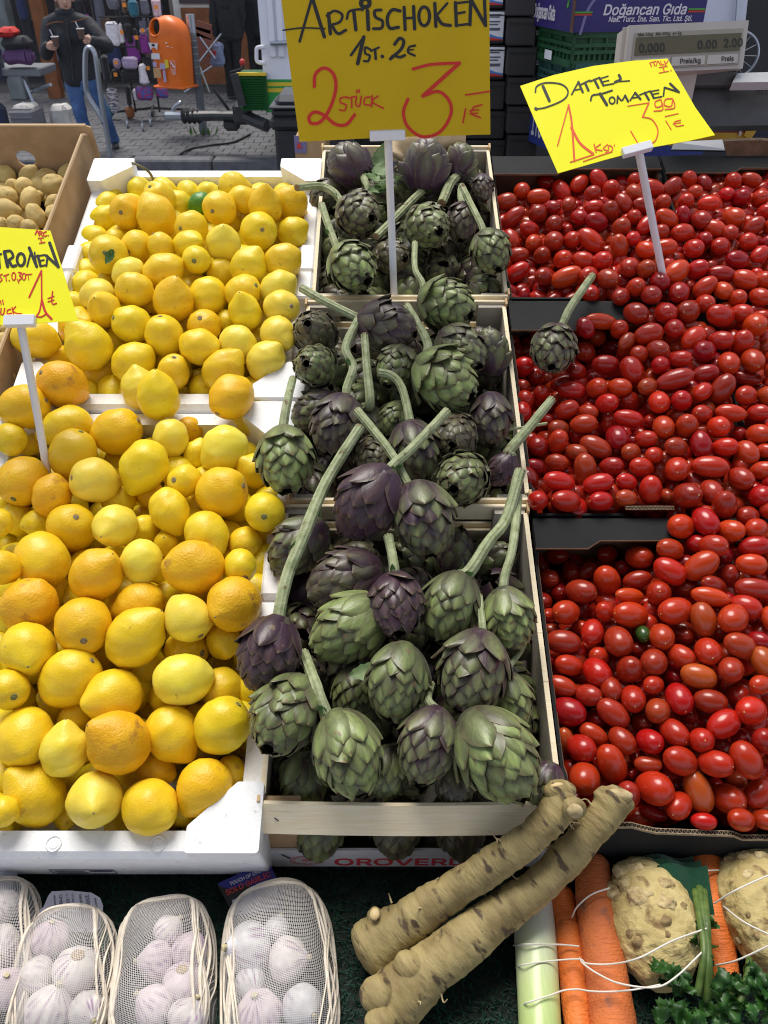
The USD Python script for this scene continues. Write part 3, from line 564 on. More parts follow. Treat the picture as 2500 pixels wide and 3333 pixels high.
T1 = lambda x, y: (1700 + x * .2532, 1740 + y * .2532, .2532); T2 = lambda x, y: (2080 + x * .2532, 1740 + y * .2532, .2532); T3 = lambda x, y: (1740 + x * .2532, 2200 + y * .2532, .2532); T4 = lambda x, y: (2080 + x * .2532, 2220 + y * .2532, .2532)
T5 = lambda x, y: (1640 + x * .2983, 1040 + y * .2983, .2983); T6 = lambda x, y: (2060 + x * .2983, 1040 + y * .2983, .2983); T7 = lambda x, y: (1600 + x * .5425, 800 + y * .5425, .5425)
# x, y, long and short half size, slope in degrees, colour, scar position or 0 / -1 (-1: partly behind)
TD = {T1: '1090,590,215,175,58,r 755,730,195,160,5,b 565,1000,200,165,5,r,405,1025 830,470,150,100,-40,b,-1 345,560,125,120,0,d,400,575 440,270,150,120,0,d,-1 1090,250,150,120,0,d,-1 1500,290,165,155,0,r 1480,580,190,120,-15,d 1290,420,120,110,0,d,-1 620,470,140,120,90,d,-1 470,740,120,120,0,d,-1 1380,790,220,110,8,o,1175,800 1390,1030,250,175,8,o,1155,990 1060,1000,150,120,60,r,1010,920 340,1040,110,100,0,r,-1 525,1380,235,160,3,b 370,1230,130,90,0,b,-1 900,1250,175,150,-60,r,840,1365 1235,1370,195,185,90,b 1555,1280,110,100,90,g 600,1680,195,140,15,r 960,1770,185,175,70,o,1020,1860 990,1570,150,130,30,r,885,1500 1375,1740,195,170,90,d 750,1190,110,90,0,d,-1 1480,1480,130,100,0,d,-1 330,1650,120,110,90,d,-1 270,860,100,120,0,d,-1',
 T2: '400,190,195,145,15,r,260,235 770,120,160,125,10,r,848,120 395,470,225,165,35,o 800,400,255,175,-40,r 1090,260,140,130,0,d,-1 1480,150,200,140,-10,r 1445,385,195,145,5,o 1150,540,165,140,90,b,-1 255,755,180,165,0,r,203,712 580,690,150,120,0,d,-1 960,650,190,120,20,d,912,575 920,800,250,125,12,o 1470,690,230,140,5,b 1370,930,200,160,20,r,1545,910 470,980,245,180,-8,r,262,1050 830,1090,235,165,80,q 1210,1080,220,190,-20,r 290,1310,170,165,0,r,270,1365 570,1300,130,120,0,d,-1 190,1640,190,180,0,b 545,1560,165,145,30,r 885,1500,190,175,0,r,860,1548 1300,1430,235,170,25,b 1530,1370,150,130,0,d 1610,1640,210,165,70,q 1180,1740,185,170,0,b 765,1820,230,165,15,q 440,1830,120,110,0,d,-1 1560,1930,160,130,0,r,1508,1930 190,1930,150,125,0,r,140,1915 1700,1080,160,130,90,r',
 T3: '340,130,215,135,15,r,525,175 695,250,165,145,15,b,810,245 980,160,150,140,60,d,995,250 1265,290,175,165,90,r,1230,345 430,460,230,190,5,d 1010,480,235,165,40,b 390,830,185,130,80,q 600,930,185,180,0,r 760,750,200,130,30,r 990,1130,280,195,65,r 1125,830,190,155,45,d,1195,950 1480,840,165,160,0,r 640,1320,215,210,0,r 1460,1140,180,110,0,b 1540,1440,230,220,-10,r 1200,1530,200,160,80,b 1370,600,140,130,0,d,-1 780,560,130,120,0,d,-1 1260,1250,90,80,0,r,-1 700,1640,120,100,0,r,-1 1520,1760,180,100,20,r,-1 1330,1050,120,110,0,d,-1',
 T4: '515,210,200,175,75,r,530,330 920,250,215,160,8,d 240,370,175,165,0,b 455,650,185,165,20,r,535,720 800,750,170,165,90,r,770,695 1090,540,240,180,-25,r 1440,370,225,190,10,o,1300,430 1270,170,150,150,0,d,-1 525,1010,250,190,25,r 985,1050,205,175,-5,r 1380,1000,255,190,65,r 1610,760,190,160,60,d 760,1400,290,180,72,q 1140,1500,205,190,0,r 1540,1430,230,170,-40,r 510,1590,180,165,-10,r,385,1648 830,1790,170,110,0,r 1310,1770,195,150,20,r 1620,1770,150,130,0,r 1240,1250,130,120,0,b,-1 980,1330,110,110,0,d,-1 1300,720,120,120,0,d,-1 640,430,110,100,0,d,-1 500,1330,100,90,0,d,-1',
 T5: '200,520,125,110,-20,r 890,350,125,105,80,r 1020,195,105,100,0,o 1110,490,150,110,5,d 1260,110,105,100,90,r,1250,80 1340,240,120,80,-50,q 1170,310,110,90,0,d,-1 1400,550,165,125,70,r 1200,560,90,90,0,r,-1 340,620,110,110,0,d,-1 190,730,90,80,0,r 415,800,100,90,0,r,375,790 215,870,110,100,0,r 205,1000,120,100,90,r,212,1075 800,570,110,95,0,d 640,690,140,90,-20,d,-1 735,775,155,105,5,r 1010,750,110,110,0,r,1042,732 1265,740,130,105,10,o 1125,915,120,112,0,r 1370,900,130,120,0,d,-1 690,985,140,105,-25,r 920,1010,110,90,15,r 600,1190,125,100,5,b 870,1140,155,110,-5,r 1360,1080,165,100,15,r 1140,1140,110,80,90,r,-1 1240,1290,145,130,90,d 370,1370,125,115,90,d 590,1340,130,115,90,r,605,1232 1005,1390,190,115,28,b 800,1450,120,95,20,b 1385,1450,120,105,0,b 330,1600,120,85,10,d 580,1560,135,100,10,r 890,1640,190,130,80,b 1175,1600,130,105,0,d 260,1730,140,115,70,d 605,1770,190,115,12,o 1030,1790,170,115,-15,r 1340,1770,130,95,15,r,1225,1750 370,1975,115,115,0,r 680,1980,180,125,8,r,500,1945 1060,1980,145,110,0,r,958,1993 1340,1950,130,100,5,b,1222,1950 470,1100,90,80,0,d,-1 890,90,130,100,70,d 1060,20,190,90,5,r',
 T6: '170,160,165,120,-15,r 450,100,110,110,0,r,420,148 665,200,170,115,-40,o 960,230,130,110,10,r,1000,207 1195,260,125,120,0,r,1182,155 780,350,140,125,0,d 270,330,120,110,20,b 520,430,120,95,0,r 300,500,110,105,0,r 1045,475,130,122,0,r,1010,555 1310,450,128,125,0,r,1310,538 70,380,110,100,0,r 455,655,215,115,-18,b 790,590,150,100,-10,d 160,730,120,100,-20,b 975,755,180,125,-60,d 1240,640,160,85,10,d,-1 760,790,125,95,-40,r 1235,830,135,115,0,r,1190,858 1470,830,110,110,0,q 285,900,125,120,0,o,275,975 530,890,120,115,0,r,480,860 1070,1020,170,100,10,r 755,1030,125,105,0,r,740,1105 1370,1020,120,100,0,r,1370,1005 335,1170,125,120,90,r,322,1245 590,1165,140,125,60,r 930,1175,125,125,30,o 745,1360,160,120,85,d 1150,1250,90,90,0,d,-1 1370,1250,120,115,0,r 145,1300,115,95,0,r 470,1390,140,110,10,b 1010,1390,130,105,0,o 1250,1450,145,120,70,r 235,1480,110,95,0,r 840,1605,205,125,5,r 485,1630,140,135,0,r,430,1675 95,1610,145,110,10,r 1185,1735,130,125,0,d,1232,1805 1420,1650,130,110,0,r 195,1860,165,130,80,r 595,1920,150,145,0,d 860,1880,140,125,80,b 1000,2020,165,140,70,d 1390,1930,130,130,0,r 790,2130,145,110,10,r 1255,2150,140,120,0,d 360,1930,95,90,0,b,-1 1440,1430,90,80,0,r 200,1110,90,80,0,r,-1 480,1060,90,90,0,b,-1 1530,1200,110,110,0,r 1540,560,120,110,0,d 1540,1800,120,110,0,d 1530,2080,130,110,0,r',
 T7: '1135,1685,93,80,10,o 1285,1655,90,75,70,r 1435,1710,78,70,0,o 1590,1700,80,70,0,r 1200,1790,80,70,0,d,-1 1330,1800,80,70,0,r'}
tom = []
for z, txt in TD.items():
    for s in txt.split():
        a = s.split(','); x, y, k = z(float(a[0]), float(a[1])); la, sh, ang, col = float(a[2]) * k, float(a[3]) * k, float(a[4]), a[5]
        sc = np.array(z(float(a[6]), float(a[7]))[:2]) - [x, y] if len(a) > 7 else None
        tom.append(dict(px=x, py=y, la=la, sh=sh, r=sh * 1.04, ang=ang, col=col, sc=sc, back=len(a) == 7, hand=True))
g = np.random.default_rng(21)
def rowbound(y): return 1612 + max(0, (y - 560)) * .10
hand = np.array([(t['px'], t['py'], (t['la'] + t['sh']) / 2) for t in tom]); cand = []
for k in range(6000):                                              # the rear carton's heap, small in the picture: laid out by chance
    y = g.uniform(572, 1060); x = g.uniform(rowbound(y) + 22, 2560)
    if x < 1905 + (y - 900) * .2 and y > 903: continue
    if y > 1000 and x < 1890: continue
    ys = 572 + (12 if x < 2150 else -30 - (x - 2150) * .04)
    if y < ys: continue
    sh = (24.5 + (y - 560) * .020) * g.uniform(.88, 1.16); e = g.choice([1.0, 1.15, 1.3, 1.45, 1.6], p=[.28, .24, .22, .16, .10]); la = sh * e
    m = (la + sh) / 2
    if (np.hypot(hand[:, 0] - x, hand[:, 1] - y) < .80 * (hand[:, 2] + m)).any(): continue
    if any(math.hypot(c['px'] - x, (c['py'] - y) * 1.12) < .84 * ((c['la'] + c['sh']) / 2 + m) for c in cand): continue
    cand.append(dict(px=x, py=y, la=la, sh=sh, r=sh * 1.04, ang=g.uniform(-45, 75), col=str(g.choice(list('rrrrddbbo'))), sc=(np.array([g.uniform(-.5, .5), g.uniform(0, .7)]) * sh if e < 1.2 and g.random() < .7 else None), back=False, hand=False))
tom += cand
for t in tom:
    u_, v_ = uv(t['px'], t['py']); w = -.030 + .060 * min(1, max(0, (u_ - .27) / .28))
    if u_ < .45: w -= .035 * math.exp(-((v_ - .39) / .05) ** 2) + .05 * math.exp(-((v_ - .90) / .05) ** 2)
    if .49 < v_ < .56 and u_ < .45: w = .016
    if v_ < .06: w = -.018
    if v_ > 1.40: w -= .035
    if .935 < v_ < 1.03 and u_ < .50: w = .018
    t['w'] = w - (.028 if t['back'] else 0)
settle(tom, -.13, 60, .86)
rows = []
def tplace(t):
    u_, v_ = (t['P'] - SO)[0], (t['P'] - SO) @ EV
    if v_ < .46: c = 'front carton'; f = v_ / .46
    elif v_ < 1.015: c = 'middle carton'; f = (v_ - .46) / .55
    else: c = 'rear carton'; f = (v_ - 1.015) / .5
    s = 'beside the wooden crate' if u_ < .315 and c != 'rear carton' else 'left side' if u_ < .40 else 'middle' if u_ < .56 else 'right side'
    d = 'at front rim of' if f < .12 else 'near front of' if f < .36 else 'amid' if f < .66 else 'near rear of'
    return f'{d} {c} {s}' if s != 'middle' else f'{d} {c} centre'
order = sorted(range(len(tom)), key=lambda i: -(tom[i]['la'] * tom[i]['sh'] * (0 if tom[i]['px'] > 2535 else 1)))
single = set(order[:300]); rest = []
rows = {i: [('round ' if tom[i]['la'] < tom[i]['sh'] * 1.14 else 'long ' if tom[i]['la'] > tom[i]['sh'] * 1.5 else 'oval ') + TC[tom[i]['col']][3] + ' tomato' + (' with stem scar' if tom[i]['sc'] is not None else ''), tplace(tom[i]), tom[i]['px'], tom[i]['py']] for i in single}
keys = sorted(single); labs = dict(zip(keys, uniq([rows[i] for i in keys])))
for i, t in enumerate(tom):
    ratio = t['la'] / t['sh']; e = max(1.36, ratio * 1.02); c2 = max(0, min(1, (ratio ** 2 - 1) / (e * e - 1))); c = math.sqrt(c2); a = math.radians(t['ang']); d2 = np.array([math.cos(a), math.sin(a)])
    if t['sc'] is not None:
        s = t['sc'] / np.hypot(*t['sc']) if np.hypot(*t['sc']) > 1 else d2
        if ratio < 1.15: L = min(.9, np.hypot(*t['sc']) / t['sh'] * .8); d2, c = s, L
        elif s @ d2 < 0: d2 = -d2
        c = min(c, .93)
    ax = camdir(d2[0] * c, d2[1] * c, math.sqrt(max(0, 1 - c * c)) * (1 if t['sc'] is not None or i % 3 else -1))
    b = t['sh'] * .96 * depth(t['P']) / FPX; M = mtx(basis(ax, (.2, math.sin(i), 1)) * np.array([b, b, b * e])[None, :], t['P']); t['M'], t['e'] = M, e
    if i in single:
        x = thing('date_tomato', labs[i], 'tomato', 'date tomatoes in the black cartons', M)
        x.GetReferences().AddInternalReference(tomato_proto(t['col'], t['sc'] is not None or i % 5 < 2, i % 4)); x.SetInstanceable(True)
    else: rest.append(t)
def pi(name, protos, mats_, idx, label, cat_):
    p = UsdGeom.PointInstancer.Define(stage, '/World/' + name); setd(p.GetPrim(), label, cat_, kind='stuff')
    for j, q in enumerate(protos):
        x = UsdGeom.Xform.Define(stage, f'/World/{name}/fruit_{j:03d}').GetPrim(); x.GetReferences().AddInternalReference(q); p.CreatePrototypesRel().AddTarget(x.GetPath())
    pos, ori, sca = [], [], []
    for M in mats_:
        s = np.linalg.norm(M[:3, :3], axis=0); q = trimesh.transformations.quaternion_from_matrix(np.vstack([np.hstack([M[:3, :3] / s, np.zeros((3, 1))]), [0, 0, 0, 1]]))
        pos.append(M[:3, 3]); sca.append(s); ori.append(Gf.Quath(float(q[0]), float(q[1]), float(q[2]), float(q[3])))
    p.CreatePositionsAttr(Vt.Vec3fArray.FromNumpy(np.array(pos, np.float32))); p.CreateScalesAttr(Vt.Vec3fArray.FromNumpy(np.array(sca, np.float32))); p.CreateOrientationsAttr(Vt.QuathArray(ori)); p.CreateProtoIndicesAttr(Vt.IntArray(list(map(int, idx))))
    return p
C = np.array([t['P'] for t in tom]); RB = np.array([t['r'] for t in tom]) * np.array([depth(t['P']) for t in tom]) / FPX; fill = []
from scipy.spatial import cKDTree
tree = cKDTree(C); wtop = np.array([(t['P'] - SO) @ EW for t in tom]); CUV = np.stack([(C - SO)[:, 0], (C - SO) @ EV], 1); tuv = cKDTree(CUV)
for v in np.arange(.0, 1.5, .0265):
    for u in np.arange(.275, 1.08, .030):
        u2, v2 = u + g.uniform(-.008, .008), v + g.uniform(-.008, .008)
        if not any(a + .018 < v2 < b - .018 for a, b in ((-.012, .472), (.485, 1.013), (1.03, 1.52))): continue
        if any(abs(u2 - b) < .022 for b in ((.66, .668) if v2 < 1.02 else (.668,))) : continue
        top = min(wtop[tuv.query((u2, v2), 4)[1]].min(), .03)
        for dw in (.026, .050, .074):
            w = top - dw + g.uniform(-.004, .004)
            if w < -.135 or (u2 > .66 and w > -.012 and False): continue
            p = S(u2, v2, w)
            if proj(p)[0] > 2620 or (tree.query(p)[0] < .021): continue
            b = g.uniform(.0150, .0180); fill.append(mtx(basis(g.normal(size=3)) * np.array([b, b, b * 1.4])[None, :], p))
PT_ = [tomato_proto(c, False, v) for c, v in (('r', 0), ('d', 1), ('r', 2), ('b', 3))]
allM = [t['M'] for t in rest] + fill
pi('tomatoes_below', PT_, allM, g.integers(0, 4, len(allM)), 'date tomatoes of the lower layers and the farthest part of the heap', 'tomatoes')
# ---------------------------------------------------------------- artichokes
nd = {'at': ('attribute', {'attribute': 'tone'}), 'tc': ('texture_coordinate', {}), 'n': ('noise_texture', {'scale': 120.0, 'detail': 4.0, 'roughness': .65}), 'r': ('rgb_ramp', {'ramp': [(.30, (.62, .62, .62)), (.70, (1.25, 1.25, 1.25))]}),
      'm': ('mix_color', {'blend_type': 'multiply', 'fac': 1.0, 'use_clamp': False}), 's': ('noise_texture', {'scale': 70.0, 'detail': 2.0}), 'sr': ('rgb_ramp', {'ramp': [(.66, (0, 0, 0)), (.74, (.8, .8, .8))]}), 'm2': ('mix_color', {'b': (.16, .10, .05)}),
      'b': ('bump', {'strength': .35, 'distance': .0015}), 'bn': ('noise_texture', {'scale': 260.0, 'detail': 3.0}), 'mp': ('mapping', {'scale': (1.0, 1.0, .22)}),
      'p': ('principled_bsdf', {'roughness': .40, 'specular_ior_level': .5, 'sheen_weight': .06})}
MATS['bract'] = usdkit.material(stage, '/World/Looks/bract', nd, [('tc.object', 'mp.vector'), ('mp.vector', 'n.vector'), ('n.fac', 'r.fac'), ('at.color', 'm.a'), ('r.color', 'm.b'), ('tc.object', 's.vector'), ('s.fac', 'sr.fac'), ('sr.color', 'm2.fac'), ('m.result', 'm2.a'), ('m2.result', 'p.base_color'), ('mp.vector', 'bn.vector'), ('bn.fac', 'b.height'), ('b.normal', 'p.normal')], surface='p.BSDF')
mat('artichoke_stem', (.20, .24, .11), (.40, .43, .25), rough=.6, scale=70, lo=.3, hi=.7, bump=.5, bscale=260, bdist=.002, spec=.3, spots=((.13, .09, .045), 42, .62, .72))
mat('stem_cut', (.17, .10, .045), (.30, .20, .09), rough=.85, scale=260)
mat('artichoke_heart', (.050, .048, .024), rough=.8)  # dark tone for the light-blocking core inside each head
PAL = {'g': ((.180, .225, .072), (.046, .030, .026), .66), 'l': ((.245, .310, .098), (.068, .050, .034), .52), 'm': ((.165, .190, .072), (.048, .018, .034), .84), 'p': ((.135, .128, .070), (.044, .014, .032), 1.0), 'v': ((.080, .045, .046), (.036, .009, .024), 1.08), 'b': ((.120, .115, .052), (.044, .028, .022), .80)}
def artichoke(P, ax, R, col, opened, seed, label, stem=None, stem_r=.011, n=58, roll=0., aspect=1.22, joined=None):
    g = np.random.default_rng(seed); M = mtx(basis(ax, (math.sin(roll), math.cos(roll), .3)), P); t = None if joined is not None else thing('artichoke', label, 'artichoke', 'artichokes heaped in the wooden crates', M); L = R * aspect
    green, purp, amt = (np.array(x) if np.ndim(x) else x for x in PAL[col])
    def prof(s):
        s = np.asarray(s, float); lo = np.sqrt(np.clip(1 - (np.clip(.42 - s, 0, 1) / .50) ** 2.3, 0, 1)); hi = np.clip(1 - (np.clip(s - .42, 0, 1) / .615) ** 2.0, 0, 1) ** .74; return np.where(s < .42, lo, hi)
    if joined is None: part('heart', lathe([(max(1e-4, .86 * R * float(prof(s))), -L + 2 * L * s) for s in np.linspace(-.06, 1.0, 14)], 14), MATS['artichoke_heart'], t, True)  # dark core added inside to block light in the gaps between bracts
    for i in range(n):
        f = i / (n - 1); s0 = -.06 + .88 * f ** .98; ln = (.50 - .26 * f) * g.uniform(.90, 1.12); th = i * 2.39996 + g.normal() * .10; W = (.68 - .14 * f) * g.uniform(.9, 1.08); flare = opened * (1.15 - .65 * f) * g.uniform(.5, 1.5) + (.16 if i < 5 else 0) * g.uniform(0, 1.6)
        nb, na = 8, 7; b = np.linspace(0, 1, nb)[:, None]; a = np.linspace(-1, 1, na)[None, :]
        wd = (np.clip(1 - b ** 1.7, 0, 1) ** .88) * (.80 + .80 * b - .1 * b * b); wd = np.maximum(wd, .03); s = s0 + ln * b + 0 * a; s = np.where(s > .88, (.88 + (s - .88) * .92), s)
        pr = np.maximum(prof(np.clip(s, -.05, 1.02)), .07 + .05 * (i % 3)); base_r = R * pr
        ang = th + a * wd * W * R * .93 / np.maximum(base_r, .30 * R) * (.9 if i > 6 else 1)
        tw = g.normal() * .05
        rad = base_r * .90 + R * (.0 + .175 * b - .06 * b ** 4 + flare * .42 * b ** 2.2) - R * .095 * a * a * (1 - .3 * b) + R * .018 * np.exp(-(a / .25) ** 2) * (1 - b) + R * tw * a * b
        z = -L + 2 * L * s - R * flare * .12 * b ** 3 + g.normal() * .01 * R
        Po = np.stack([rad * np.cos(ang), rad * np.sin(ang), z + 0 * a], -1); nrm = np.stack([np.cos(ang), np.sin(ang), -.1 + 0 * ang], -1); Pi = Po - nrm * (R * .042 * (1 - a * a * .7) * (1 - .5 * b) + .0003)[..., None]
        A = grid_mesh(Po); B = grid_mesh(Pi); k = nb * na; F = [A.faces[:, ::-1], B.faces + k]
        rim = [(q, q + 1) for q in range(na - 1)] + [(na - 1 + na * q, 2 * na - 1 + na * q) for q in range(nb - 1)] + [(k - 1 - q, k - 2 - q) for q in range(na - 1)] + [(k - na - na * q, k - 2 * na - na * q) for q in range(nb - 1)]
        F.append(np.array([[x, y, y + k] for x, y in rim] + [[x, y + k, x + k] for x, y in rim])); m = tri(np.vstack([A.vertices, B.vertices]), np.vstack(F))
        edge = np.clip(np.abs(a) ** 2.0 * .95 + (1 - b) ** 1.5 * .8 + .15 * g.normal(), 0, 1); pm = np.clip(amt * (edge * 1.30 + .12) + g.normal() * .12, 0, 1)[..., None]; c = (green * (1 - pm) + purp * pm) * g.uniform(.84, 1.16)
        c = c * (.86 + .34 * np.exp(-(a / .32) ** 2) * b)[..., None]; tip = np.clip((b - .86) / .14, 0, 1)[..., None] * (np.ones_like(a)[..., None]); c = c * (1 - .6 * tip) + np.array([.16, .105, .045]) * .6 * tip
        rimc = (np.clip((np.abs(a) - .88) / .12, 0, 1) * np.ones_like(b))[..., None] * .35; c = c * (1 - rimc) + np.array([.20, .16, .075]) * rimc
        if joined is not None: joined.append((xf(m, M), np.vstack([c.reshape(-1, 3)] * 2))); continue
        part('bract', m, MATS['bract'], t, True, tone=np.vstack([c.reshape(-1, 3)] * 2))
    base = np.array(P) - np.asarray(ax) / np.linalg.norm(ax) * L * .92
    if stem is not None:
        wb = (base - SO) @ EW; pts = [base + np.asarray(ax) / np.linalg.norm(ax) * L * .12, base - np.asarray(ax) / np.linalg.norm(ax) * .004]
        for j, q in enumerate(stem): pts.append(onw(q[0], q[1], q[2] if len(q) > 2 else wb + .006 * (j + 1)))
        pth = smoothpath(pts, 26); rr = stem_r * np.linspace(1.12, .98, 26) * (1 + .05 * np.sin(np.linspace(0, 9, 26) + seed)); rr[0] *= 1.15
        pr = 1 + .10 * np.cos(np.arange(26) / 26 * 2 * np.pi * 9) ; m = tube(pth, rr, 26, True, prof=pr); noisy(m, stem_r * .10, 60, seed); inv = np.linalg.inv(M)
        part('stem', xf(m, inv), MATS['artichoke_stem'], t, 60)
        e, d = pth[-1], pth[-1] - pth[-2]; part('cut_end', xf(xf(lathe([(.0001, .0006), (stem_r * .7, .001), (stem_r * .98, -.0002), (stem_r, -.003)], 13), mtx(basis(d), e)), inv), MATS['stem_cut'], t)
        for k in range(int(g.integers(1, 4))):                       # small leaf scars and scales left on the stem
            j = int(g.integers(3, 22)); dd = pth[j + 1] - pth[j]; Rb = basis(dd, (g.normal(), g.normal(), g.normal()))
            lf = leaf_geo(stem_r * 2.0, stem_r * .65, .35, int(g.integers(99))); lf = xf(lf, mtx(np.stack([Rb[:, 1], Rb[:, 2] * (1 if g.random() < .5 else -1), Rb[:, 0]], 1), pth[j] + Rb[:, 0] * stem_r * .95)); part('stem_scale', xf(lf, inv), MATS['leaf_bit'], t)
    return t
a5 = lambda x, y: (900 + .4822 * x, 420 + .4822 * y); a6 = lambda x, y: (800 + .6028 * x, 1000 + .6028 * y); a7 = lambda x, y: (700 + .7233 * x, 1700 + .7233 * y); a8 = lambda x, y: (1600 + .5425 * x, 800 + .5425 * y)
K5, K6, K7, K8 = (a5, .4822), (a6, .6028), (a7, .7233), (a8, .5425)
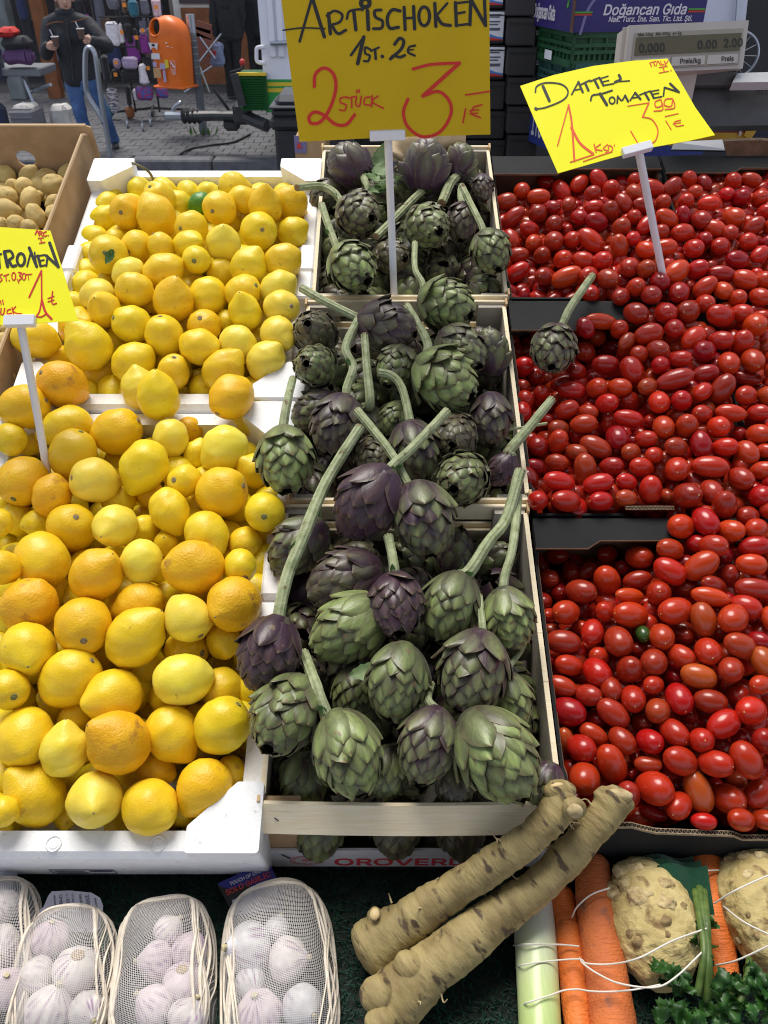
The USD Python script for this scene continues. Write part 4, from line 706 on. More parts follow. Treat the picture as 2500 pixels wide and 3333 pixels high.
# zoom, x, y, radius, tip x, tip y, facing, colour, opening, height above rims, label, stem points (zoom x, y[, height]), stem radius in px
AR = [
 (K5, 490, 240, 150, 400, 140, -.5, 'p', .15, .030, 'purple artichoke at left rear of rear crate, cut stem pointing forward', [(600, 360), (650, 470)], 42),
 (K5, 1010, 245, 165, 1030, 60, -.2, 'p', .25, .045, 'large purple artichoke standing right of the sign stick, tip up', [(905, 490), (790, 610), (672, 725)], 42),
 (K5, 1235, 220, 120, 1260, 90, -.4, 'm', .20, .030, 'purple artichoke by the right rear corner board, stem hanging down', [(1170, 370), (1115, 500)], 52),
 (K5, 1390, 400, 80, 1400, 520, .2, 'p', .10, .010, 'slim purple artichoke against the right side of the rear crate', None, 30),
 (K5, 555, 575, 155, 645, 650, .75, 'm', .12, .040, 'artichoke with a curved stem sticking out left over the lemons', [(395, 435), (290, 385), (135, 395, .06)], 44),
 (K5, 1020, 660, 160, 1090, 745, .8, 'g', .08, .040, 'green artichoke facing forward right of the sign stick', None, 40),
 (K5, 1250, 635, 120, 1235, 790, .3, 'p', .10, .020, 'dull purple artichoke behind the right front of rear crate', [(1240, 440), (1250, 380)], 36),
 (K5, 1450, 830, 142, 1480, 950, .45, 'g', .12, .045, 'green artichoke overhanging the right side of the rear crate', [(1380, 640), (1320, 520), (1250, 380)], 40),
 (K5, 515, 935, 168, 625, 1075, .55, 'l', .18, .050, 'light green artichoke leaning over the front slat of rear crate', [(385, 740), (340, 620), (305, 510)], 46),
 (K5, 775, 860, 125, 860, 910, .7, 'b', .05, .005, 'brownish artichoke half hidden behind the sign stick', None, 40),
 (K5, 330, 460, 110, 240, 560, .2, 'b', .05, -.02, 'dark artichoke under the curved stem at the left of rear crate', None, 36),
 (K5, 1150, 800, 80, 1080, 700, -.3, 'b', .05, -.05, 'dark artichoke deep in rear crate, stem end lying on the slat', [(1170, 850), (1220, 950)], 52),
 (K5, 1150, 1190, 178, 1285, 1275, .50, 'l', .32, .055, 'light green spiky artichoke at the rear slat of middle crate', [(985, 1040), (935, 940), (935, 770, .05)], 40),
 (K6, 765, 105, 145, 900, 150, .35, 'p', .12, .055, 'purple artichoke at the rear of middle crate, tip right', [(590, 50), (430, -30), (300, -105, .06)], 40),
 (K6, 375, 140, 128, 360, 130, .97, 'b', .10, .030, 'dark brown artichoke seen from its tip beside the lemons', None, 30),
 (K6, 372, 318, 122, 350, 325, .97, 'g', .05, .055, 'round green artichoke seen from its tip beside the lemons', None, 30),
 (K6, 815, 330, 120, 765, 440, .55, 'g', .06, .035, 'small green artichoke behind the curved stem in middle crate', None, 30),
 (K6, 1080, 390, 168, 1195, 490, .50, 'l', .30, .060, 'scuffed green artichoke in middle crate with long stem up left', [(985, 210), (930, 90), (870, -10, .05)], 42),
 (K6, 1165, 235, 138, 1275, 370, .55, 'm', .12, .040, 'green and purple artichoke behind the scuffed one', None, 36),
 (K6, 1320, 240, 112, 1305, 80, -.1, 'm', .20, .010, 'upright slim artichoke against the right side of middle crate', None, 36),
 (K6, 1320, 610, 125, 1315, 790, .25, 'p', .18, .030, 'drooping purple artichoke at the right side of middle crate', None, 36),
 (K6, 490, 640, 150, 430, 820, .35, 'p', .15, .045, 'purple artichoke at left of middle crate, stem rising to the rear', [(545, 440), (580, 320), (540, 220), (610, 60, .06)], 42),
 (K6, 370, 570, 120, 300, 620, .1, 'm', .10, .005, 'dark green artichoke behind the left purple one', None, 36),
 (K6, 213, 830, 165, 235, 1000, .45, 'l', .22, .055, 'light green artichoke hanging over the lemons at left', [(205, 630), (225, 510), (255, 385, .05)], 42),
 (K6, 665, 660, 110, 690, 760, .1, 'b', .05, -.01, 'hidden artichoke whose thick straight stem stands upright', [(672, 520, .045), (655, 330, .06), (642, 150, .065)], 42),
 (K6, 800, 610, 92, 760, 690, .3, 'g', .06, .01, 'small green artichoke behind the crossing stems', None, 30),
 (K6, 915, 780, 142, 960, 970, .25, 'm', .15, .035, 'green purple artichoke below the curved stem in middle crate', [(885, 610), (845, 440), (790, 370), (715, 350, .07)], 40),
 (K6, 1130, 700, 128, 1112, 735, .9, 'b', .10, .035, 'brownish artichoke seen from its tip in middle crate', None, 36),
 (K6, 1168, 930, 150, 1110, 985, .88, 'g', .10, .060, 'green artichoke at the front slat of middle crate, open tip facing forward', None, 36),
 (K6, 1385, 880, 82, 1340, 960, -.2, 'v', .10, .020, 'dark purple artichoke whose stem crosses onto the tomatoes', [(1420, 780), (1530, 650, .055), (1655, 495, .065)], 46),
 (K6, 690, 810, 115, 705, 850, .8, 'b', .15, .010, 'dark artichoke with open tip behind the crossing stems', None, 36),
 (K6, 655, 1060, 185, 520, 1260, .0, 'v', .12, .075, 'deep purple artichoke below the crossing stems, tip down left', [(800, 850), (900, 760), (1090, 560, .12)], 46),
 (K6, 962, 1150, 180, 990, 1300, .35, 'm', .12, .070, 'green purple artichoke at the middle slat, stem running up left', [(880, 960), (780, 780), (600, 555, .095)], 44),
 (K7, 372, 110, 130, 260, 215, .1, 'm', .12, .020, 'mottled artichoke at left rear of front crate under the long stem', None, 36),
 (K7, 240, 600, 148, 190, 780, .25, 'v', .14, .065, 'dark purple artichoke with a very long stem, at the left', [(290, 400), (330, 230), (400, 60), (500, -180, .09), (655, -430, .105)], 50),
 (K7, 580, 265, 150, 425, 330, .3, 'p', .15, .035, 'dull purple artichoke lying sideways, tip left, in front crate', None, 40),
 (K7, 600, 480, 160, 470, 570, .2, 'l', .12, .045, 'light green artichoke lying diagonally behind the deep purple one', None, 40),
 (K7, 815, 375, 135, 822, 470, .70, 'v', .10, .075, 'deep violet artichoke with dark open tip in front crate', [(805, 190), (780, 60, .075)], 42),
 (K7, 1058, 385, 138, 1005, 530, .35, 'g', .12, .060, 'green artichoke right of the violet one, stem up right', [(1150, 215), (1230, 90), (1310, -15, .07), (1375, -235, .085)], 48),
 (K7, 1322, 440, 122, 1345, 620, .25, 'l', .30, .050, 'pale green spiky artichoke at the right side of front crate', [(1305, 240), (1340, 110), (1365, -120, .06)], 36),
 (K7, 818, 720, 148, 775, 905, .45, 'g', .10, .070, 'green artichoke in the middle of front crate, tip down', None, 40),
 (K7, 1160, 680, 165, 1110, 830, .45, 'm', .18, .070, 'large green purple artichoke at centre right of front crate', [(1205, 480), (1190, 330, .07)], 30),
 (K7, 318, 870, 168, 262, 975, .78, 'g', .20, .065, 'green artichoke with open rosette tip at front left, beside lemons', None, 40),
 (K7, 600, 1045, 165, 665, 1215, .45, 'l', .10, .065, 'green artichoke with pale scratches at the front slat', [(500, 860), (450, 720), (400, 590, .03)], 50),
 (K7, 960, 1010, 145, 900, 1180, .40, 'm', .10, .060, 'purple green artichoke at front slat between two green ones', [(960, 800), (975, 730, .03)], 34),
 (K7, 1270, 1050, 190, 1385, 1205, .50, 'l', .14, .075, 'largest pale green artichoke at front right of front crate', None, 40),
 (K7, 1325, 810, 110, 1350, 960, .15, 'l', .15, .025, 'pale green artichoke behind the largest one at right', [(1385, 560, .02), (1390, 480, .01)], 24),
 (K7, 400, 1175, 115, 390, 1320, .15, 'g', .04, -.040, 'dark green artichoke low at the front left corner', None, 36),
 (K7, 1480, 1180, 85, 1440, 1260, .2, 'm', .10, .010, 'small artichoke squeezed in the front right corner', None, 30),
 (K7, 620, 770, 105, 600, 880, .3, 'g', .06, .005, 'green artichoke deep in the middle left of front crate', None, 30),
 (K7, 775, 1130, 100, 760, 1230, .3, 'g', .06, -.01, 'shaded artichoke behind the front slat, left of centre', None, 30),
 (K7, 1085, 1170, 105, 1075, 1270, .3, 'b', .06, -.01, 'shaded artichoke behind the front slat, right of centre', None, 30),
 (K8, 372, 620, 145, 340, 745, .62, 'm', .14, .040, 'loose artichoke lying on the tomatoes with its stem up right', [(425, 470), (480, 360), (605, 180, .05)], 44),
]
for i, (K, x, y, r, tx, ty, fc, col, op, w, lab, st, sr) in enumerate(AR):
    z, k = K; px, py = z(x, y); P = onw(px, py, w); R = r * k * depth(P) / FPX; d = np.array([tx - x, ty - y], float); d /= max(np.hypot(*d), 1e-6); c = math.sqrt(max(0, 1 - fc * fc)); ax = camdir(d[0] * c, d[1] * c, fc)
    stp = [(*z(q[0], q[1]), *q[2:]) for q in st] if st else None
    artichoke(P, ax, R * .92, col, op + .16, 300 + i, lab, stp, sr * k * .5 * depth(P) / FPX * 1.06, n=54, roll=i)
# three that show only below the front slat
for i, (x, y) in enumerate(((470, 1395), (815, 1385), (1100, 1390))):
    px, py = a7(x, y); P = ony(px, py - 22, .690); artichoke(P, camdir(.08 * (i - 1), 1, .28), .039, 'gbb'[i], .30, 400 + i, ('green artichoke seen in the gap below the front slat, left', 'artichoke seen in the gap below the front slat, middle', 'artichoke seen in the gap below the front slat, right')[i], None, n=46)
# the heads underneath
low = []; g = np.random.default_rng(77); ACU = []
for u0, u1, v0, v1 in ((-.166, .240, .03, .49), (-.156, .247, .53, 1.0), (-.147, .255, 1.05, 1.55)):
    for v in np.arange(v0 + .045, v1 - .02, .072):
        for u in np.linspace(u0 + .044, u1 - .044, 5):
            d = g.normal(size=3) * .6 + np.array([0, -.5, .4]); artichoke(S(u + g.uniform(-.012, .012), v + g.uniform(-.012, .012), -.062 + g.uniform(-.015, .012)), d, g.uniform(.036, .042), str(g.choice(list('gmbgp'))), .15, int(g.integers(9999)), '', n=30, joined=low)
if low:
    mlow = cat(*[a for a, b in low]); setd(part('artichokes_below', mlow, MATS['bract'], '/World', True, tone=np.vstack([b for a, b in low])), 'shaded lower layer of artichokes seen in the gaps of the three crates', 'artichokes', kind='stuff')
# loose leaves among the artichokes
mat('loose_leaf', (.10, .17, .06), (.20, .28, .11), rough=.6, scale=60, trans=.2, rnd=.15)
g = np.random.default_rng(31)
for i in range(9):
    px, py = a5(650 + 22 * (i % 4) * 2 + g.uniform(-20, 20), 270 + 50 * (i // 3) + g.uniform(-15, 15)); P = onw(px, py, .03 + .004 * i); M = mtx(basis(EW + g.normal(size=3) * .5, g.normal(size=3)), P)
    solo('torn_leaf', noisy(xf(leaf_geo(.055, .017, .5, i, 10), M), .004, 60, i), MATS['loose_leaf'], f'crumpled pale green leaf, {("lowest", "second", "third", "fourth", "fifth", "sixth", "seventh", "eighth", "topmost")[i]} of the tuft left of the sign stick', 'leaf', 'leaves in the tuft by the sign stick')
px, py = a7(610, 690); solo('torn_leaf', xf(leaf_geo(.05, .013, .3, 44), mtx(basis(EW, (1, .2, 0)), onw(px, py, .06))), MATS['loose_leaf'], 'curled dark leaf between artichokes, middle left of front crate', 'leaf')
p = [onw(1640, 1398, .03), onw(1700, 1392, .028), onw(1780, 1378, .02)]; solo('tomato_twig', tube(smoothpath(p, 10), .0028, 6), MATS['artichoke_stem'], 'thin green twig beside the crossing stem on the tomatoes', 'twig')
# the pale root end that lies behind the rear artichokes
mat('root_pale', (.50, .36, .20), (.62, .47, .29), rough=.7, scale=30, bump=.4, bscale=90, bdist=.003)
P = [onw(1292, 515, .02), onw(1320, 478, .04), onw(1420, 452, .05), onw(1500, 440, .05)]; pth = smoothpath(P, 24)
t = thing('horseradish_root', 'pale horseradish root end lying behind the rear artichokes', 'horseradish')
part('root_body', noisy(tube(pth, .034 + .003 * np.sin(np.linspace(0, 22, 24)), 18), .003, 40, 3), MATS['root_pale'], t, 50); part('broken_tip', noisy(lathe([(.0001, .004), (.010, .003), (.014, -.006)], 9), .002, 200), MATS['foam'], t) if False else None
# ---------------------------------------------------------------- price signs on sticks
mat('card_mustard', (.60, .395, .004), (.63, .42, .006), rough=.6, scale=9, spec=.3)  # mustard card; part of its dark tone paints in the backlit shade
mat('card_neon', (.94, .88, .008), (.95, .90, .012), rough=.55, scale=7, spec=.3)
def onpl(px, py, p0, n):
    d = ray(px, py); return EYE + d * (np.dot(p0 - EYE, n) / np.dot(d, n))
def EL(cx, cy, rx, ry, n=16): return [(cx + rx * math.cos(a), cy + ry * math.sin(a)) for a in np.linspace(-1.5, 4.85, n)]
def P(s): return [tuple(map(float, q.split(','))) for q in s.split()]
def sign(label, outline, p0, n, sets, clip, stick, sr, matn):
    t = thing('price_sign', label, 'price sign'); n = np.asarray(n, float) / np.linalg.norm(n)
    X_ = np.array([1.0, 0, 0]); Y_ = np.cross(n, X_); M = mtx(np.stack([X_, Y_, n], 1), p0); Mi = np.linalg.inv(M)
    loc = np.array([trimesh.transform_points([onpl(*q, p0, n)], Mi)[0][:2] for q in outline]); card = part('card', xf(prism(Polygon(loc), .0012), M), MATS[matn], t, False)
    for nm, mt, z, lines in sets:
        def mp(xy, top): return np.array([onpl(*z(x, y), p0, n) + n * (.0019 if q else .0013) for (x, y), q in zip(xy, top)])
        [part(nm, c_, MATS[mt], card, False) for c_ in strokes(lines, mp).split(only_watertight=False)]
    c = [onpl(*q, p0 + n * .004, n) for q in clip]; part('clip', cat(beam((c[0] + c[3]) / 2, (c[1] + c[2]) / 2, np.linalg.norm(c[0] - c[3]), .012, n, .001)), MATS['white_plastic'], t, 30)
    a = onpl(*stick[0], p0, n); b = onw(stick[1][0], stick[1][1], stick[2]); b = b + (b - a) * .18
    part('stick', tube(smoothpath([a, (a + b) / 2 + np.array([.0, .002, 0]), b], 10), sr, 12), MATS['white_plastic'], t, True)
z2 = lambda x, y: (850 + x * .5124, y * .5124)
blackA = [(P('332,-45 245,262'), 15), (P('322,-25 402,232'), 20), (P('140,191 260,176 405,181'), 9), (P('428,85 440,212'), 20), (P('418,98 465,68 515,92 500,138 442,158'), 15), (P('448,158 488,212 538,190'), 17), (P('545,118 560,72 620,58 645,62'), 14), (P('588,65 602,188'), 20),
  (EL(662, 18, 27, 27), 24), (P('676,68 681,186'), 21), (P('762,62 722,68 728,108 770,132 765,176 714,181'), 17), (P('882,68 832,62 802,112 816,176 872,172'), 19), (P('908,45 915,186'), 19), (P('968,40 975,182'), 19), (P('910,116 975,110'), 14), (EL(1036, 102, 34, 60), 18), (P('1103,20 1110,166'), 19), (P('1182,20 1114,98'), 14), (P('1114,98 1150,150 1202,160'), 19),
  (P('1234,15 1240,162'), 19), (P('1232,20 1312,10'), 14), (P('1238,86 1292,76'), 14), (P('1240,160 1312,152'), 14), (P('1326,156 1332,-10'), 19), (P('1332,-5 1425,160'), 20), (P('1425,162 1418,-15'), 18),
  (P('572,348 652,234'), 15), (P('652,234 614,402'), 21), (P('692,312 662,300 662,338 690,352 680,386 654,386'), 13), (P('698,322 748,300'), 12), (P('724,312 728,372'), 15), (P('769,356 771,358'), 20), (P('848,280 880,242 906,262 888,312 822,372'), 18), (P('822,374 842,352 880,362 912,350'), 16), (P('978,288 942,298 934,330 976,352'), 13), (P('928,318 966,314'), 8)]
redA = [(P('338,548 345,470 402,430 460,470 475,560 440,680 380,770 320,782 304,742 340,710 400,730 470,786 540,790 594,728'), 19), (P('546,614 505,622 506,650 540,666 530,700 498,696'), 9), (P('548,622 604,610'), 8), (P('575,616 576,682'), 9), (P('606,612 601,660 625,672 636,610'), 9), (P('608,572 609,588'), 9), (P('622,568 623,584'), 9), (P('692,614 660,622 656,660 692,666'), 9), (P('706,604 700,676'), 9), (P('742,608 706,645 776,686'), 9),
  (P('965,437 1080,408 1258,398'), 17), (P('1258,400 1028,608'), 22), (P('1028,608 1130,580 1200,650 1200,740 1130,840 1020,866 930,800 904,710 932,628'), 18), (P('1298,602 1452,578'), 9), (P('1298,690 1282,778'), 9), (P('1402,664 1352,680 1336,720 1392,746'), 9), (P('1324,702 1382,696'), 7), (P('1324,722 1376,716'), 7)]
pA = np.array([0, 1.57, 1.9]); nA = (0, -1, -.06)
sign('large mustard price sign for artichokes, partly darkened for shade, on a white stick', [(905, -85), (1592, -85), (1596, 437), (1250, 447), (975, 461)], pA, nA, (('lettering', 'ink_black', z2, [(p, w * 1.12) for p, w in blackA]), ('price_lettering', 'ink_red', z2, [(p, w * 1.1) for p, w in redA])), [(1203, 425), (1319, 423), (1319, 453), (1204, 458)], ((1263, 440), (1284, 985), -.03), .0075, 'card_mustard')
z3 = lambda x, y: (1600 + x * .5425, y * .5425)
blackB = [(P('262,556 272,520 330,500 420,510 458,552 430,602 330,646 266,658'), 9), (P('264,655 268,658'), 18), (P('308,522 346,608'), 17), (P('480,570 520,495'), 9), (P('520,495 546,556'), 13), (P('490,546 538,536'), 7), (P('528,514 588,485'), 9), (P('560,500 580,546'), 14), (P('590,492 648,468'), 9), (P('616,482 640,530'), 14), (P('650,476 670,516'), 13), (P('648,476 698,460'), 7), (P('660,496 702,486'), 7), (P('670,516 732,505'), 8), (P('764,455 772,480 740,496'), 15), (P('742,494 826,488'), 7),
  (P('594,606 605,576 660,566 722,546'), 10), (P('650,566 690,632'), 17), (EL(722, 606, 17, 20), 9), (P('752,622 756,580'), 10), (P('756,582 780,606 800,576'), 9), (P('800,576 818,612'), 12), (P('830,606 860,560'), 9), (P('860,560 892,598'), 13), (P('845,592 882,585'), 7), (P('888,572 948,550'), 8), (P('918,560 942,602'), 13), (P('953,552 972,592'), 12), (P('953,552 1002,543'), 7), (P('962,570 1002,562'), 7), (P('972,592 1020,583'), 8), (P('1030,578 1036,528'), 9), (P('1036,528 1122,556'), 10), (P('1122,556 1070,505'), 13)]
redB = [(P('395,876 461,634'), 7), (P('461,634 480,740 496,970'), 11), (P('478,770 530,862 608,926'), 14), (P('472,976 612,930'), 7), (P('614,868 626,916'), 7), (P('652,868 620,896 662,906'), 7), (P('694,870 670,894 698,906 702,876 726,890 714,914 684,918'), 6), (P('550,972 650,936 722,914'), 6), (P('735,874 737,876'), 6),
  (P('815,640 942,620'), 5), (P('942,620 905,705'), 9), (P('905,705 960,720 996,780 985,840 958,866'), 7), (P('834,790 876,862'), 6), (P('1012,600 980,615 986,646 1020,635 1014,600 1026,660 974,670'), 7), (P('1082,594 1042,600 1036,634 1076,640 1086,600 1096,650 1040,660'), 7), (P('1040,702 1118,684'), 5), (P('1044,728 1076,780'), 5), (P('1132,724 1096,735 1106,760 1150,754'), 6), (P('1088,746 1132,738'), 5),
  (P('948,380 958,402'), 6), (P('955,378 986,371'), 5), (P('970,376 978,398'), 6), (P('986,398 996,370 1012,394'), 5), (P('1013,370 1020,392 1034,388'), 5), (P('1034,370 1043,383'), 5), (P('1056,368 1038,400'), 5), (P('1004,408 1052,400'), 5), (P('1026,405 1036,434'), 6), (P('1004,441 1060,431'), 5), (P('1074,425 1076,427'), 6)]
pB = ony(2072, 478, 1.545); nB = (0, -.66, .75)
sign('neon yellow tilted price sign for date tomatoes', [(1693, 281), (1800, 246), (1930, 216), (2060, 199), (2172, 192), (2212, 262), (2262, 350), (2327, 441), (2240, 460), (2120, 481), (1970, 521), (1816, 565), (1765, 450)], pB, nB, (('lettering', 'ink_black', z3, blackB), ('price_lettering', 'ink_orange', z3, redB)), [(2022, 486), (2118, 461), (2123, 486), (2029, 511)], ((2078, 485), (2166, 935), .0), .0075, 'card_neon')
zc = lambda x, y: (x * .2712, 720 + y * .2712)
blackC = [(P('-80,430 20,398'), 22), (P('-15,410 -2,560'), 36), (P('58,372 96,548'), 40), (P('58,370 130,364 162,428 110,472'), 30), (P('110,472 150,542 194,538'), 34), (EL(256, 466, 46, 74), 32), (P('330,548 372,390'), 20), (P('356,326 445,548'), 36), (P('445,548 420,380'), 18), (P('458,420 492,542'), 32), (P('440,426 538,410'), 20), (P('470,482 532,470'), 18), (P('490,546 562,530'), 20), (P('562,542 575,420'), 22), (P('560,418 704,550'), 34), (P('704,552 600,266'), 36)]
redC = [(P('32,640 0,662 30,702 8,732'), 13), (P('48,662 112,640'), 12), (P('75,655 82,722'), 13), (P('114,715 116,718'), 14), (EL(170, 666, 23, 46), 13), (P('214,702 230,746'), 11), (P('226,620 262,626 240,660 266,682 234,716'), 13), (EL(292, 670, 21, 40), 12), (P('318,646 386,640'), 11), (P('340,652 350,712'), 8), (P('355,916 502,600'), 20), (P('502,600 506,940'), 17), (P('506,940 480,1080 440,1146'), 16), (P('506,950 550,1092 622,1176'), 27), (P('440,1150 500,1152 556,1120'), 16), (P('636,850 625,960 640,1000 682,990'), 15), (P('580,932 652,905'), 12), (P('580,972 652,950'), 12),
  (P('-12,1030 0,1132'), 14), (P('20,1050 15,1110 45,1122 62,1050'), 14), (P('10,958 18,1002'), 12), (P('36,950 46,1002'), 12), (P('132,1060 95,1076 96,1116 142,1110'), 14), (P('150,1040 166,1122'), 14), (P('192,1030 160,1076 210,1112 262,1114'), 13), (P('428,164 452,118 476,178'), 15), (P('476,176 480,125 512,140 490,156 518,182'), 13), (P('558,130 526,150 540,186 568,175'), 14), (P('585,176 588,179'), 12), (P('464,211 526,205'), 12), (P('490,210 506,266'), 14), (P('480,270 542,258'), 13)]
pC = ony(65, 1045, 1.235); nC = (0, -.68, .73)
sign('neon yellow price sign for lemons at the left edge', [(-230, 735), (0, 740), (165, 752), (208, 890), (255, 1045), (60, 1056), (-170, 1068)], pC, nC, (('lettering', 'ink_black', zc, blackC), ('price_lettering', 'ink_red', zc, redC)), [(12, 1030), (112, 1028), (119, 1060), (18, 1063)], ((66, 1048), (147, 1500), .02), .0066, 'card_neon')
# ---------------------------------------------------------------- garlic in net bags on the turf
Z0 = .9590
nd = {'at': ('attribute', {'attribute': 'tone'}), 'tc': ('texture_coordinate', {}), 'n': ('noise_texture', {'scale': 90.0, 'detail': 4.0}), 'r': ('rgb_ramp', {'ramp': [(.3, (.80, .80, .80)), (.7, (1.1, 1.1, 1.1))]}), 'm': ('mix_color', {'blend_type': 'multiply', 'fac': 1.0, 'use_clamp': False}), 'p': ('principled_bsdf', {'roughness': .42, 'specular_ior_level': .45, 'subsurface_weight': .1, 'subsurface_scale': .004})}
MATS['garlic'] = usdkit.material(stage, '/World/Looks/garlic', nd, [('tc.object', 'n.vector'), ('n.fac', 'r.fac'), ('at.color', 'm.a'), ('r.color', 'm.b'), ('m.result', 'p.base_color')], surface='p.BSDF')
mat('garlic_root', (.30, .20, .10), (.48, .36, .20), rough=.9, scale=300)
mat('garlic_neck', (.52, .45, .27), (.58, .52, .32), rough=.7, scale=150)
mat('net_strand', (.66, .58, .47), (.78, .71, .60), rough=.65, scale=120, spec=.3, bump=.3, bscale=500)
nn = {'uv': ('uvmap', {'attribute': 'st'}), 'sx': ('separate_xyz', {})}
nl = [('uv.UV', 'sx.vector')]
for k, ax_, per in (('a', 'x', .0030), ('b', 'y', .0020)):
    nn['m' + k] = ('math', {'math_type': 'multiply', 'value2': 1 / per}); nn['f' + k] = ('math', {'math_type': 'fraction'}); nn['l' + k] = ('math', {'math_type': 'less_than', 'value2': .17 if k == 'a' else .22})
    nl += [(f'sx.{ax_}', f'm{k}.value1'), (f'm{k}.value', f'f{k}.value1'), (f'f{k}.value', f'l{k}.value1')]
nn.update({'mx': ('math', {'math_type': 'maximum'}), 'tr': ('transparent_bsdf', {}), 'p': ('principled_bsdf', {'base_color': (.74, .70, .68), 'roughness': .5}), 'mc': ('mix_closure', {})})
nl += [('la.value', 'mx.value1'), ('lb.value', 'mx.value2'), ('mx.value', 'mc.fac'), ('tr.BSDF', 'mc.closure1'), ('p.BSDF', 'mc.closure2')]
MATS['net'] = usdkit.material(stage, '/World/Looks/net', nn, nl, surface='mc.closure')
def garlic(px, py, r, ax, style, label, group, zc_=None):
    Pc = onz(px, py, Z0 + .034 if zc_ is None else zc_); R = r * 1.10 * depth(Pc) / FPX; g = np.random.default_rng(int(px * 7 + py)); M = mtx(basis(ax, (.3, .2, 1)), Pc); t = thing('garlic_bulb', label, 'garlic', group, M)
    n = 20; th = np.linspace(0, np.pi, n); pr = [(max(1e-4, math.sin(a) ** .9 * (1 - .10 * math.cos(a))), math.cos(a) * .84) for a in th]
    pr = [(r_ if z_ < .72 else max(r_ * (1 - (z_ - .72) * 2.2), .16), z_ + (max(0, z_ - .72) * 1.3)) for r_, z_ in pr][::-1]; m = lathe(pr, 40); v = np.array(m.vertices); a = np.arctan2(v[:, 1], v[:, 0]); k = g.integers(6, 9)
    ridge = (.035 if style == 's' else .06) * np.abs(np.cos(a * k / 2 + meshkit.fbm(v * 2 + px, 2, 1) * 1.5)) * np.clip(1 - (v[:, 2] / .95) ** 2, 0, 1); v *= (1 - ridge + .10 * (meshkit.fbm(v * 1.2 + px, 2, 3) - .5))[:, None]; m.vertices = v * R; v = v * R
    st = np.clip(np.cos(a * (k * 2 + 1) + 3 * meshkit.fbm(v * 3 / R, 2, 5)) * 1.5 - .35, 0, 1) * np.clip(meshkit.fbm(v * 1.6 / R + py, 2, 8) * 4 - 1.5, 0, 1); w = np.array([.74, .69, .65]) if style == 'w' else np.array([.70, .58, .62]) if style == 'p' else np.array([.74, .73, .74])
    c = w * (1 - st[:, None] * .9) + np.array([.28, .13, .30]) * st[:, None] * .9; part('bulb', m, MATS['garlic'], t, 60, tone=np.repeat(c, 1, 0) if False else None) if False else None
    b = usdkit.mesh(stage, numbered(str(t.GetPath()), 'bulb'), m, MATS['garlic'], True); UsdGeom.PrimvarsAPI(b).CreatePrimvar('tone', Sdf.ValueTypeNames.Color3fArray, 'vertex').Set(Vt.Vec3fArray.FromNumpy(c.astype(np.float32)))
    part('neck', noisy(lathe([(.15 * R, .84 * R), (.12 * R, 1.00 * R), (.13 * R, 1.12 * R), (.02 * R, 1.15 * R)], 12), .0008, 250, int(px)), MATS['garlic_neck'], t); part('root_plate', noisy(lathe([(.30 * R, -.78 * R), (.26 * R, -.86 * R), (.08 * R, -.84 * R), (.0001, -.83 * R)], 14), .0010, 300, int(py)), MATS['garlic_root'], t)
def net_bag(label, top, bot, hw, h, seed, power=4.0):
    t = thing('net_bag', label, 'net bag'); A, B = onz(*top, Z0), onz(*bot, Z0); A[2] = B[2] = Z0; c, e = (A + B) / 2, (B - A) / 2; L = np.linalg.norm(e); e /= L; s = np.cross([0, 0, 1.0], e); g = np.random.default_rng(seed)
    def surf(u, a, lift=0.0):           # u along, a across (-1..1)
        k = np.clip(1 - np.abs(u) ** power, 0, 1); wd = hw * k ** .42; q = np.clip(1 - np.abs(a) ** 2.4, 0, 1) ** .55
        bump_ = 1 + .10 * np.sin(u * 5 + seed) * np.cos(a * 3 + seed * 2); return c + e * (u * L)[..., None] + s * (a * wd)[..., None] + np.array([0, 0, 1.0]) * ((h * k ** .5 * q * bump_) + .001 + lift)[..., None]
    nu, na = 40, 26; u, a = np.meshgrid(np.linspace(-1, 1, nu), np.linspace(-1, 1, na), indexing='ij'); m = grid_mesh(surf(u, a)); wv = .004 * np.sin(u * 7 + a * 2 + seed)
    part('net', m, MATS['net'], t, True, uvs=np.stack([(a * hw * 1.25 + wv + u * L * .12).ravel(), (u * L + .010 * a * a + .3 * wv).ravel()], 1))
    for k in range(15):                 # gathered folds of the net, running round the edge
        sd = -1 if k % 2 else 1; off = g.uniform(.72, 1.0); top_u = -g.uniform(.78, .97); uu = np.concatenate([np.linspace(1.0, top_u, 16), np.full(8, top_u)]) ; aa = np.concatenate([np.full(16, sd * off) + .09 * np.sin(np.linspace(0, 6, 16) + 2.1 * k), np.linspace(sd * off, -sd * off * g.uniform(.0, 1.0), 8)])
        uu = uu + .012 * np.sin(np.arange(24) * 1.1 + k); pth = surf(uu, np.clip(aa, -.995, .995), .0008 + .0012 * g.random()); pth = smoothpath(pth, 46); part('strand', tube(pth, g.uniform(.0011, .0026) * (1 + .3 * np.sin(np.linspace(0, 14, 46) + k)), 6, flat=.6), MATS['net_strand'], t, True)
    return surf, t
net_bag('net bag of garlic cut off by the left picture edge', (15, 2890), (-40, 3480), .057, .070, 1)
s1, b1 = net_bag('net bag of garlic with a white paper label behind it', (232, 2985), (205, 3500), .065, .073, 2)
net_bag('net bag of purple garlic between the two outer bags', (545, 2950), (530, 3500), .067, .073, 3)
s3, b3 = net_bag('net bag of garlic with a blue tag, rightmost', (895, 2902), (925, 3520), .075, .076, 4)
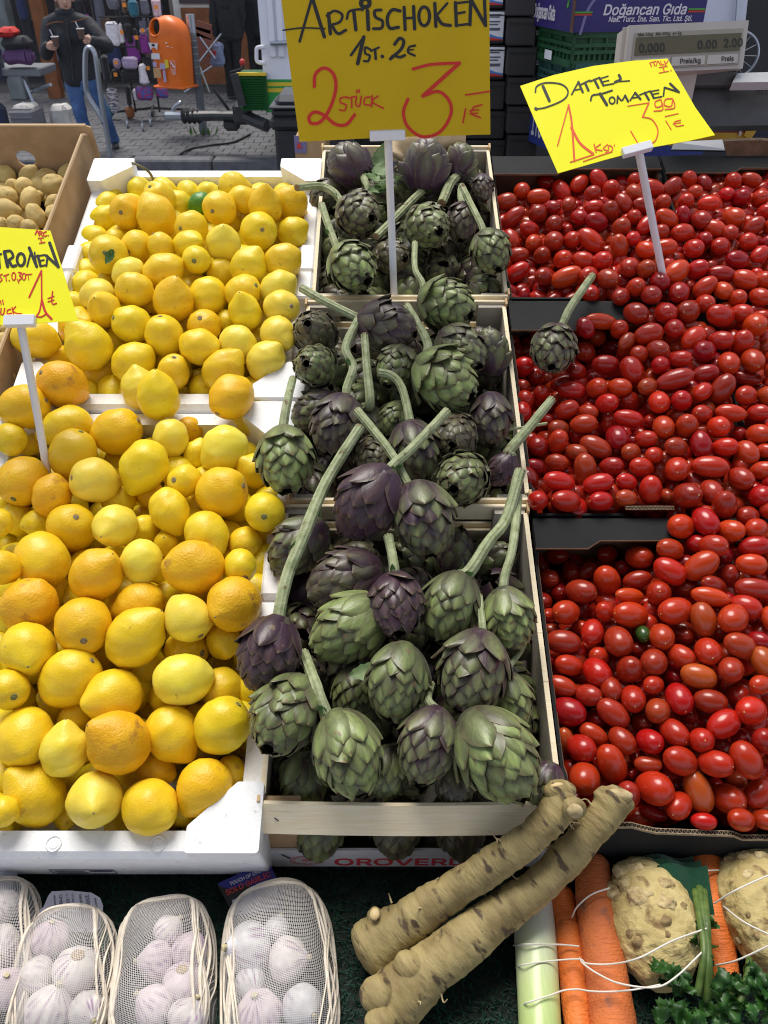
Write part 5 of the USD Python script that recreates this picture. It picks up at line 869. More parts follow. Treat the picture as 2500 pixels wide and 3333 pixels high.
for px, py, r, ax, st, lab in ((12, 2950, 52, (-.6, .5, .4), 'w', 'white garlic bulb at the top of the cut-off net bag'), (-8, 3085, 66, (.4, -.6, .5), 'w', 'large white garlic bulb at the left picture edge'), (22, 3215, 60, (.2, .1, .9), 'p', 'pinkish garlic bulb low at the left picture edge'),
    (165, 3052, 56, (.2, .3, .9), 'p', 'pinkish garlic bulb at the top of the bag with white label'), (247, 3160, 70, (-.2, -.35, -.9), 'w', 'white garlic bulb with brown root plate facing up'), (119, 3176, 54, (-.9, -.1, .3), 'w', 'small white garlic bulb at the left of the labelled bag'), (160, 3285, 72, (.3, .5, .6), 'w', 'creamy garlic bulb at the bottom of the labelled bag'), (282, 3290, 54, (.5, -.5, .3), 'w', 'white garlic bulb low right in the labelled bag'),
    (550, 3030, 48, (.6, .5, .5), 'w', 'white garlic bulb at the top of the middle bag'), (506, 3128, 57, (-.8, -.2, .4), 'p', 'purple streaked garlic bulb upper left in the middle bag'), (617, 3094, 56, (.3, .6, .5), 'p', 'purple garlic bulb upper right in the middle bag'), (595, 3200, 61, (0, -.3, -.8), 'p', 'ribbed purple garlic bulb in the centre of the middle bag'), (500, 3272, 61, (-.6, .2, .5), 'p', 'purple garlic bulb lower left in the middle bag'), (612, 3310, 60, (.3, .4, .5), 'w', 'white garlic bulb lower right in the middle bag'),
    (806, 3086, 74, (-.75, -.25, .55), 's', 'smooth white garlic bulb with green neck in the right bag'), (940, 3122, 66, (.9, -.1, .35), 'w', 'white garlic bulb with one purple streak in the right bag'), (902, 3020, 38, (.2, .5, .4), 's', 'small pale garlic bulb at the top of the right bag'), (842, 3296, 70, (-.1, .2, .9), 'p', 'lilac garlic bulb at the bottom of the right bag'), (985, 3275, 62, (.5, -.5, .4), 's', 'smooth white garlic bulb lower right in the right bag'), (815, 3196, 46, (.3, -.5, .2), 's', 'shaded garlic bulb low between larger ones in the right bag')):
    garlic(px, py, r, ax, st, lab, 'garlic bulbs in the net bags', Z0 + .024 if 'shaded' in lab else None)
mat('tag_blue', (.020, .022, .20), (.026, .028, .24), rough=.4, scale=20); mat('tag_dark', (.012, .010, .012), rough=.45); mat('tag_red', (.62, .05, .05), rough=.5); mat('tag_bulb', (.40, .40, .50), (.55, .55, .62), rough=.5, scale=60); mat('leaf_foil', (.010, .13, .02), rough=.4); mat('label_white', (.62, .63, .74), (.68, .69, .78), rough=.5, scale=15); mat('tag_white', (.66, .66, .74), rough=.5)
def paper(name, par, poly, p0, n, z, mt, lift=0.0, th=.0006):
    n = np.asarray(n, float) / np.linalg.norm(n); m = prism(Polygon(poly), 1.0); v = np.array(m.vertices); m.vertices = np.array([onpl(*z(x, y), p0, n) + n * (lift + (th if q else 0)) for (x, y), q in zip(v[:, :2], v[:, 2] > .5)]); return part(name, m, MATS[mt], par, False)
def ptext(name, par, txt, at, along, hpx, p0, n, z, mt, lift, sx=1.0):
    n = np.asarray(n, float) / np.linalg.norm(n); a, b = onpl(*z(*at), p0, n), onpl(*z(*along), p0, n); ex = (b - a) / np.linalg.norm(b - a); ey = np.cross(n, ex); hh = hpx * depth(a) / FPX
    return part(name, flat_text(txt, mtx(np.stack([ex * sx, ey, n], 1), a + n * lift), hh, True, .0003), MATS[mt], par, False)
z7 = lambda x, y: (640 + x * .2893, 2780 + y * .2893)
p0, n = onz(740, 2880, Z0 + .02), (-.1, -.45, .9)
bt = paper('paper_tag', b3, P('235,332 800,70 970,400 960,620 420,700'), p0, n, z7, 'tag_blue')
paper('tag_picture', bt, P('240,352 380,400 600,330 600,420 690,380 850,540 420,695'), p0, n, z7, 'tag_dark', .0007, .0002)
paper('printed_bulbs', bt, P('400,520 520,470 610,420 690,360 800,330 890,340 910,400 900,600 430,690'), p0, n, z7, 'tag_bulb', .0011, .0002)
ptext('lettering', bt, 'TOUCH OF CHINA', (378, 358), (690, 222), 34 * .2893 * 1.05, p0, n, z7, 'tag_white', .0009)
ptext('name_lettering', bt, 'SOLO GARLIC', (336, 470), (800, 265), 52 * .2893 * 1.05, p0, n, z7, 'tag_red', .0014, 1.05)
zl = lambda x, y: (x * .22906, 2860 + y * .22906)
p0, n = onz(250, 2950, Z0 + .018), (.05, -.35, .94)
wt = paper('paper_label', b1, P('480,520 620,400 690,240 740,180 1000,170 1300,200 1420,270 1465,380 1455,700 1300,760 700,760 620,600'), p0, n, zl, 'label_white')
paper('green_foil', b1, P('1462,480 1500,520 1560,760 1590,1060 1450,1040 1432,700'), p0, n, zl, 'leaf_foil', .002)
paper('green_foil', b1, P('140,210 240,165 380,165 500,230 430,370 330,330'), onz(80, 2910, Z0 + .012), (0, -.1, 1), zl, 'leaf_foil')
for txt, at, to, hh in (('Ursprung C', (838, 235), (880, 560), 50), ('L-3301', (935, 228), (955, 375), 40), ('Cat./Kat. 30/35mm', (1128, 222), (1168, 600), 34), ('250g', (1212, 236), (1240, 380), 52), ('Allium 1', (1340, 280), (1375, 430), 26), ('LOT 330', (1022, 215), (1040, 440), 22), ('0012 330145', (765, 236), (785, 520), 22)):
    ptext('lettering', wt, txt, at, to, hh * .22906 * .92, p0, n, zl, 'ink_grey', .0008)
solo('plastic_bag_corner', noisy(xf(box((0, 0, 0), (.06, .05, .03), .012), mtx(np.eye(3), onz(-20, 2860, Z0 + .02))), .004, 60), MATS['label_white'], 'crumpled pale plastic at the far left below the foam box', 'plastic bag')
# ---------------------------------------------------------------- horseradish roots
mat('horseradish', (.205, .150, .062), (.375, .295, .130), rough=.62, scale=13, lo=.34, hi=.62, bump=.55, bscale=60, bdist=.004, spec=.28, stretch=(1, 1, 2.6), bstretch=(1, 1, 4.0), spots=((.085, .058, .034), 30, .58, .66))
mat('root_cut', (.62, .44, .20), (.70, .55, .30), rough=.8, scale=120)
mat('root_crown', (.34, .25, .12), (.55, .44, .25), rough=.85, scale=70, bump=.6, bscale=140)
def root(label, pts, knobs, patches, seed):
    C = [onz(a, b, z) for a, b, z, r in pts]; R = [r * .98 * depth(c) / FPX for c, (_, _, _, r) in zip(C, pts)]; n = 150; M = mtx(basis(C[-1] - C[0]), C[0]); Mi = np.linalg.inv(M); t = thing('horseradish_root', label, 'horseradish', m=M)
    pth = smoothpath(C, n); rr = np.interp(np.linspace(0, 1, n), np.linspace(0, 1, len(R)), R); g = np.random.default_rng(seed); rr = rr * (1 + .014 * np.convolve(g.normal(size=n + 8), np.ones(3) / 3, 'same')[4:-4])
    k = 14; cap = np.sqrt(1 - (1 - np.arange(k) / k) ** 2); rr[-k:] *= cap[::-1] * .9 + .08; rr[:6] *= [.62, .84, .93, .97, .99, 1]
    parts = [mm(tube(pth, rr, 40))]
    for (a, b, z), r, sq in knobs: c = onz(a, b, z); q = trimesh.creation.icosphere(3, r * depth(c) / FPX); q.vertices = q.vertices * sq; q.apply_translation(c); parts.append(mm(q))
    m = tm(manifold3d.Manifold.batch_boolean(parts, manifold3d.OpType.Add).refine_to_length(.0045)); m.merge_vertices(); trimesh.smoothing.filter_taubin(m, iterations=10); m.apply_transform(Mi); v = np.array(m.vertices); nr = m.vertex_normals
    d = .0034 * (meshkit.fbm(v * 22 + seed, 2, seed) - .5) * 2 + .0012 * (meshkit.fbm(v * [60, 60, 150] + seed, 2, seed + 1) - .5) * 2; groove = np.clip(meshkit.noise(v * [16, 16, 70] + 3.1 * seed, seed + 4) - .70, 0, 1) * 3.0; m.vertices = v + nr * (d - .0030 * groove)[:, None]; part('root_body', m, MATS['horseradish'], t, True)
    for nm, mt, (a, b, z), r, sq in patches:
        c = onz(a, b, z); rm = r * depth(c) / FPX; q = trimesh.creation.icosphere(3, rm); q.vertices = q.vertices * sq; noisy(q, rm * .16, 110, seed + int(a)); c = c + ray(a, b) / np.linalg.norm(ray(a, b)) * rm * .35; q.apply_translation(c); part(nm, xf(q, Mi), MATS[mt], t, True)
    for k in range(7):                  # fine rootlets
        i = int(g.integers(20, n - 20)); th = g.uniform(0, 6.28); Rb = basis(pth[i + 1] - pth[i]); u = Rb[:, 0] * math.cos(th) + Rb[:, 1] * math.sin(th)
        if u[2] < -.2: u = -u
        p = [pth[i] + u * rr[i] * .96, pth[i] + u * (rr[i] + .006) + g.normal(size=3) * .003, pth[i] + u * (rr[i] + .011) + g.normal(size=3) * .008]; part('rootlet', xf(tube(smoothpath(p, 8), np.linspace(.0014, .0005, 8), 5), Mi), MATS['root_crown'], t)
    return t
root('thick horseradish root lying across the front slat, left of the pair', [(1845, 2580, 1.168, 58), (1790, 2672, 1.150, 56), (1690, 2755, 1.118, 55), (1597, 2821, 1.090, 57), (1424, 2934, 1.045, 62), (1298, 3020, 1.018, 80), (1215, 3085, 1.002, 92), (1165, 3120, .996, 88)],
     [((1868, 2632, 1.186), 42, (1, .8, 1)), ((1822, 2574, 1.176), 40, (1.3, .9, .8)), ((1222, 2985, 1.030), 34, (.8, 1, .9))], [('crown', 'root_crown', (1872, 2640, 1.196), 26, (1, .8, 1)), ('crown', 'root_cut', (1818, 2562, 1.186), 22, (1.3, .6, .8)), ('cut_stub', 'root_cut', (1220, 2974, 1.052), 20, (.8, 1, .6))], 11)
root('knobbly horseradish root lying across the front slat, right of the pair', [(2003, 2596, 1.150, 66), (1970, 2650, 1.140, 58), (1915, 2715, 1.120, 53), (1762, 2874, 1.070, 60), (1597, 3000, 1.038, 71), (1398, 3153, 1.018, 84), (1280, 3262, 1.004, 100), (1215, 3325, .998, 96)],
     [((1985, 2590, 1.155), 44, (1.2, .8, .7)), ((2030, 2622, 1.146), 36, (1, .8, 1)), ((1330, 3140, 1.040), 48, (1, 1, .8)), ((1225, 3235, 1.035), 54, (1, 1, .8)), ((1240, 3330, 1.03), 50, (1, 1, .8))], [('crown', 'root_crown', (2010, 2590, 1.166), 34, (1.4, .7, .6))], 12)
# ---------------------------------------------------------------- soup vegetables tied in bundles
nd = {'tc': ('texture_coordinate', {}), 'sx': ('separate_xyz', {}), 'mr': ('map_range', {'from_min': .38, 'from_max': .60, 'to_min': 0.0, 'to_max': 1.0, 'clamp': True}), 'r': ('rgb_ramp', {'ramp': [(0, (.36, .52, .13)), (.45, (.56, .66, .30)), (1, (.76, .76, .74))]}), 'w': ('noise_texture', {'scale': 30.0, 'detail': 3.0}), 'mp': ('mapping', {'scale': (30.0, 1.0, 6.0)}),
      'm': ('mix_color', {'blend_type': 'multiply', 'fac': .5}), 'r2': ('rgb_ramp', {'ramp': [(.3, (.7, .75, .6)), (.7, (1, 1, 1))]}), 'p': ('principled_bsdf', {'roughness': .33, 'specular_ior_level': .5})}
MATS['leek'] = usdkit.material(stage, '/World/Looks/leek', nd, [('tc.object', 'sx.vector'), ('sx.y', 'mr.value'), ('mr.result', 'r.fac'), ('tc.object', 'mp.vector'), ('mp.vector', 'w.vector'), ('w.fac', 'r2.fac'), ('r.color', 'm.a'), ('r2.color', 'm.b'), ('m.result', 'p.base_color')], surface='p.BSDF')
mat('carrot', (.62, .135, .022), (.74, .20, .04), rough=.5, scale=16, bump=.9, bscale=50, bdist=.003, bstretch=(1, 6, 6), spec=.35, spots=((.30, .10, .06), 30, .62, .74))
mat('carrot_dusty', (.52, .14, .045), (.64, .17, .045), rough=.6, scale=24, bump=.9, bscale=50, bdist=.003, bstretch=(1, 6, 6), spec=.3, spots=((.22, .10, .07), 26, .58, .72))
mat('carrot_crown', (.10, .09, .03), (.22, .18, .07), rough=.9, scale=160)
mat('celeriac', (.40, .30, .115), (.60, .50, .235), rough=.7, scale=20, bump=.8, bscale=70, bdist=.004, bstretch=(1, 1.6, 2.2), spec=.25, spots=((.20, .125, .05), 40, .57, .68))
mat('celeriac_crown', (.30, .20, .085), (.60, .48, .25), rough=.8, scale=60, bump=.7, bscale=160, bdist=.003)
mat('celeriac_knot', (.16, .105, .045), (.34, .24, .11), rough=.9, scale=120, bump=.6, bscale=200)
mat('greens', (.014, .060, .010), (.045, .135, .022), rough=.42, scale=60, spec=.45, trans=.22, rnd=.2)
mat('green_stalk', (.05, .095, .016), (.11, .17, .035), rough=.45, scale=60)
mat('leek_green', (.006, .05, .025), (.015, .085, .04), rough=.4, scale=40, stretch=(30, 4, 4))
mat('rubber', (.72, .68, .60), rough=.5)
def long_veg(name, label, cat_, pts, mt, seed, amp, group=None, tail=None, bodyname='body', sm=60):
    C = [onz(a, b, z) for a, b, z, r in pts]; R = [r * depth(c) / FPX for c, (_, _, _, r) in zip(C, pts)]; n = 60; pth = smoothpath(C, n); rr = np.interp(np.linspace(0, 1, n), np.linspace(0, 1, len(R)), R); k = 6; rr[:k] *= np.sqrt(1 - (1 - (np.arange(k) + .35) / (k + .35)) ** 2)
    t = thing(name, label, cat_, group); m = tube(pth, rr, 30); m.merge_vertices(); noisy(m, amp, 40, seed); part(bodyname, m, MATS[mt], t, sm)
    if tail: tail(t, pth, rr)
    return t
def crown(t, pth, rr): part('crown', noisy(xf(lathe([(.0001, .012), (.006, .010), (.011, .003), (.013, -.002)], 12), mtx(basis(pth[0] - pth[3]), pth[0])), .003, 160, 4), MATS['carrot_crown'], t)
def ringed(t, pth, rr): crown(t, pth, rr)
long_veg('leek', 'leek with white shaft turning green, under the horseradish', 'leek', [(1728, 2905, .992, 66), (1738, 3000, .992, 67), (1748, 3150, .992, 68), (1757, 3333, .990, 69), (1762, 3450, .990, 69)], 'leek', 5, .0006, bodyname='shaft')
long_veg('carrot', 'slim carrot between the leek and the dusty carrot', 'carrot', [(1830, 2890, .992, 36), (1838, 2980, .992, 42), (1858, 3130, .990, 44), (1882, 3333, .988, 46), (1895, 3450, .986, 42)], 'carrot', 6, .0012, 'carrots in the soup bundles', None, 'root')
long_veg('carrot', 'thick dusty carrot left of the front celeriac', 'carrot', [(1926, 2782, 1.022, 50), (1930, 2860, 1.018, 60), (1945, 3000, 1.006, 64), (1970, 3160, 1.0, 70), (1995, 3333, .998, 76), (2005, 3450, .995, 74)], 'carrot_dusty', 7, .0016, 'carrots in the soup bundles', crown, 'root')
long_veg('carrot', 'bright carrot behind the celery greens, right of the leek leaves', 'carrot', [(2268, 2742, 1.008, 52), (2285, 2800, 1.008, 62), (2312, 2950, 1.0, 58), (2345, 3100, .99, 50), (2372, 3220, .985, 40)], 'carrot', 8, .0014, 'carrots in the soup bundles', None, 'root')
long_veg('carrot', 'carrot mostly hidden behind the right celeriac', 'carrot', [(2345, 2770, .99, 40), (2365, 2850, .99, 44), (2390, 3000, .985, 40)], 'carrot', 9, .0012, 'carrots in the soup bundles', None, 'root')
def celeriac(label, px, py, zc_, rx, ry, rz, seed, knots, roots):
    c = onz(px, py, zc_); m = trimesh.creation.icosphere(5); v = np.array(m.vertices); v *= (1 + .24 * (meshkit.fbm(v * 1.6 + seed, 3, seed) - .5) + .10 * (meshkit.fbm(v * [4, 11, 4] + seed, 3, seed + 2) - .5))[:, None]; sq = np.clip(v[:, 1], -.86, .9); v[:, 1] = sq; v[:, 2] = np.maximum(v[:, 2], -.55); m.vertices = v * [rx, ry, rz]
    t = thing('celeriac', label, 'celeriac', m=mtx(np.eye(3), c)); part('root_body', m, MATS['celeriac'], t, True); g = np.random.default_rng(seed)
    def at(a, b, lift=0.0):             # picture point on the front of the body
        o = EYE - c; d = ray(a, b); d = d / np.linalg.norm(d); loc = trimesh.Trimesh(m.vertices, m.faces, process=False); h = loc.ray.intersects_location([o], [d], multiple_hits=False)[0]; return (h[0] - d * lift) if len(h) else d * depth(c) + o
    for k, (a, b, r) in enumerate(knots):
        q = trimesh.creation.icosphere(2, r * .0004); q.vertices = q.vertices * [1, 1, .8]; noisy(q, r * .00014, 190, seed + k); q.apply_translation(at(a, b, -r * .00024)); part('root_knot', q, MATS['celeriac_knot'], t, True)
    for k, (a, b, r) in enumerate(roots):
        q = trimesh.creation.icosphere(3, r * .0004); q.vertices = q.vertices * [1.15, .9, .7]; noisy(q, r * .00018, 110, seed + 40 + k); q.apply_translation(at(a, b, -r * .00022)); part('crown_stub', q, MATS['celeriac_crown'], t, True)
celeriac('knobbly celeriac piece tied with rubber bands, in the middle of the bundle', 2122, 2998, 1.012, .058, .090, .052, 3, [(2058, 3038, 18), (2082, 3068, 22), (2166, 2998, 22), (2172, 3044, 14), (2222, 2950, 16), (2124, 3124, 10), (2010, 2925, 12)], [(2030, 2840, 34), (2072, 2828, 26), (2095, 2925, 42), (2005, 2905, 40), (2160, 2880, 30), (2045, 2880, 30), (2160, 2940, 34)])
celeriac('celeriac piece at the right picture edge, cut flat on top', 2500, 2965, 1.015, .064, .092, .054, 8, [(2410, 3060, 16), (2440, 2980, 12), (2490, 3000, 14), (2470, 3050, 12)], [(2385, 2800, 26), (2430, 2790, 22), (2480, 2790, 22), (2440, 2850, 20)])
t = thing('leek_leaves', 'dark green leek leaves cut square behind the front celeriac', 'leek leaf')
for k, (a, b, z) in enumerate(((2190, 2830, 1.035), (2215, 2845, 1.045), (2235, 2862, 1.05))):
    o = onz(a, b, z); P_ = np.array([[o + np.array([-.034 + .068 * j / 8, -.10 * i / 6 + .02, .006 * math.sin(j * .8) - .010 * i]) for j in range(9)] for i in range(7)]); m = grid_mesh(P_); q = m.copy(); q.vertices = q.vertices - np.array([0, 0, .0018]); q.invert(); part('leaf', cat(m, q), MATS['leek_green'], t, True)
part('cut_stalk', tube([onz(2285, 2850, 1.02), onz(2300, 2950, 1.01), onz(2305, 3050, 1.0)], .010, 10), MATS['celeriac'], t)
# celery greens
def lobed(L, seed):
    g = np.random.default_rng(seed); pts = []
    for k, a in enumerate(np.linspace(-2.5, 2.5, 23)): r = L * (.62 + .38 * abs(math.cos(a * 1.5))) * (1 if k % 2 else .80) * g.uniform(.92, 1.08); pts.append((r * math.sin(a), L * .5 + r * math.cos(a) * .75))
    pts.append((0, 0)); m = prism(Polygon(pts).buffer(0), .0006); m = m.subdivide_to_size(L * .22) if hasattr(m, 'subdivide_to_size') else m; v = np.array(m.vertices); v[:, 2] += .28 * np.abs(v[:, 0]) - 9 * (v[:, 1] - L * .3) ** 2 + .006 * np.sin(v[:, 0] * 260 + seed) * np.sin(v[:, 1] * 210); m.vertices = v; return m
def greens(label, stalks, centres, seed):
    t = thing('celery_greens', label, 'celery greens'); g = np.random.default_rng(seed)
    for st, r in stalks: part('stalk', tube(smoothpath([onz(a, b, z) for a, b, z in st], 20), r, 8), MATS['green_stalk'], t, True)
    for k, (a, b, z, s) in enumerate(centres):
        n = EW * .6 + np.array([0, -.35, .6]) + g.normal(size=3) * .38; M = mtx(basis(n, (g.normal(), g.normal() + .8, g.normal() * .3)), onz(a, b, z)); part('leaflet', xf(lobed(s, seed + k), M), MATS['greens'], t, 40)
g = np.random.default_rng(61)
cs = [(2150 + g.uniform(0, 210), 3140 + g.uniform(0, 260), 1.02 + g.uniform(0, .045), g.uniform(.011, .018)) for k in range(34)] + [(2290 + g.uniform(-20, 40), 2975 + g.uniform(0, 150), 1.045 + g.uniform(-.01, .01), g.uniform(.007, .011)) for k in range(8)]
greens('leafy celery greens hanging from the front bundle', [([(2276, 2890, 1.045), (2290, 2990, 1.058), (2305, 3130, 1.06), (2300, 3260, 1.03)], .0055), ([(2262, 2900, 1.045), (2278, 2990, 1.060), (2292, 3100, 1.065), (2270, 3240, 1.04)], .0045), ([(2290, 2900, 1.045), (2300, 3000, 1.06), (2305, 3120, 1.055)], .005)], cs, 100)
cs = [(2360 + g.uniform(0, 190), 3165 + g.uniform(0, 230), 1.01 + g.uniform(0, .04), g.uniform(.012, .020)) for k in range(30)]
greens('dark celery leaves in the lower right corner', [([(2440, 3120, 1.03), (2420, 3230, 1.035), (2380, 3320, 1.02)], .004)], cs, 200)
def band(label, pts, lift=0.0): solo('rubber_band', tube(smoothpath([onz(a, b, z) for a, b, z in pts], 60), .0011, 6), MATS['rubber'], label, 'rubber band', 'rubber bands round the soup bundles', smooth=True)
band('upper rubber band across the leek and both carrots', [(1672, 3077, .985), (1700, 3074, 1.020), (1735, 3073, 1.026), (1790, 3074, 1.020), (1830, 3075, 1.016), (1885, 3080, 1.016)])
band('rubber band running over the leek, carrots and up the celeriac', [(1680, 3150, .985), (1705, 3140, 1.019), (1790, 3128, 1.020), (1885, 3122, 1.022), (1910, 3136, 1.034), (1990, 3138, 1.045), (2080, 3118, 1.080), (2190, 3062, 1.080), (2300, 3022, 1.065)])
band('lowest rubber band over the leek and both carrots', [(1692, 3275, .985), (1722, 3262, 1.019), (1790, 3240, 1.020), (1835, 3224, 1.016), (1880, 3220, 1.018), (1920, 3226, 1.030), (1980, 3228, 1.040), (2060, 3222, 1.05), (2150, 3205, 1.062)])
band('slack rubber band crossing the dusty carrot to the celeriac', [(1886, 3118, 1.022), (1900, 3138, 1.034), (1950, 3172, 1.040), (2020, 3202, 1.056), (2130, 3214, 1.066), (2200, 3180, 1.068), (2300, 3085, 1.066)])
band('rubber band curving over the top of the dusty carrot', [(1862, 2985, 1.012), (1880, 2950, 1.034), (1925, 2912, 1.046), (1985, 2890, 1.05)])
band('rubber band over the bright carrot and the right celeriac', [(2272, 2850, 1.028), (2290, 2836, 1.040), (2340, 2832, 1.034)])
band('rubber band slanting over the right celeriac, upper', [(2325, 2940, 1.045), (2400, 2895, 1.085), (2510, 2845, 1.08)])
band('rubber band slanting down across the right celeriac', [(2355, 2950, 1.05), (2420, 3000, 1.086), (2520, 3050, 1.09)])
band('rubber band low on the right celeriac', [(2330, 3142, 1.02), (2400, 3125, 1.05), (2520, 3070, 1.085)])
# ---------------------------------------------------------------- the street behind: ground, kerb, house front
mat('asphalt', (.040, .040, .043), (.060, .060, .064), rough=.9, scale=9, bump=.3, bscale=120, bdist=.004)
mat('paving', (.070, .070, .078), (.105, .104, .114), rough=.85, scale=5, bump=.3, bscale=60, bdist=.004, rnd=.14)
mat('kerbstone', (.085, .085, .095), (.13, .13, .14), rough=.85, scale=14, bump=.4, bscale=80, bdist=.004, rnd=.1)
mat('wall_cream', (.62, .58, .52), (.68, .64, .58), rough=.8, scale=2); mat('shop_dark', (.018, .016, .017), (.04, .034, .032), rough=.9, scale=3); mat('shop_brown', (.16, .055, .018), (.24, .085, .028), rough=.7, scale=5); mat('pillar_grey', (.12, .14, .14), (.2, .22, .22), rough=.8, scale=4)
mat('poster_red', (.50, .03, .035), rough=.5); mat('poster_dark', (.05, .03, .035), rough=.5); mat('window_frame', (.20, .17, .14), rough=.6)
mat('bin_orange', (.78, .145, .012), (.84, .18, .015), rough=.42, scale=6, spots=((.50, .14, .05), 9, .66, .75)); mat('bin_hole', (.010, .008, .007), rough=.9); mat('sticker_white', (.70, .68, .70), rough=.5); mat('sticker_yellow', (.72, .55, .03), rough=.5); mat('sticker_tan', (.45, .26, .06), (.6, .35, .2), rough=.6, scale=30); mat('sticker_lilac', (.42, .36, .55), rough=.5)
mat('pole_grey', (.10, .11, .13), (.16, .17, .19), rough=.5, scale=12, metal=.3)
mat('trailer_white', (.74, .74, .80), (.78, .78, .84), rough=.35, scale=2); mat('trailer_green', (.03, .30, .06), rough=.4); mat('trailer_yellow', (.75, .52, .03), rough=.4); mat('louver_green', (.012, .10, .022), rough=.45); mat('black_plastic', (.018, .019, .021), (.03, .031, .034), rough=.4, scale=10); mat('lid_grey', (.06, .062, .07), rough=.38); mat('zinc', (.42, .45, .50), rough=.28, metal=.9); mat('cable', (.012, .012, .014), rough=.6)
mat('brown_slat', (.17, .055, .035), (.23, .08, .05), rough=.6, scale=20, stretch=(20, 3, 3)); mat('table_grey', (.16, .17, .19), rough=.5); mat('bag_dark', (.03, .03, .035), rough=.8); mat('bag_purple', (.11, .05, .14), rough=.8); mat('cloth_red', (.52, .03, .025), rough=.8); mat('crate_grey', (.17, .17, .19), rough=.6); mat('cloth_white', (.50, .48, .46), (.6, .58, .55), rough=.9, scale=14)
struct('road', box((0, 3.2, -.17), (60, 14.4, .10)), MATS['asphalt']); struct('pavement_bed', box((0, 30.7, -.086), (60, 40, .10)), MATS['asphalt'])
kp = usdkit  # paving stones one by one where they can be told apart
PV = struct('pavement', box((0, 14.0, -.030), (26, 6.4, .01)), MATS['asphalt']); kb = struct('kerb', box((0, 10.51, -.16), (60, .2, .1)), MATS['asphalt'])
for i in range(14): part('kerb_stone', box((-8.6 + i * 1.0, 10.52, -.065), (.985, .28, .15), .02), MATS['kerbstone'], kb)
stones = []; small = []
for r_ in range(26):
    y = 10.78 + r_ * .205
    for c_ in range(52):
        x = -8.4 + c_ * .205 + (.1 if r_ % 2 else 0)
        b = box((x, y, -.004 + .002 * math.sin(x * 37 + y * 91)), (.197, .197, .02), .004)
        (stones if r_ < 6 and -4.6 < x < -.6 else small).append(b)
for b in stones: part('paving_stone', b, MATS['paving'], PV, False)
setd(part('paving_stones', cat(*small), MATS['paving'], PV, False), kind='stuff')
HB = thing('house', 'cream rendered shop house with dark open front across the street', 'house')
part('wall', box((2.2, 17.6, 1.9), (12.2, .3, 3.9)), MATS['wall_cream'], HB, False); part('shop_opening', box((-9.6, 18.6, 1.9), (11.4, .3, 3.9)), MATS['shop_dark'], HB, False); part('side_reveal', box((-3.93, 18.0, 1.9), (.10, 1.0, 3.9)), MATS['window_frame'], HB, False); part('upper_wall', box((-2, 17.7, 5.2), (26, .5, 2.7)), MATS['wall_cream'], HB, False); part('plinth_panel', box((-.5, 17.40, .62), (6.5, .08, 1.24)), MATS['shop_brown'], HB, False)
a, b = ony(185, 0, 15.5), ony(150, 110, 15.5)
solo('shop_post', cat(box(((ony(130, 50, 15.5)[0]), 15.5, 1.3), (.22, .2, 2.7), .01)), MATS['shop_brown'], 'orange brown wooden post at the shop front behind the man', 'post'); solo('stone_pillar', box((ony(5, 40, 15.4)[0], 15.4, 1.4), (.26, .3, 2.8), .02), MATS['pillar_grey'], 'grey green pillar at the upper left picture edge', 'pillar')
pz = thing('poster', 'dark and red poster on the cream wall at the top', 'poster'); c = ony(655, -20, 17.4); part('sheet', box((c[0] - .15, 17.42, c[2] + .05), (.55, .02, .40)), MATS['poster_dark'], pz, False); part('sheet_red', box((c[0] + .35, 17.42, c[2] + .05), (.45, .022, .40)), MATS['poster_red'], pz, False); part('white_field', box((c[0] + .38, 17.405, c[2] + .03), (.18, .01, .2)), MATS['sticker_white'], pz, False)
# ---------------------------------------------------------------- clothes racks in front of the shop
COL = {'black': (.012, .012, .014), 'white': (.66, .64, .68), 'grey': (.11, .11, .14), 'teal': (.02, .12, .17), 'purple': (.20, .03, .22), 'pink': (.60, .42, .46), 'brown': (.09, .05, .03), 'navy': (.02, .03, .08), 'lilac': (.33, .27, .40), 'tan': (.35, .24, .12)}
for k, c in COL.items(): mat('cloth_' + k + '_g', c, tuple(min(1, q * 1.35 + .01) for q in c), rough=.9, scale=40, sheen=.2)
mat('price_dot', (.85, .28, .03), rough=.5); mat('cloth_stripe', (.60, .56, .58), (.10, .10, .14), rough=.9, scale=11, stretch=(1, 1, 6), lo=.47, hi=.53); mat('cloth_multi', (.35, .04, .14), (.08, .12, .4), rough=.9, scale=26, lo=.45, hi=.55)
rk = thing('clothes_rack', 'black wire clothes rack on wheels in front of the shop', 'clothes rack')
R0 = 13.4
for y_ in (.95, 1.32, 1.78, 2.15): part('rail', tube([(ony(330, 100, R0)[0], R0, y_), (ony(520, 100, R0)[0], R0, y_)], .013, 6), MATS['black_plastic'], rk)
for px in (335, 420, 500): part('upright', tube([(ony(px, 250, R0)[0], R0 + .06, .08), (ony(px, 250, R0)[0], R0 + .06, 2.4)], .016, 6), MATS['black_plastic'], rk)
c0 = onz(498, 365, .06)
for k in range(4): part('foot_bar', tube([c0 + [0, 0, .06], c0 + [.55 * math.cos(k * 1.57 + .2), .5 * math.sin(k * 1.57 + .2), .02]], .02, 6), MATS['black_plastic'], rk)
for q in ((415, 405), (465, 415), (490, 400)):
    w = onz(*q, .05); part('castor', cat(xf(trimesh.creation.torus(.045, .016, 14, 8), mtx(basis((1, .2, 0)), w)), tube([w, w + [0, 0, .14]], .012, 6)), MATS['zinc'], rk)
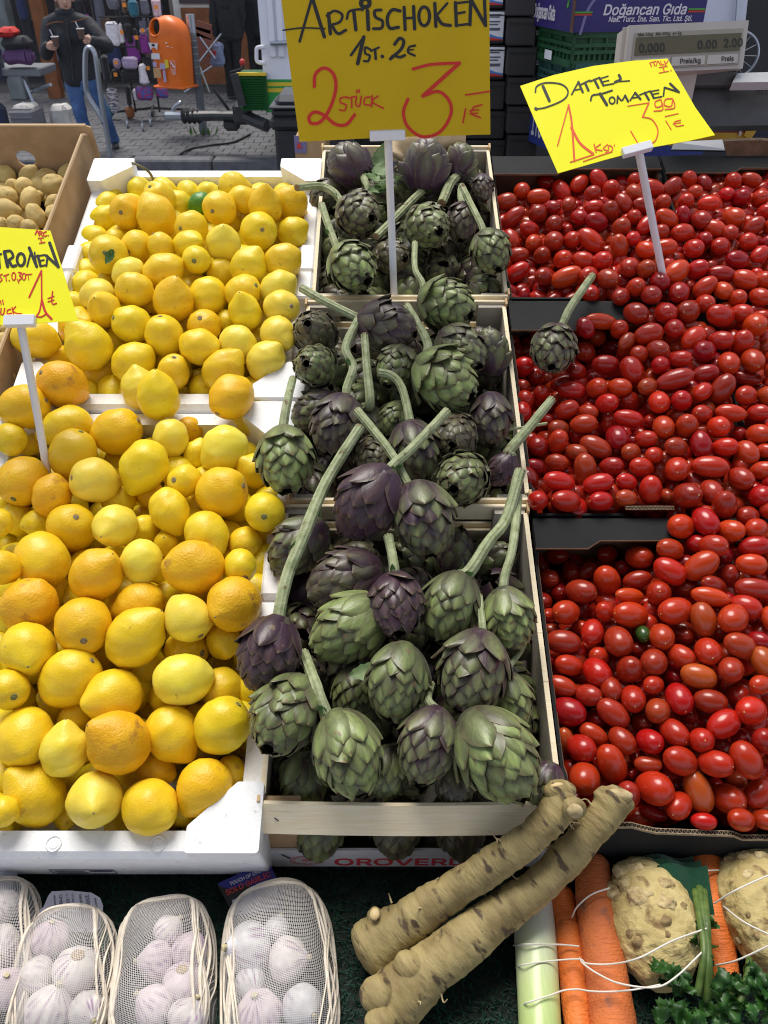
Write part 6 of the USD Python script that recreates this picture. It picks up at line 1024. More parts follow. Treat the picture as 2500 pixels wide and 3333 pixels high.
GAR = [('grey', 345, -5, 392, 30, 'grey jumper'), ('brown', 395, -5, 418, 45, 'brown scarf'), ('teal', 418, 0, 455, 55, 'teal knitted cap'), ('grey', 458, -5, 490, 50, 'grey knitted cap'), ('pink', 492, -5, 528, 58, 'pink fluffy scarf'), ('white', 344, 70, 392, 148, 'white sock bundle'), ('black', 405, 75, 438, 142, 'black fur trimmed mitten'), ('white', 388, 75, 408, 140, 'white mitten'), ('purple', 452, 112, 494, 176, 'purple glove'), ('lilac', 456, 92, 476, 112, 'lilac card of a glove'),
       ('black', 436, 90, 456, 160, 'black glove'), ('black', 332, 178, 365, 262, 'black sock pack'), ('lilac', 365, 190, 394, 222, 'lilac sock label'), ('black', 362, 222, 395, 268, 'black tights pack'), ('lilac', 398, 186, 452, 224, 'lilac sock cards'), ('black', 398, 224, 455, 262, 'black socks'), ('black', 462, 185, 505, 262, 'black leggings'), ('white', 452, 205, 486, 275, 'crumpled white cloth'), ('grey', 478, 88, 500, 150, 'grey mitten'), ('black', 500, 92, 520, 160, 'black mitten')]
for i, (c, x0, y0, x1, y1, nm) in enumerate(GAR):
    a, b = ony(x0, y0, R0 - .05), ony(x1, y1, R0 - .05); w, h = b[0] - a[0], a[2] - b[2]; m = box((0, 0, 0), (w, .07 + .03 * (i % 3), h), .03); m = m.subdivide_to_size(.09); v = np.array(m.vertices); v[:, 0] *= 1 + .22 * (.5 - v[:, 2] / h) * (1 if i % 2 else -.3); m.vertices = v; noisy(m, .022, 9, i); m.apply_translation(((a[0] + b[0]) / 2, R0 - .05 - .02 * (i % 4), (a[2] + b[2]) / 2))
    t = thing('garment', f'{nm} hanging on the clothes rack behind the man' if x0 < 440 else f'{nm} hanging on the rack left of the orange bin', 'garment', 'garments on the clothes rack'); part('fabric', m, MATS['cloth_' + c + '_g'], t, 50)
    if i % 3 == 1 or c == 'lilac': part('price_label', box(((a[0] + b[0]) / 2 + .02, R0 - .15, (a[2] + b[2]) / 2 + .02), (.05, .004, .05), .0), MATS['price_dot'], t)
for x0, y0, x1, y1, mt, lab in ((345, 285, 392, 370, 'cloth_stripe', 'striped woollen socks hanging low beside the man'), (440, 282, 500, 325, 'cloth_multi', 'multicoloured knitted socks low on the rack'), (508, 282, 548, 318, 'cloth_multi', 'multicoloured baby socks below the orange bin'), (405, 280, 432, 345, 'cloth_black_g', 'black gloves dangling low on the rack'), (430, 290, 448, 330, 'cloth_white_g', 'white price card dangling low on the rack'), (405, 348, 440, 388, 'shop_brown', 'brown paper bag standing under the rack'), (345, 345, 372, 380, 'cloth_teal_g', 'teal cloth heap under the striped socks')):
    a, b = ony(x0, y0, R0 - .1), ony(x1, y1, R0 - .1); m = box((0, 0, 0), (b[0] - a[0], .1, a[2] - b[2]), .03).subdivide_to_size(.08); noisy(m, .025, 10, x0); m.apply_translation((a + b) / 2); solo('garment' if 'bag' not in lab else 'paper_bag', m, MATS[mt], lab, 'garment' if 'bag' not in lab else 'bag')
# dark shop stock behind, as the photograph shows it
for i in range(26):
    px = 10 + i * 21; c = ony(px, 40 + 60 * (i % 3), 17.2); m = box((0, 0, 0), (.16 + .05 * (i % 3), .12, .42 + .1 * (i % 2)), .04).subdivide_to_size(.12); noisy(m, .03, 7, i); m.apply_translation(c); k = ('black', 'grey', 'brown', 'navy', 'black', 'black', 'purple')[i % 7]
    solo('garment', m, MATS['cloth_' + k + '_g'], f'{k} garment in dark shop front, {("top", "middle", "lower")[i % 3]} row, {("first", "second", "third", "fourth", "fifth", "sixth", "seventh", "eighth", "ninth")[i // 3]} from left', 'garment', 'stock hanging in the dark shop front')
# table with bags, grey crate
tb = thing('folding_table', 'grey folding table with splayed metal legs at the far left', 'table'); T0 = 12.6
a, b = ony(-60, 235, T0), ony(135, 228, T0); part('table_top', box(((a[0] + b[0]) / 2, T0 + .25, b[2] - .02), (b[0] - a[0], .7, .10), .015), MATS['table_grey'], tb)
for q0, q1 in (((72, 245), (152, 435)), ((-20, 245), (-50, 440)), ((100, 300), (165, 275))): part('leg', tube([ony(*q0, T0), ony(*q1, T0 - .25)], .022, 8), MATS['zinc'], tb)
for x0, y0, x1, y1, mt, nm, lab in ((5, 120, 105, 160, 'bag_dark', 'bag', 'dark folded bag on the grey table'), (10, 158, 115, 208, 'bag_purple', 'bag', 'purple cloth bag hanging at the table edge'), (-10, 88, 58, 120, 'cloth_red', 'cloth', 'bright red folded cloth on the table pile'), (-30, 150, 18, 265, 'cloth_navy_g', 'jacket', 'denim jacket hanging at the left picture edge'), (-20, 340, 30, 430, 'cloth_navy_g', 'trousers', 'blue denim trousers hanging low at the left edge'), (160, 340, 240, 420, 'cloth_white', 'sack', 'pale sack on the ground behind the man')):
    a, b = ony(x0, y0, T0 - .05), ony(x1, y1, T0 - .05); m = box((0, 0, 0), (b[0] - a[0], .30, a[2] - b[2]), .06).subdivide_to_size(.08); noisy(m, .03, 7, x0 + 99); m.apply_translation((a + b) / 2); solo(nm, m, MATS[mt], lab, nm)
gc = thing('grey_crate', 'grey ribbed plastic crate with white cloth under the table', 'plastic crate'); a, b = ony(25, 362, 11.9), ony(118, 448, 11.9); c = (a + b) / 2; part('crate_body', tm(mm(box((c[0], 12.15, c[2]), (b[0] - a[0], .5, a[2] - b[2]), .02)) - mm(box((c[0], 12.15, c[2] + .05), (b[0] - a[0] - .05, .45, a[2] - b[2])))), MATS['crate_grey'], gc)
for k in range(4): part('rib', box((c[0], 11.885, b[2] + .05 + k * .10), (b[0] - a[0] + .01, .02, .016)), MATS['crate_grey'], gc)
m = box((0, 0, 0), (b[0] - a[0] - .06, .4, .12), .04).subdivide_to_size(.07); noisy(m, .04, 9, 3); m.apply_translation((c[0], 12.15, a[2])); solo('cloth', m, MATS['cloth_white'], 'crumpled white cloth in the grey crate', 'cloth')
# ---------------------------------------------------------------- litter bin on its pole
def litter_bin():
    D = 12.0; c = ony(575, 283, D); top = ony(560, 50, D); h = top[2] - c[2]; M = mtx(trimesh.transformations.rotation_matrix(math.radians(-24), [0, 0, 1])[:3, :3] , (c[0] + .0, D, c[2])); t = thing('litter_bin', 'orange litter bin with stickers hung on a grey pole', 'litter bin', m=M)
    n = 44; rows_ = []
    for f in np.linspace(0, 1, 26):
        z = h * f; w = .225 + .035 * min(1, f * 1.5); d = .17 + .02 * f
        if f > .66: k = math.sqrt(max(0, 1 - ((f - .66) / .345) ** 2.3)); w *= max(k, .02); d *= max(k ** .8, .02)
        a = np.arange(n) / n * 2 * np.pi; e = 3.2; x = w * np.sign(np.cos(a)) * np.abs(np.cos(a)) ** (2 / e); y = d * np.sign(np.sin(a)) * np.abs(np.sin(a)) ** (2 / e); rows_.append(np.stack([x, y, np.full(n, z)], 1))
    V = np.vstack(rows_ + [np.array([[0, 0, 0], [0, 0, h + .002]])]); F = []; m_ = 26
    for i in range(m_ - 1):
        for j in range(n): k = (j + 1) % n; F += [[i * n + j, i * n + k, (i + 1) * n + k], [i * n + j, (i + 1) * n + k, (i + 1) * n + j]]
    for j in range(n): k = (j + 1) % n; F += [[m_ * n, k, j], [m_ * n + 1, (m_ - 1) * n + j, (m_ - 1) * n + k]]
    body = mm(tri(V, F)); hole = mm(xf(trimesh.creation.icosphere(3, 1.0), mtx(np.diag([.085, .16, .105]), (-.105, -.17, h * .845)))); part('bin_body', tm(body - hole), MATS['bin_orange'], t, 40)
    part('opening', xf(trimesh.creation.icosphere(3, 1.0), mtx(np.diag([.10, .11, .12]), (-.09, -.02, h * .83))), MATS['bin_hole'], t, True); part('opening_rim', xf(trimesh.creation.torus(.088, .010, 24, 8), mtx(np.array([[1, 0, 0], [0, .4, .92], [0, -.92, .4]]).T * np.array([1.0, 1.18, 1]), (-.105, -.142, h * .845))), MATS['bin_orange'], t, True)
    part('base_rim', box((0, 0, .012), (.49, .37, .03), .012), MATS['bin_orange'], t)
    def st(nm, x, z, w, hh, mt, pts=None):
        pl = Polygon(pts) if pts else Polygon([(-w, -hh), (w, -hh * .9), (w * .95, hh), (-w * .9, hh * .95)]); part(nm, xf(prism(pl, .004), mtx(np.array([[1, 0, 0], [0, 0, -1], [0, 1, 0]]).T.T, (x, -.196, z)) ), MATS[mt], t, False)
    st('emblem', -.13, h * .60, 0, 0, 'sticker_white', [(-.075, .03), (.075, .03), (.05, -.05), (.028, -.02), (0, -.02), (-.028, -.02), (-.05, -.05)]); part('emblem_bow', box((-.13, -.2015, h * .60 + .008), (.045, .003, .026)), MATS['bin_hole'], t, False)
    st('sticker', -.12, h * .455, .07, .035, 'sticker_white'); st('sticker', -.03, h * .32, .045, .035, 'sticker_lilac'); st('sticker', .04, h * .355, .03, .05, 'sticker_yellow'); st('sticker', -.13, h * .22, .06, .06, 'sticker_tan'); st('sticker', -.02, h * .18, .02, .07, 'sticker_lilac'); st('sticker', -.15, h * .34, .03, .03, 'sticker_lilac')
    fr = [([(-.035, -.05), (.035, -.05)], .004), ([(.035, -.05), (.035, .05)], .004), ([(.035, .05), (-.035, .05)], .004), ([(-.035, .05), (-.035, -.05)], .004), ([(-.02, .03), (-.005, .015)], .018), ([(0, 0), (.02, -.02)], .02)] + [([(-.03, -.065 - .012 * k), (.03, -.065 - .012 * k)], .004) for k in range(4)] + [([(-.06, .21), (-.02, .21)], .008), ([(-.06, .25), (-.05, .25)], .016), ([(.0, .20), (.03, .20)], .005)]
    part('printed_pictogram', xf(prism(unary_union([LineString(p).buffer(w / 2) for p, w in fr]), .003), mtx(np.array([[1, 0, 0], [0, 0, -1], [0, 1, 0]]), (.13, -.192, h * .34))), MATS['sticker_white'], t, False)
litter_bin()
pl = thing('street_pole', 'grey steel pole carrying the orange litter bin', 'pole'); a = onz(664, 438, 0.0); b = ony(607, 45, 12.25); part('shaft', tube([a, (a[0], a[1], b[2])], .055, 16), MATS['pole_grey'], pl, True); part('collar', tube([(a[0], a[1], b[2] - .20), (a[0], a[1], b[2] + .004)], .060, 16), MATS['zinc'], pl)
for k in range(9): part('strap', tube([(a[0], a[1], .75 + .075 * k), (a[0], a[1], .758 + .075 * k)], .058, 14), MATS['zinc'], pl)
solo('weed_tuft', cat(*[xf(leaf_geo(.12, .02, .5, k), mtx(basis((math.cos(k), math.sin(k), 1.4), (0, 0, 1)), (a[0] - .15 + .08 * (k % 5), a[1] - .1, 0.006))) for k in range(10)]), MATS['leaf_bit'], 'small weeds growing at the foot of the grey pole', 'weeds', kind='stuff')
# bent steel hoop at the kerb
H0_ = 9.5; pth = [ony(x, y, H0_) for x, y in ((362, 520), (345, 420), (326, 300), (313, 200), (305, 168), (292, 154), (280, 164), (277, 210), (279, 280), (290, 318), (318, 362), (338, 400))]
solo('steel_hoop', tube(smoothpath(pth, 60), .040, 12, flat=.62), MATS['zinc'], 'bent galvanised steel hoop standing at the kerb in front of the man', 'steel hoop', smooth=True)
# brown folded furniture, cable
ft = thing('folded_tables', 'folded brown slatted tables with steel legs leaning at the cream wall', 'folding table')
for k, (x0, y0, x1, y1) in enumerate(((636, 100, 690, 115), (636, 118, 695, 145), (638, 150, 690, 172), (640, 180, 682, 200), (640, 80, 688, 96))): part('slat', beam(ony(x0, y0, 15.0), ony(x1, y1, 15.0), .05, .13, (0, 0, 1)), MATS['brown_slat'], ft)
for q0, q1 in (((650, 200), (720, 110)), ((640, 190), (682, 300)), ((690, 215), (655, 240)), ((700, 190), (650, 120)), ((600, 300), (625, 285))): part('leg', tube([ony(*q0, 14.9), ony(*q1, 14.9)], .016, 6), MATS['zinc'], ft)
solo('cable', tube(smoothpath([onz(x, y, -.10 if y > 505 else .012) for x, y in ((540, 560), (575, 525))] + [onz(x, y, .022) for x, y in ((590, 500), (620, 484), (650, 478), (700, 470), (760, 462), (815, 436))], 50), .014, 6), MATS['cable'], 'black cable lying across the pavement below the trailer hitch', 'cable', smooth=True)
# ---------------------------------------------------------------- market trailer with drawbar
TY = 10.6; tr = thing('trailer', 'white market trailer with green and yellow stripes behind the big sign', 'trailer')
xl = ony(852, 180, TY)[0]; zt = ony(870, -40, TY)[2] + .5; L_ = 3.6
for nm, y0, y1, mt in (('side_panel', -120, 258, 'trailer_white'), ('stripe', 258, 268, 'trailer_green'), ('stripe', 268, 280, 'trailer_yellow'), ('stripe', 280, 287, 'trailer_green'), ('stripe', 287, 300, 'trailer_yellow'), ('stripe', 300, 366, 'trailer_green')):
    za, zb = ony(870, y0, TY)[2], ony(870, y1, TY)[2]; part(nm, box((xl + L_ / 2, TY + 1.0, (za + zb) / 2), (L_, 2.0, za - zb), .0), MATS[mt], tr, False)
for px in (884, 912): c = ony(px, 100, TY); part('pillar_strip', box((c[0], TY - .012, 1.93), (.07, .03, 1.7), .008), MATS['trailer_white'], tr)
hd = [ony(x, y, TY - .06) for x, y in ((862, 152), (838, 156), (835, 175), (838, 200), (864, 206))]; part('handle', tube(smoothpath(hd, 20), .022, 8), MATS['trailer_white'], tr, True); part('locking_bar', tube([ony(880, 141, TY - .05), ony(960, 138, TY - .05)], .024, 8), MATS['zinc'], tr, True)
lv = thing('louvred_box', 'dark green louvred box with yellow rim in front of the trailer', 'box'); a, b = ony(772, 242, TY - .15), ony(872, 362, TY - .15); part('box_body', box(((a[0] + b[0]) / 2, TY + .1, (a[2] + b[2]) / 2), (b[0] - a[0], .4, a[2] - b[2])), MATS['louver_green'], lv); part('rim', box(((a[0] + b[0]) / 2, TY - .12, a[2]), (b[0] - a[0] + .02, .06, .03)), MATS['trailer_yellow'], lv)
for k in range(14): part('louvre', beam((a[0] + .02, TY - .13, b[2] + .03 + k * (a[2] - b[2] - .05) / 13.5), (b[0] - .02, TY - .13, b[2] + .03 + k * (a[2] - b[2] - .05) / 13.5), .05, .012, (0, -.6, .8)), MATS['louver_green'], lv)
part('support', beam(ony(762, 240, TY - .2), ony(790, 345, TY - .2), .05, .09), MATS['black_plastic'], lv)
db = thing('trailer_hitch', 'black trailer drawbar with silver ball coupling', 'trailer hitch'); DY = 10.9
part('drawbar', tube([ony(600, 378, DY), ony(700, 376, DY - .05), ony(800, 378, DY - .2)], .075, 12, flat=.8), MATS['black_plastic'], db); part('bellows', lathe([(.07 + .022 * (k % 2), k * .03) for k in range(9)], 14).apply_transform(mtx(basis((1, 0, 0)), ony(592, 378, DY))), MATS['cable'], db, False)
part('coupling', box(ony(567, 377, DY), (.26, .12, .10), .03), MATS['zinc'], db); part('lever', tube(smoothpath([ony(563, 368, DY), ony(566, 350, DY), ony(590, 332, DY)], 8), .024, 8), MATS['zinc'], db, True); part('housing', box(ony(790, 368, DY - .25), (.22, .2, .24), .04), MATS['black_plastic'], db); part('lower_bracket', box(ony(755, 405, DY - .1), (.20, .14, .14), .04), MATS['black_plastic'], db); part('frame_arm', tube([ony(800, 380, DY - .3), ony(870, 410, DY - .5)], .07, 10), MATS['black_plastic'], db); part('brace', tube([ony(697, 292, DY), ony(748, 362, DY)], .02, 6), MATS['black_plastic'], db); part('crank', tube(smoothpath([ony(750, 235, DY - .2), ony(790, 222, DY - .2), ony(790, 205, DY - .2)], 10), .016, 6), MATS['black_plastic'], db); part('crank_knob', xf(trimesh.creation.icosphere(2, .035), mtx(np.eye(3), ony(789, 202, DY - .2))), MATS['poster_red'], db, True)
wb = thing('wheelie_bin', 'black wheeled bin with grey lid standing behind the foam box', 'wheelie bin'); WY = 7.6; a, b = ony(872, 372, WY), ony(1160, 372, WY); cx, wd = (a[0] + b[0]) / 2, b[0] - a[0]
part('bin_body', tm(mm(box((cx, WY + .33, a[2] - .42), (wd * .90, .56, .62), .03))), MATS['black_plastic'], wb); part('bin_rim', box((cx, WY + .33, a[2] - .08), (wd, .64, .10), .03), MATS['black_plastic'], wb); part('collar', box((cx, WY + .33, a[2] + .005), (wd * .93, .60, .07), .02), MATS['black_plastic'], wb)
part('lid', noisy(box((cx, WY + .33, a[2] + .09), (wd * .86, .56, .10), .06), .004, 6), MATS['lid_grey'], wb, 30); part('lid_flange', box((cx, WY + .32, a[2] + .050), (wd * .98, .64, .025), .01), MATS['lid_grey'], wb)
for s in (-1, 1): part('wheel', xf(trimesh.creation.cylinder(.10, .05, sections=20), mtx(basis((1, 0, 0)), (cx + s * wd * .38, WY + .62, -.02))), MATS['black_plastic'], wb)
part('lower_body', box((cx, WY + .33, .25), (wd * .78, .5, .64), .03), MATS['black_plastic'], wb)
# ---------------------------------------------------------------- people
mat('skin', (.44, .25, .18), (.50, .29, .21), rough=.5, scale=30, sss=.1); mat('jacket_navy', (.014, .015, .021), (.024, .025, .033), rough=.75, scale=30, bump=.4, bscale=26, bdist=.02); mat('jeans', (.030, .075, .20), (.085, .17, .36), rough=.8, scale=5, bump=.3, bscale=22, bdist=.02); mat('hair_dark', (.03, .022, .018), rough=.7); mat('black_cloth', (.010, .010, .012), (.020, .020, .023), rough=.85, scale=20, bump=.4, bscale=20, bdist=.02); mat('shoe', (.02, .02, .022), rough=.5); mat('lip', (.32, .12, .10), rough=.5); mat('eye', (.5, .5, .5), rough=.2); mat('cup', (.10, .06, .045), rough=.5)
SPH = lambda p, r: manifold3d.Manifold.sphere(r, 18).translate(tuple(map(float, p)))
def chain(js): return [manifold3d.Manifold.batch_hull([SPH(*a), SPH(*b)]) for a, b in zip(js, js[1:])]
def blob(parts, edge, it=12):
    m = manifold3d.Manifold.batch_boolean(parts, manifold3d.OpType.Add).refine_to_length(edge); q = tm(m); q.merge_vertices(); trimesh.smoothing.filter_taubin(q, iterations=it); return q
def flat_pair(p, q, r, w=.10): p = np.array(p); return [((p[0] - w, p[1], p[2]), r), ((p[0] + w, p[1], p[2]), r)]
def hand(c, d, up, side, curl=.9):
    """palm from c along d, back of the hand towards up; five fingers that curl"""
    d = np.array(d, float) / np.linalg.norm(d); up = np.array(up, float); up -= d * (up @ d); up /= np.linalg.norm(up); s = np.cross(d, up) * side; c = np.array(c); P_ = chain([(c, .026), (c + d * .05 + s * .022, .021)]) + chain([(c, .026), (c + d * .05 - s * .022, .021)]) + chain([(c + d * .05 + s * .022, .021), (c + d * .05 - s * .022, .021)])
    for k, (o, L) in enumerate(((.032, .072), (.011, .082), (-.011, .077), (-.031, .060))):
        p = c + d * .058 + s * o; a = p + (d * math.cos(curl * .5) - up * math.sin(curl * .5)) * L * .5; b = a + (d * math.cos(curl * 1.7) - up * math.sin(curl * 1.7)) * L * .32; e = b + (d * math.cos(curl * 2.5) - up * math.sin(curl * 2.5)) * L * .25; P_ += chain([(p, .0115), (a, .0105), (b, .0095), (e, .0085)])
    p = c + d * .012 + s * .026; P_ += chain([(p, .014), (p + d * .035 + s * .022 - up * .015, .0125), (p + d * .058 + s * .010 - up * .040, .011)]); return P_
def person(label, Y, J, cols, face=True, seed=0):
    """J: joints in metres {name: (x, y, z)}; a figure of one skin mesh with clothes as parts"""
    t = thing('person', label, 'person'); j = {k: np.array(v, float) for k, v in J.items()}; hd_ = j['head']; f = j['front'] / np.linalg.norm(j['front']); rt = np.cross(f, [0, 0, 1.0])
    body = chain([(hd_ + [0, 0, .035], .088), (hd_ + f * .028 - [0, 0, .055], .066)]) + chain([(hd_ + f * .05 - [0, 0, .085], .040), (hd_ + f * .03 - [0, 0, .02], .07)]) + chain([(hd_ - [0, 0, .06], .056), (j['neck'], .062)]) + chain([(j['neck'], .07), (j['chest'], .11), (j['hip'], .11)])
    for s in 'LR': body += chain([(j['sh' + s], .055), (j['el' + s], .042), (j['wr' + s], .030)]) + chain([(j['hp' + s], .08), (j['kn' + s], .055), (j['an' + s], .04)]) + hand(j['wr' + s], j['hd' + s], j.get('up' + s, (0, 0, 1)), 1 if s == 'L' else -1)
    if face: body += chain([(hd_ + f * .108 - [0, 0, .005], .010), (hd_ + f * .118 - [0, 0, .032], .014)]) + [SPH(hd_ + rt * q * .088 - [0, 0, .015], .022) for q in (-1, 1)]
    part('body', blob(body, .022, 6), MATS['skin'], t, True)
    if face:
        for q in (-1, 1): part('eye', xf(trimesh.creation.icosphere(2, .013), mtx(np.eye(3), hd_ + f * .088 + rt * q * .033 + [0, 0, .012])), MATS['eye'], t, True)
        part('mouth', xf(trimesh.creation.icosphere(2, 1), mtx(np.diag([.026, .014, .008]), hd_ + f * .090 - [0, 0, .068])), MATS['lip'], t, True)
    part('hair', noisy(blob([manifold3d.Manifold.batch_hull([SPH(hd_ + [0, 0, .062] - f * .012, .086), SPH(hd_ - f * .035 - [0, 0, .01], .078)])], .03, 4), .006, 40, seed), MATS['hair_dark'], t, True)
    jk = chain([((j['neck'] - [0, 0, .03]), .105), (j['chest'], .155)]) + [manifold3d.Manifold.batch_hull([SPH(j['chest'] + rt * q, .13) for q in (-.08, .08)] + [SPH(j['hip'] + rt * q + [0, 0, -.02], .125) for q in (-.075, .075)])] + [manifold3d.Manifold.batch_hull([SPH(j['shL'], .085), SPH(j['shR'], .085), SPH(j['neck'] - [0, 0, .03], .09)]), manifold3d.Manifold.batch_hull([SPH(j['shL'], .085), SPH(j['shR'], .085), SPH(j['chest'], .15)])]
    for s in 'LR': w = j['wr' + s] * .90 + j['el' + s] * .10; jk += chain([(j['sh' + s], .090), (j['el' + s], .078), (w, .056)])
    part('jacket', noisy(blob(jk, .035, 8), .010, 9, seed), MATS[cols[0]], t, True); part('collar', xf(trimesh.creation.torus(.080, .030, 24, 10), mtx(np.eye(3) * np.array([1, 1, 1.3]), j['neck'] + [0, 0, .02])), MATS[cols[0]], t, True)
    tr_ = [manifold3d.Manifold.batch_hull([SPH(j['hip'] - [0, 0, .03], .12), SPH(j['hpL'], .098), SPH(j['hpR'], .098)])]
    for s in 'LR': tr_ += chain([(j['hp' + s], .100), (j['kn' + s], .076), (j['an' + s] + [0, 0, .0], .066)])
    part('trousers', noisy(blob(tr_, .035, 8), .008, 12, seed + 1), MATS[cols[1]], t, True)
    for s in 'LR': an = j['an' + s]; toe = j.get('toe' + s, an + f * .16 - [0, 0, .05]); part('shoe', blob(chain([(an - [0, 0, .05] - f * .04, .045), (an - [0, 0, .055] + f * .06, .045), (toe, .036)]), .02, 4), MATS['shoe'], t, True)
    return t, j
mp = lambda x, y, Y=10.9: ony(x, y, Y)
J = dict(head=mp(208, -6), neck=mp(212, 46), chest=mp(235, 120), hip=mp(262, 248), front=(.35, -1, -.1), shL=mp(290, 82), elL=mp(350, 150, 10.75), wrL=mp(300, 132, 10.55), shR=mp(162, 80), elR=mp(150, 172, 10.75), wrR=mp(153, 152, 10.55), hdL=(-1, -.15, .15), upL=(.1, -1, .3), hdR=(.9, -.2, .1), upR=(0, -1, .3), hpL=mp(298, 275), knL=mp(336, 365, 11.0), anL=mp(372, 455, 11.2), hpR=mp(238, 275), knR=mp(262, 372, 10.7), anR=mp(292, 470, 10.75))
MAN = person('man in dark padded jacket and blue jeans holding two paper cups', 10.9, J, ('jacket_navy', 'jeans'), True, 1)
for nm, pts, mt_, r_ in (('zip', [(216, 62), (222, 110), (232, 180), (238, 262)], 'black_plastic', .008), ('chest_piping', [(152, 80), (178, 72), (206, 72)], 'shop_brown', .006), ('chest_piping', [(232, 72), (262, 64), (288, 58)], 'shop_brown', .006), ('pocket_zip', [(322, 190), (330, 235)], 'zinc', .006)): part(nm, tube(smoothpath([mp(a, b, 10.9 - .17 + .0 * k) for k, (a, b) in enumerate(pts)], 12), r_, 6), MATS[mt_], MAN[0])
for i, (x, y, lab) in enumerate(((181, 136, 'brown paper cup with a stirrer in the hand at left'), (264, 110, 'paper cup with a white stirrer in the hand at right'))):
    c = mp(x, y, 10.47); t = thing('paper_cup', lab, 'paper cup'); part('cup_wall', xf(lathe([(.0001, -.05), (.030, -.05), (.042, .05), (.038, .05), (.028, -.045), (.0001, -.045)], 16), mtx(np.eye(3), c)), MATS['cup'], t, 40); part('rim', xf(trimesh.creation.torus(.041, .0045, 20, 6), mtx(np.eye(3), c + [0, 0, .05])), MATS['sticker_white'], t, True); part('stirrer', tube([c + [0, 0, .0], c + [-.035, -.01, .12]], .006, 6), MATS['sticker_white'], t)
Y2 = 15.4; q = lambda x, y: ony(x, y, Y2)
J = dict(head=q(735, -95), neck=q(738, -45), chest=q(738, 10), hip=q(752, 110), front=(.1, 1, -.1), shL=q(700, 0), elL=q(695, 60), wrL=q(704, 118), shR=q(778, 0), elR=q(785, 55), wrR=q(783, 108), hdL=(0, 0, -1), upL=(-1, 0, 0), hdR=(0, 0, -1), upR=(1, 0, 0), hpL=q(732, 125), knL=q(745, 220), anL=q(752, 308), hpR=q(768, 125), knR=q(768, 220), anR=q(765, 306))
person('person in black seen from behind, carrying a light blue bag', Y2, J, ('black_cloth', 'black_cloth'), False, 3)
m = box((0, 0, 0), (.24, .14, .36), .05).subdivide_to_size(.06); noisy(m, .03, 9, 8); m.apply_translation(ony(705, 178, 15.2)); t = thing('shopping_bag', 'light blue bag hanging from the black-clad person', 'bag'); part('bag_body', m, mat('bag_blue', (.16, .20, .33), (.26, .30, .44), rough=.7, scale=12), t, 50); part('strap', tube([ony(702, 120, 15.2), ony(700, 150, 15.2)], .016, 6), MATS['bag_dark'], t); part('print', box(ony(698, 172, 15.10), (.05, .01, .06)), MATS['poster_red'], t)
Y3 = 15.8; q = lambda x, y: ony(x, y, Y3)
J = dict(head=q(828, -105), neck=q(828, -55), chest=q(828, 5), hip=q(835, 100), front=(.6, 1, -.1), shL=q(800, -10), elL=q(802, 55), wrL=q(810, 112), shR=q(860, -10), elR=q(868, 50), wrR=q(866, 104), hdL=(0, 0, -1), upL=(-1, 0, 0), hdR=(0, 0, -1), upR=(1, 0, 0), hpL=q(822, 115), knL=q(826, 205), anL=q(830, 292), hpR=q(850, 115), knR=q(850, 205), anR=q(850, 290))
person('person in long black coat beside the trailer door', Y3, J, ('black_cloth', 'black_cloth'), False, 5)
# ---------------------------------------------------------------- behind the tomatoes: cartons, crates, scale
mat('tarp_black', (.010, .010, .012), (.016, .016, .018), rough=.6, scale=5); mat('carton_stack', (.018, .017, .018), (.028, .026, .027), rough=.6, scale=10); mat('box_purple', (.018, .011, .100), (.023, .014, .125), rough=.45, scale=8); mat('print_white', (.62, .60, .66), rough=.5); mat('print_grey', (.16, .14, .30), rough=.5); mat('print_green', (.05, .32, .03), rough=.5); mat('print_red', (.40, .04, .03), rough=.5); mat('crate_green', (.010, .060, .022), (.016, .085, .032), rough=.45, scale=12); mat('crate_teal', (.02, .075, .07), (.03, .10, .09), rough=.6, scale=12); mat('box_blue', (.02, .035, .20), rough=.5); mat('label_blue', (.05, .22, .55), rough=.5)
mat('scale_beige', (.42, .38, .34), (.46, .42, .38), rough=.45, scale=10); mat('scale_plate', (.050, .048, .048), (.062, .060, .060), rough=.45, scale=40); mat('lcd', (.125, .113, .075), rough=.6, spec=.1); mat('lcd_digit', (.015, .014, .010), rough=.4); mat('lcd_frame', (.30, .27, .22), rough=.4); mat('strip_light', (.40, .40, .40), rough=.35); mat('van_white', (.60, .60, .70), rough=.4)
bw = thing('tarpaulin_wall', 'black tarpaulin hanging behind the stacked boxes', 'tarpaulin'); part('sheet', noisy(box((1.9, 4.0, 1.4), (3.6, .03, 3.0)).subdivide_to_size(.2), .03, 3), MATS['tarp_black'], bw, 40)
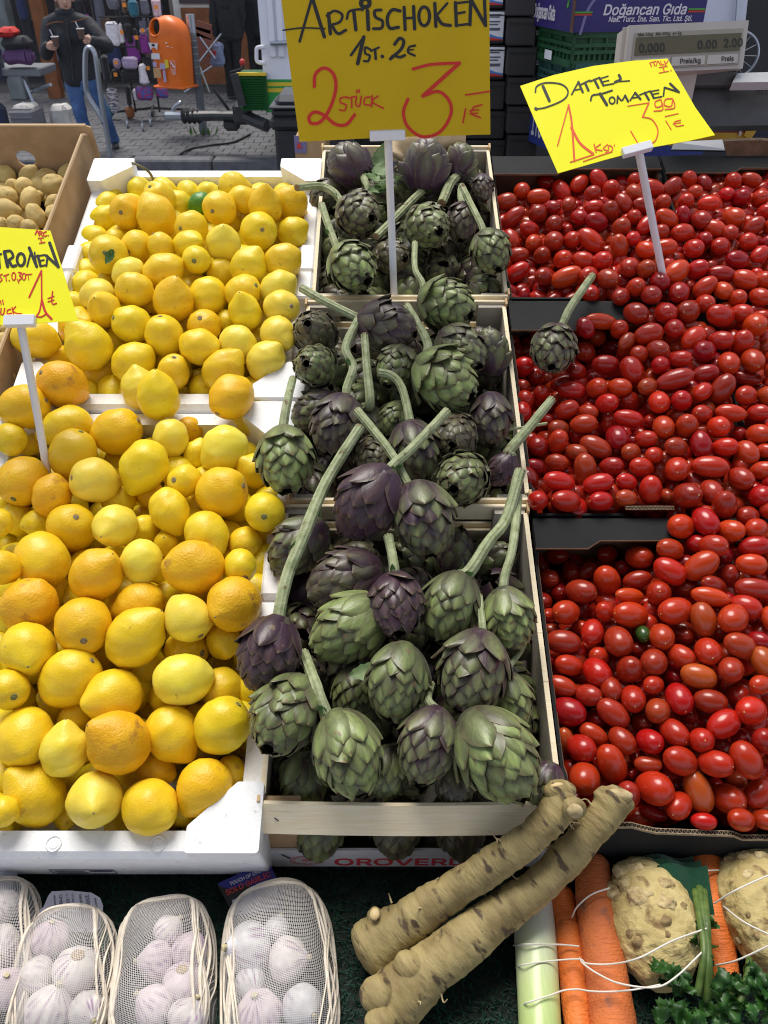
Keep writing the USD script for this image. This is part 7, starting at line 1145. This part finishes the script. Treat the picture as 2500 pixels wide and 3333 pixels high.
def stack(px0, px1, y0, ys, lab, white, D, dd):
    for k, (ya, yb) in enumerate(zip(ys, ys[1:])):
        a, b = ony(px0, ya, D), ony(px1, yb, D); t = thing('stacked_carton', f'{lab}, {("topmost", "second", "third", "fourth", "fifth", "sixth", "lowest")[k]} of its stack', 'carton', 'black cartons stacked behind the stall'); c = (a + b) / 2; h = a[2] - b[2]
        part('carton_body', box((c[0], D + dd / 2, c[2]), (b[0] - a[0], dd, h - .004), .004), MATS['carton_stack'], t); part('lid_seam', box((c[0], D - .001, a[2] - .016), (b[0] - a[0] - .004, .004, .003)), MATS['tarp_black'], t)
        if white and k in (0, 1, 2):
            l0, l1 = ony(px1 - 58, ya + 8, D), ony(px1 - 4, yb - 14, D); w, hh = l1[0] - l0[0], l0[2] - l1[2]; lb = part('white_label', box(((l0[0] + l1[0]) / 2, D - .0012, (l0[2] + l1[2]) / 2), (w, .0016, hh)), MATS['paper_white'], t, False)
            part('label_print', cat(*[box((l0[0] + w * .45, D - .0024, l0[2] - hh * q), (w * s, .0008, hh * .05)) for q, s in ((.10, .8), (.18, .6), (.34, .7), (.44, .5), (.58, .75), (.63, .7))]), MATS['ink_grey'], lb, False); part('label_wave', xf(prism(Polygon([(0, 0), (w, 0), (w, hh * .10), (w * .6, hh * .15), (w * .2, hh * .25), (0, hh * .26)]), .0009), face((l0[0], D - .0020, l1[2]), (1, 0, 0), (0, 0, 1))), MATS['label_blue'], lb, False); part('label_foot', xf(prism(Polygon([(0, 0), (w, 0), (w, hh * .03), (w * .5, hh * .10), (0, hh * .12)]), .0009), face((l0[0], D - .0030, l1[2]), (1, 0, 0), (0, 0, 1))), MATS['poster_red'], lb, False)
stack(1440, 1640, 0, (-80, 30, 145, 262, 360, 455, 540, 620), 'black carton behind the big sign', True, 2.95, .38)
stack(1656, 1742, 0, (-60, 55, 152, 250, 345, 438, 530, 620), 'narrow black carton left of the green crates', False, 2.9, .38)
def corner_box(px_l, px_c, px_r, y_t, y_b, Dc, Dl, Dr):
    """two faces of a box that meet at the near edge px_c: corner, left and right ends at their own distances"""
    c = ony(px_c, (y_t + y_b) / 2, Dc); zt_, zb_ = ony(px_c, y_t, Dc)[2], ony(px_c, y_b, Dc)[2]; ln = ony(px_l, (y_t + y_b) / 2, Dl) - c; rn = ony(px_r, (y_t + y_b) / 2, Dr) - c; ln[2] = rn[2] = 0
    return np.array([c[0], c[1], zb_]), ln, rn, zt_ - zb_
def block(o, ln, rn, h): P_ = [o, o + ln, o + ln + rn, o + rn]; return trimesh.convex.convex_hull(np.array(P_ + [p + [0, 0, h] for p in P_]))
UZ = np.array([0, 0, 1.0])
pb = thing('fruit_box', 'purple printed fruit box on top of the green crates', 'box'); o, ln, rn, h = corner_box(1736, 1869, 2300, -70, 106, 2.62, 2.92, 2.70)
part('box_body', block(o, ln, rn, h), MATS['box_purple'], pb, False); part('corner_edge', tube([o + [0, -.001, 0], o + [0, -.001, h]], .004, 6), MATS['brown_card'], pb)
nr_, nl_ = np.cross(rn, UZ), np.cross(UZ, ln); nr_ /= np.linalg.norm(nr_); nl_ /= np.linalg.norm(nl_); nr_ = nr_ if nr_[1] < 0 else -nr_; nl_ = nl_ if nl_[1] < 0 else -nl_
def zf(py): return (ony(1869, py, 2.62)[2] - o[2])
lr = np.linalg.norm(rn); ll = np.linalg.norm(ln); shear = np.eye(4); shear[0, 1] = .18
part('printed_name', flat_text('Doğancan Gıda', face(o + rn * .215 + UZ * zf(50) + nr_ * .0006, rn, UZ) @ shear @ np.diag([1.05, 1, 1, 1]), .0245), MATS['print_white'], pb, False); part('printed_line', flat_text('Nak. Turz. İns. San. Tic. Ltd. Şti.', face(o + rn * .265 + UZ * zf(73) + nr_ * .0006, rn, UZ) @ shear, .0125), MATS['print_grey'] if False else MATS['print_white'], pb, False)
part('printed_bar', box((0, 0, 0), (lr * .13, .006, .0008)).apply_transform(face(o + rn * .075 + UZ * zf(42) + nr_ * .0006, rn, UZ)), MATS['print_green'], pb, False); part('printed_bar', box((0, 0, 0), (lr * .13, .006, .0008)).apply_transform(face(o + rn * .075 + UZ * zf(47) + nr_ * .0006, rn, UZ)), MATS['print_red'], pb, False); part('printed_bar', box((0, 0, 0), (lr * .13, .006, .0008)).apply_transform(face(o + rn * .93 + UZ * zf(36) + nr_ * .0006, rn, UZ)), MATS['print_green'], pb, False); part('printed_bar', box((0, 0, 0), (lr * .13, .006, .0008)).apply_transform(face(o + rn * .93 + UZ * zf(41) + nr_ * .0006, rn, UZ)), MATS['print_red'], pb, False)
arc = LineString(smoothpath([(.028, -.002), (.045, .06), (.085, .10), (.125, .105), (.15, .12)], 20)).buffer(.004).union(LineString([(.125, .10), (.135, .145)]).buffer(.006)).union(LineString([(.145, .105), (.165, .15)]).buffer(.005)); part('printed_swirl', xf(prism(arc, .0004), face(o + nr_ * .0003, rn, UZ)), MATS['print_grey'], pb, False)
part('printed_name', flat_text('Doğancan Gıda', face(o + ln * .96 + UZ * zf(76) + nl_ * .0008, -ln, UZ) @ np.diag([.92, 1.9, 1, 1]), .0185), MATS['print_white'], pb, False); part('printed_leaf', xf(prism(Polygon([(0, 0), (.008, .004), (.012, .024), (.006, .012), (.002, .022), (-.004, .006)]), .0006), face(o + ln * .14 + UZ * zf(30) + nl_ * .0008, -ln, UZ)), MATS['print_green'], pb, False)
def green_crate(label, y_t, y_b, mt, tagl=False):
    o, ln, rn, h = corner_box(1742, 1866, 2310, y_t, y_b, 2.64, 2.94, 2.72); t = thing('plastic_crate', label, 'plastic crate', 'plastic crates stacked under the fruit box'); part('crate_core', block(o + (ln + rn) * .012, ln * .976, rn * .976, h * .94), MATS[mt], t, False)
    for dv, nn_, L in ((rn, 26, np.linalg.norm(rn)), (ln, 10, np.linalg.norm(ln))):
        d = dv / L
        for f in (.03, .40, .62, .97): part('band', beam(o + UZ * h * f, o + dv + UZ * h * f, .012, .010 if f in (.40, .62) else .018, UZ), MATS[mt], t, False)
        for k in range(nn_ + 1):
            if f > .5: part('bar', beam(o + dv * k / nn_ + UZ * h * .03, o + dv * k / nn_ + UZ * h * (.97 if k % 3 == 0 else .40 if k % 2 else .62), .007, .008, np.cross(d, UZ)), MATS[mt], t, False)
    if tagl: n_ = np.cross(UZ, ln); n_ /= np.linalg.norm(n_); n_ = n_ if n_[1] < 0 else -n_; part('white_tag', box((0, 0, 0), (.055, .024, .002)).apply_transform(face(o + ln * .52 + UZ * h * .16 + n_ * .012, -ln, UZ)), MATS['paper_white'], t, False)
green_crate('dark green plastic crate right under the purple box', 108, 212, 'crate_green', True); green_crate('dull teal plastic crate below the dark green one', 214, 320, 'crate_teal'); green_crate('lowest crate of the stack, half hidden by the tomato sign', 322, 420, 'crate_teal')
bb = thing('fruit_box', 'blue box with white script left of the tomato sign', 'box'); o, ln, rn, h = corner_box(1720, 1860, 2300, 370, 520, 2.6, 2.9, 2.68); part('box_body', block(o, ln, rn, h), MATS['box_blue'], bb, False); n_ = np.cross(UZ, ln); n_ /= np.linalg.norm(n_); n_ = n_ if n_[1] < 0 else -n_
part('lettering', flat_text('1TSO', face(o + ln * .95 + UZ * h * .2 + n_ * .0008, -ln, UZ) @ np.diag([.9, 2.0, 1, 1]), .035), MATS['print_white'], bb, False)
# scale
sc = thing('shop_scale', 'beige market scale with a grey display above the tomatoes', 'scale'); DS = 2.12
fl_ = [ony(2048, 82, DS - .01), ony(2438, 66, DS + .06), ony(2418, 222, DS + .02), ony(2030, 240, DS - .05)]
part('display_housing', slab([fl_[0], fl_[1], fl_[2], fl_[3]], .055, n=1), MATS['scale_beige'], sc, False)
u_, v_ = (fl_[1] - fl_[0]), (fl_[3] - fl_[0]); nn_ = np.cross(v_, u_); nn_ /= np.linalg.norm(nn_); nn_ = nn_ if nn_[1] < 0 else -nn_
def dsp(a, b, lift=.0): return fl_[0] + u_ * a + v_ * b + nn_ * lift
def dquad(nm, a0, b0, a1, b1, lift, mt, par=sc): return part(nm, slab([dsp(a0, b0, lift), dsp(a1, b0, lift), dsp(a1, b1, lift), dsp(a0, b1, lift)], -.001, n=1), MATS[mt], par, False)
dquad('side_bevel', -.03, .0, .004, 1.0, -.012, 'scale_beige'); dquad('display_frame', .05, .17, .96, .93, .0015, 'lcd_frame'); dquad('lcd_window', .065, .27, .945, .64, .003, 'lcd'); dquad('caption_field', .07, .71, .36, .90, .003, 'scale_beige'); dquad('caption_field', .38, .71, .66, .90, .003, 'scale_beige'); dquad('caption_field', .68, .71, .94, .90, .003, 'scale_beige')
def dtext(nm, s, a, b, hgt, mt): part(nm, flat_text(s, face(dsp(a, b, .0046), u_, -v_), hgt, True, .0004), MATS[mt], sc, False)
dtext('digits', '0.000', .095, .58, .017, 'lcd_digit'); dtext('digits', '0.00', .58, .565, .017, 'lcd_digit'); dtext('digits', '2.00', .80, .555, .017, 'lcd_digit'); dtext('caption', 'kg', .31, .86, .010, 'lcd_digit'); dtext('caption', 'Preis/kg', .45, .86, .0100, 'lcd_digit'); dtext('caption', 'Preis', .80, .855, .0100, 'lcd_digit'); dtext('caption', 'Max 15kg   Min 100g   e= 5g', .075, .245, .0058, 'lcd_digit')
part('column', box(ony(2215, 268, DS + .05), (.055, .05, .09)), MATS['scale_beige'], sc); pl0 = [ony(2225, 262, DS + .06), ony(2560, 258, DS + .06), ony(2560, 406, DS), ony(2260, 412, DS)]; part('front_plate', slab(pl0, .03, n=1), MATS['scale_plate'], sc, False); part('neck_block', box(ony(2310, 250, DS + .06), (.11, .06, .04), .006), MATS['scale_plate'], sc); part('edge_strip', slab([ony(2400, 238, DS + .03), ony(2560, 232, DS + .03), ony(2560, 266, DS), ony(2384, 268, DS)], .02, n=1), MATS['strip_light'], sc, False)
e_ = (pl0[1] - pl0[0]); part('maker_lettering', flat_text('BIZERBA', face(ony(2458, 306, DS + .012) + np.array([0, -.006, 0]), e_, pl0[0] - pl0[3]), .0115, True), MATS['lcd_digit'], sc, False)
rb = thing('printed_carton', 'red and yellow printed carton under the scale', 'carton'); a, b, c, d = ony(2180, 408, 2.28), ony(2560, 404, 2.28), ony(2560, 432, 2.28), ony(2180, 432, 2.28); part('red_band', slab([a, b, c, d], .2, n=1), mat('print_maroon', (.22, .012, .02), rough=.5), rb, False); part('yellow_band', slab([d, c, ony(2560, 475, 2.28), ony(2180, 475, 2.28)], .2, n=1), mat('print_amber', (.62, .34, .03), rough=.5), rb, False); part('dark_panel', slab([ony(2448, 408, 2.277), ony(2560, 404, 2.277), ony(2560, 452, 2.277), ony(2448, 456, 2.277)], .002, n=1), MATS['box_blue'] if False else mat('print_navy', (.012, .016, .03), rough=.5), rb, False); part('flame_print', xf(prism(Polygon([(0, 0), (.02, .045), (.004, .03), (.008, .055), (-.008, .035), (-.004, .05), (-.016, .03), (-.02, .01)]), .001), face(ony(2443, 455, 2.275), (1, 0, 0), (0, 0, 1))), MATS['print_amber'], rb, False); part('white_arc', tube(smoothpath([ony(2408, 440, 2.275), ony(2412, 420, 2.275), ony(2425, 405, 2.275)], 8), .003, 5), MATS['print_white'], rb)
solo('steel_tray', slab([ony(2195, 462, 2.20), ony(2385, 452, 2.20), ony(2400, 490, 2.16), ony(2185, 486, 2.16)], .004, n=1), MATS['steel'], 'steel tray edge above the rear tomato carton', 'tray', smooth=False)
vp = thing('white_panel', 'pale van panel behind the scale at top right', 'panel'); part('sheet', slab([ony(2285, -60, 3.6), ony(2440, -60, 3.6), ony(2425, 85, 3.6), ony(2270, 85, 3.6)], .02, n=1), MATS['van_white'], vp, False); part('edge_trim', beam(ony(2408, -60, 3.58), ony(2398, 85, 3.58), .012, .012), MATS['zinc'], vp)
wh = thing('wire_wheel', 'thin wire wheel half hidden behind the scale', 'wheel'); c = ony(2395, 180, 3.0); part('rim', xf(trimesh.creation.torus(.068, .0045, 40, 8), mtx(basis((-.3, -1, 0)), c)), MATS['zinc'], wh, True)
for k in range(12): q = np.array([math.cos(k * .5236), math.sin(k * .5236), 0]) @ basis((-.3, -1, 0)).T; part('spoke', tube([c, c + q * .066], .0012, 5), MATS['zinc'], wh)
sb = thing('small_carton', 'small brown carton with a red emblem behind the foam box corner', 'carton'); a, b = ony(958, 452, 2.45), ony(1062, 540, 2.45); part('carton_body', box(((a + b) / 2) + [0, .1, 0], (b[0] - a[0], .2, a[2] - b[2])), MATS['kraft'], sb, False); part('printed_panel', box(ony(978, 470, 2.449) , (.034, .003, .045)), MATS['print_grey'], sb, False); part('printed_emblem', xf(prism(Polygon([(-.008, 0), (.009, 0), (.004, .008), (.005, .016), (0, .011), (-.004, .016), (-.005, .007)]), .001), face(ony(974, 482, 2.446), (1, 0, 0), (0, 0, 1))), MATS['poster_red'], sb, False)
# unseen cloth roof added above and behind the camera to shade the stall front
cn = thing('stall_canopy', 'unseen cloth roof on steel poles, added to shade the front of the stall', 'canopy'); mat('canopy_cloth', (.34, .33, .31), (.38, .37, .35), rough=.8, scale=3)
part('roof_cloth', noisy(box((0.1, -.70, 2.86), (5.4, 2.0, .012)).subdivide_to_size(.2), .02, 2.0, 4), MATS['canopy_cloth'], cn, 50)
for x in (-2.5, 2.7): part('pole', tube([(x, .28, -.12), (x, .28, 2.86)], .025, 10), MATS['zinc'], cn)
for x in (-2.5, 2.7): part('rail', tube([(x, -1.65, 2.83), (x, .29, 2.83)], .018, 8), MATS['zinc'], cn)
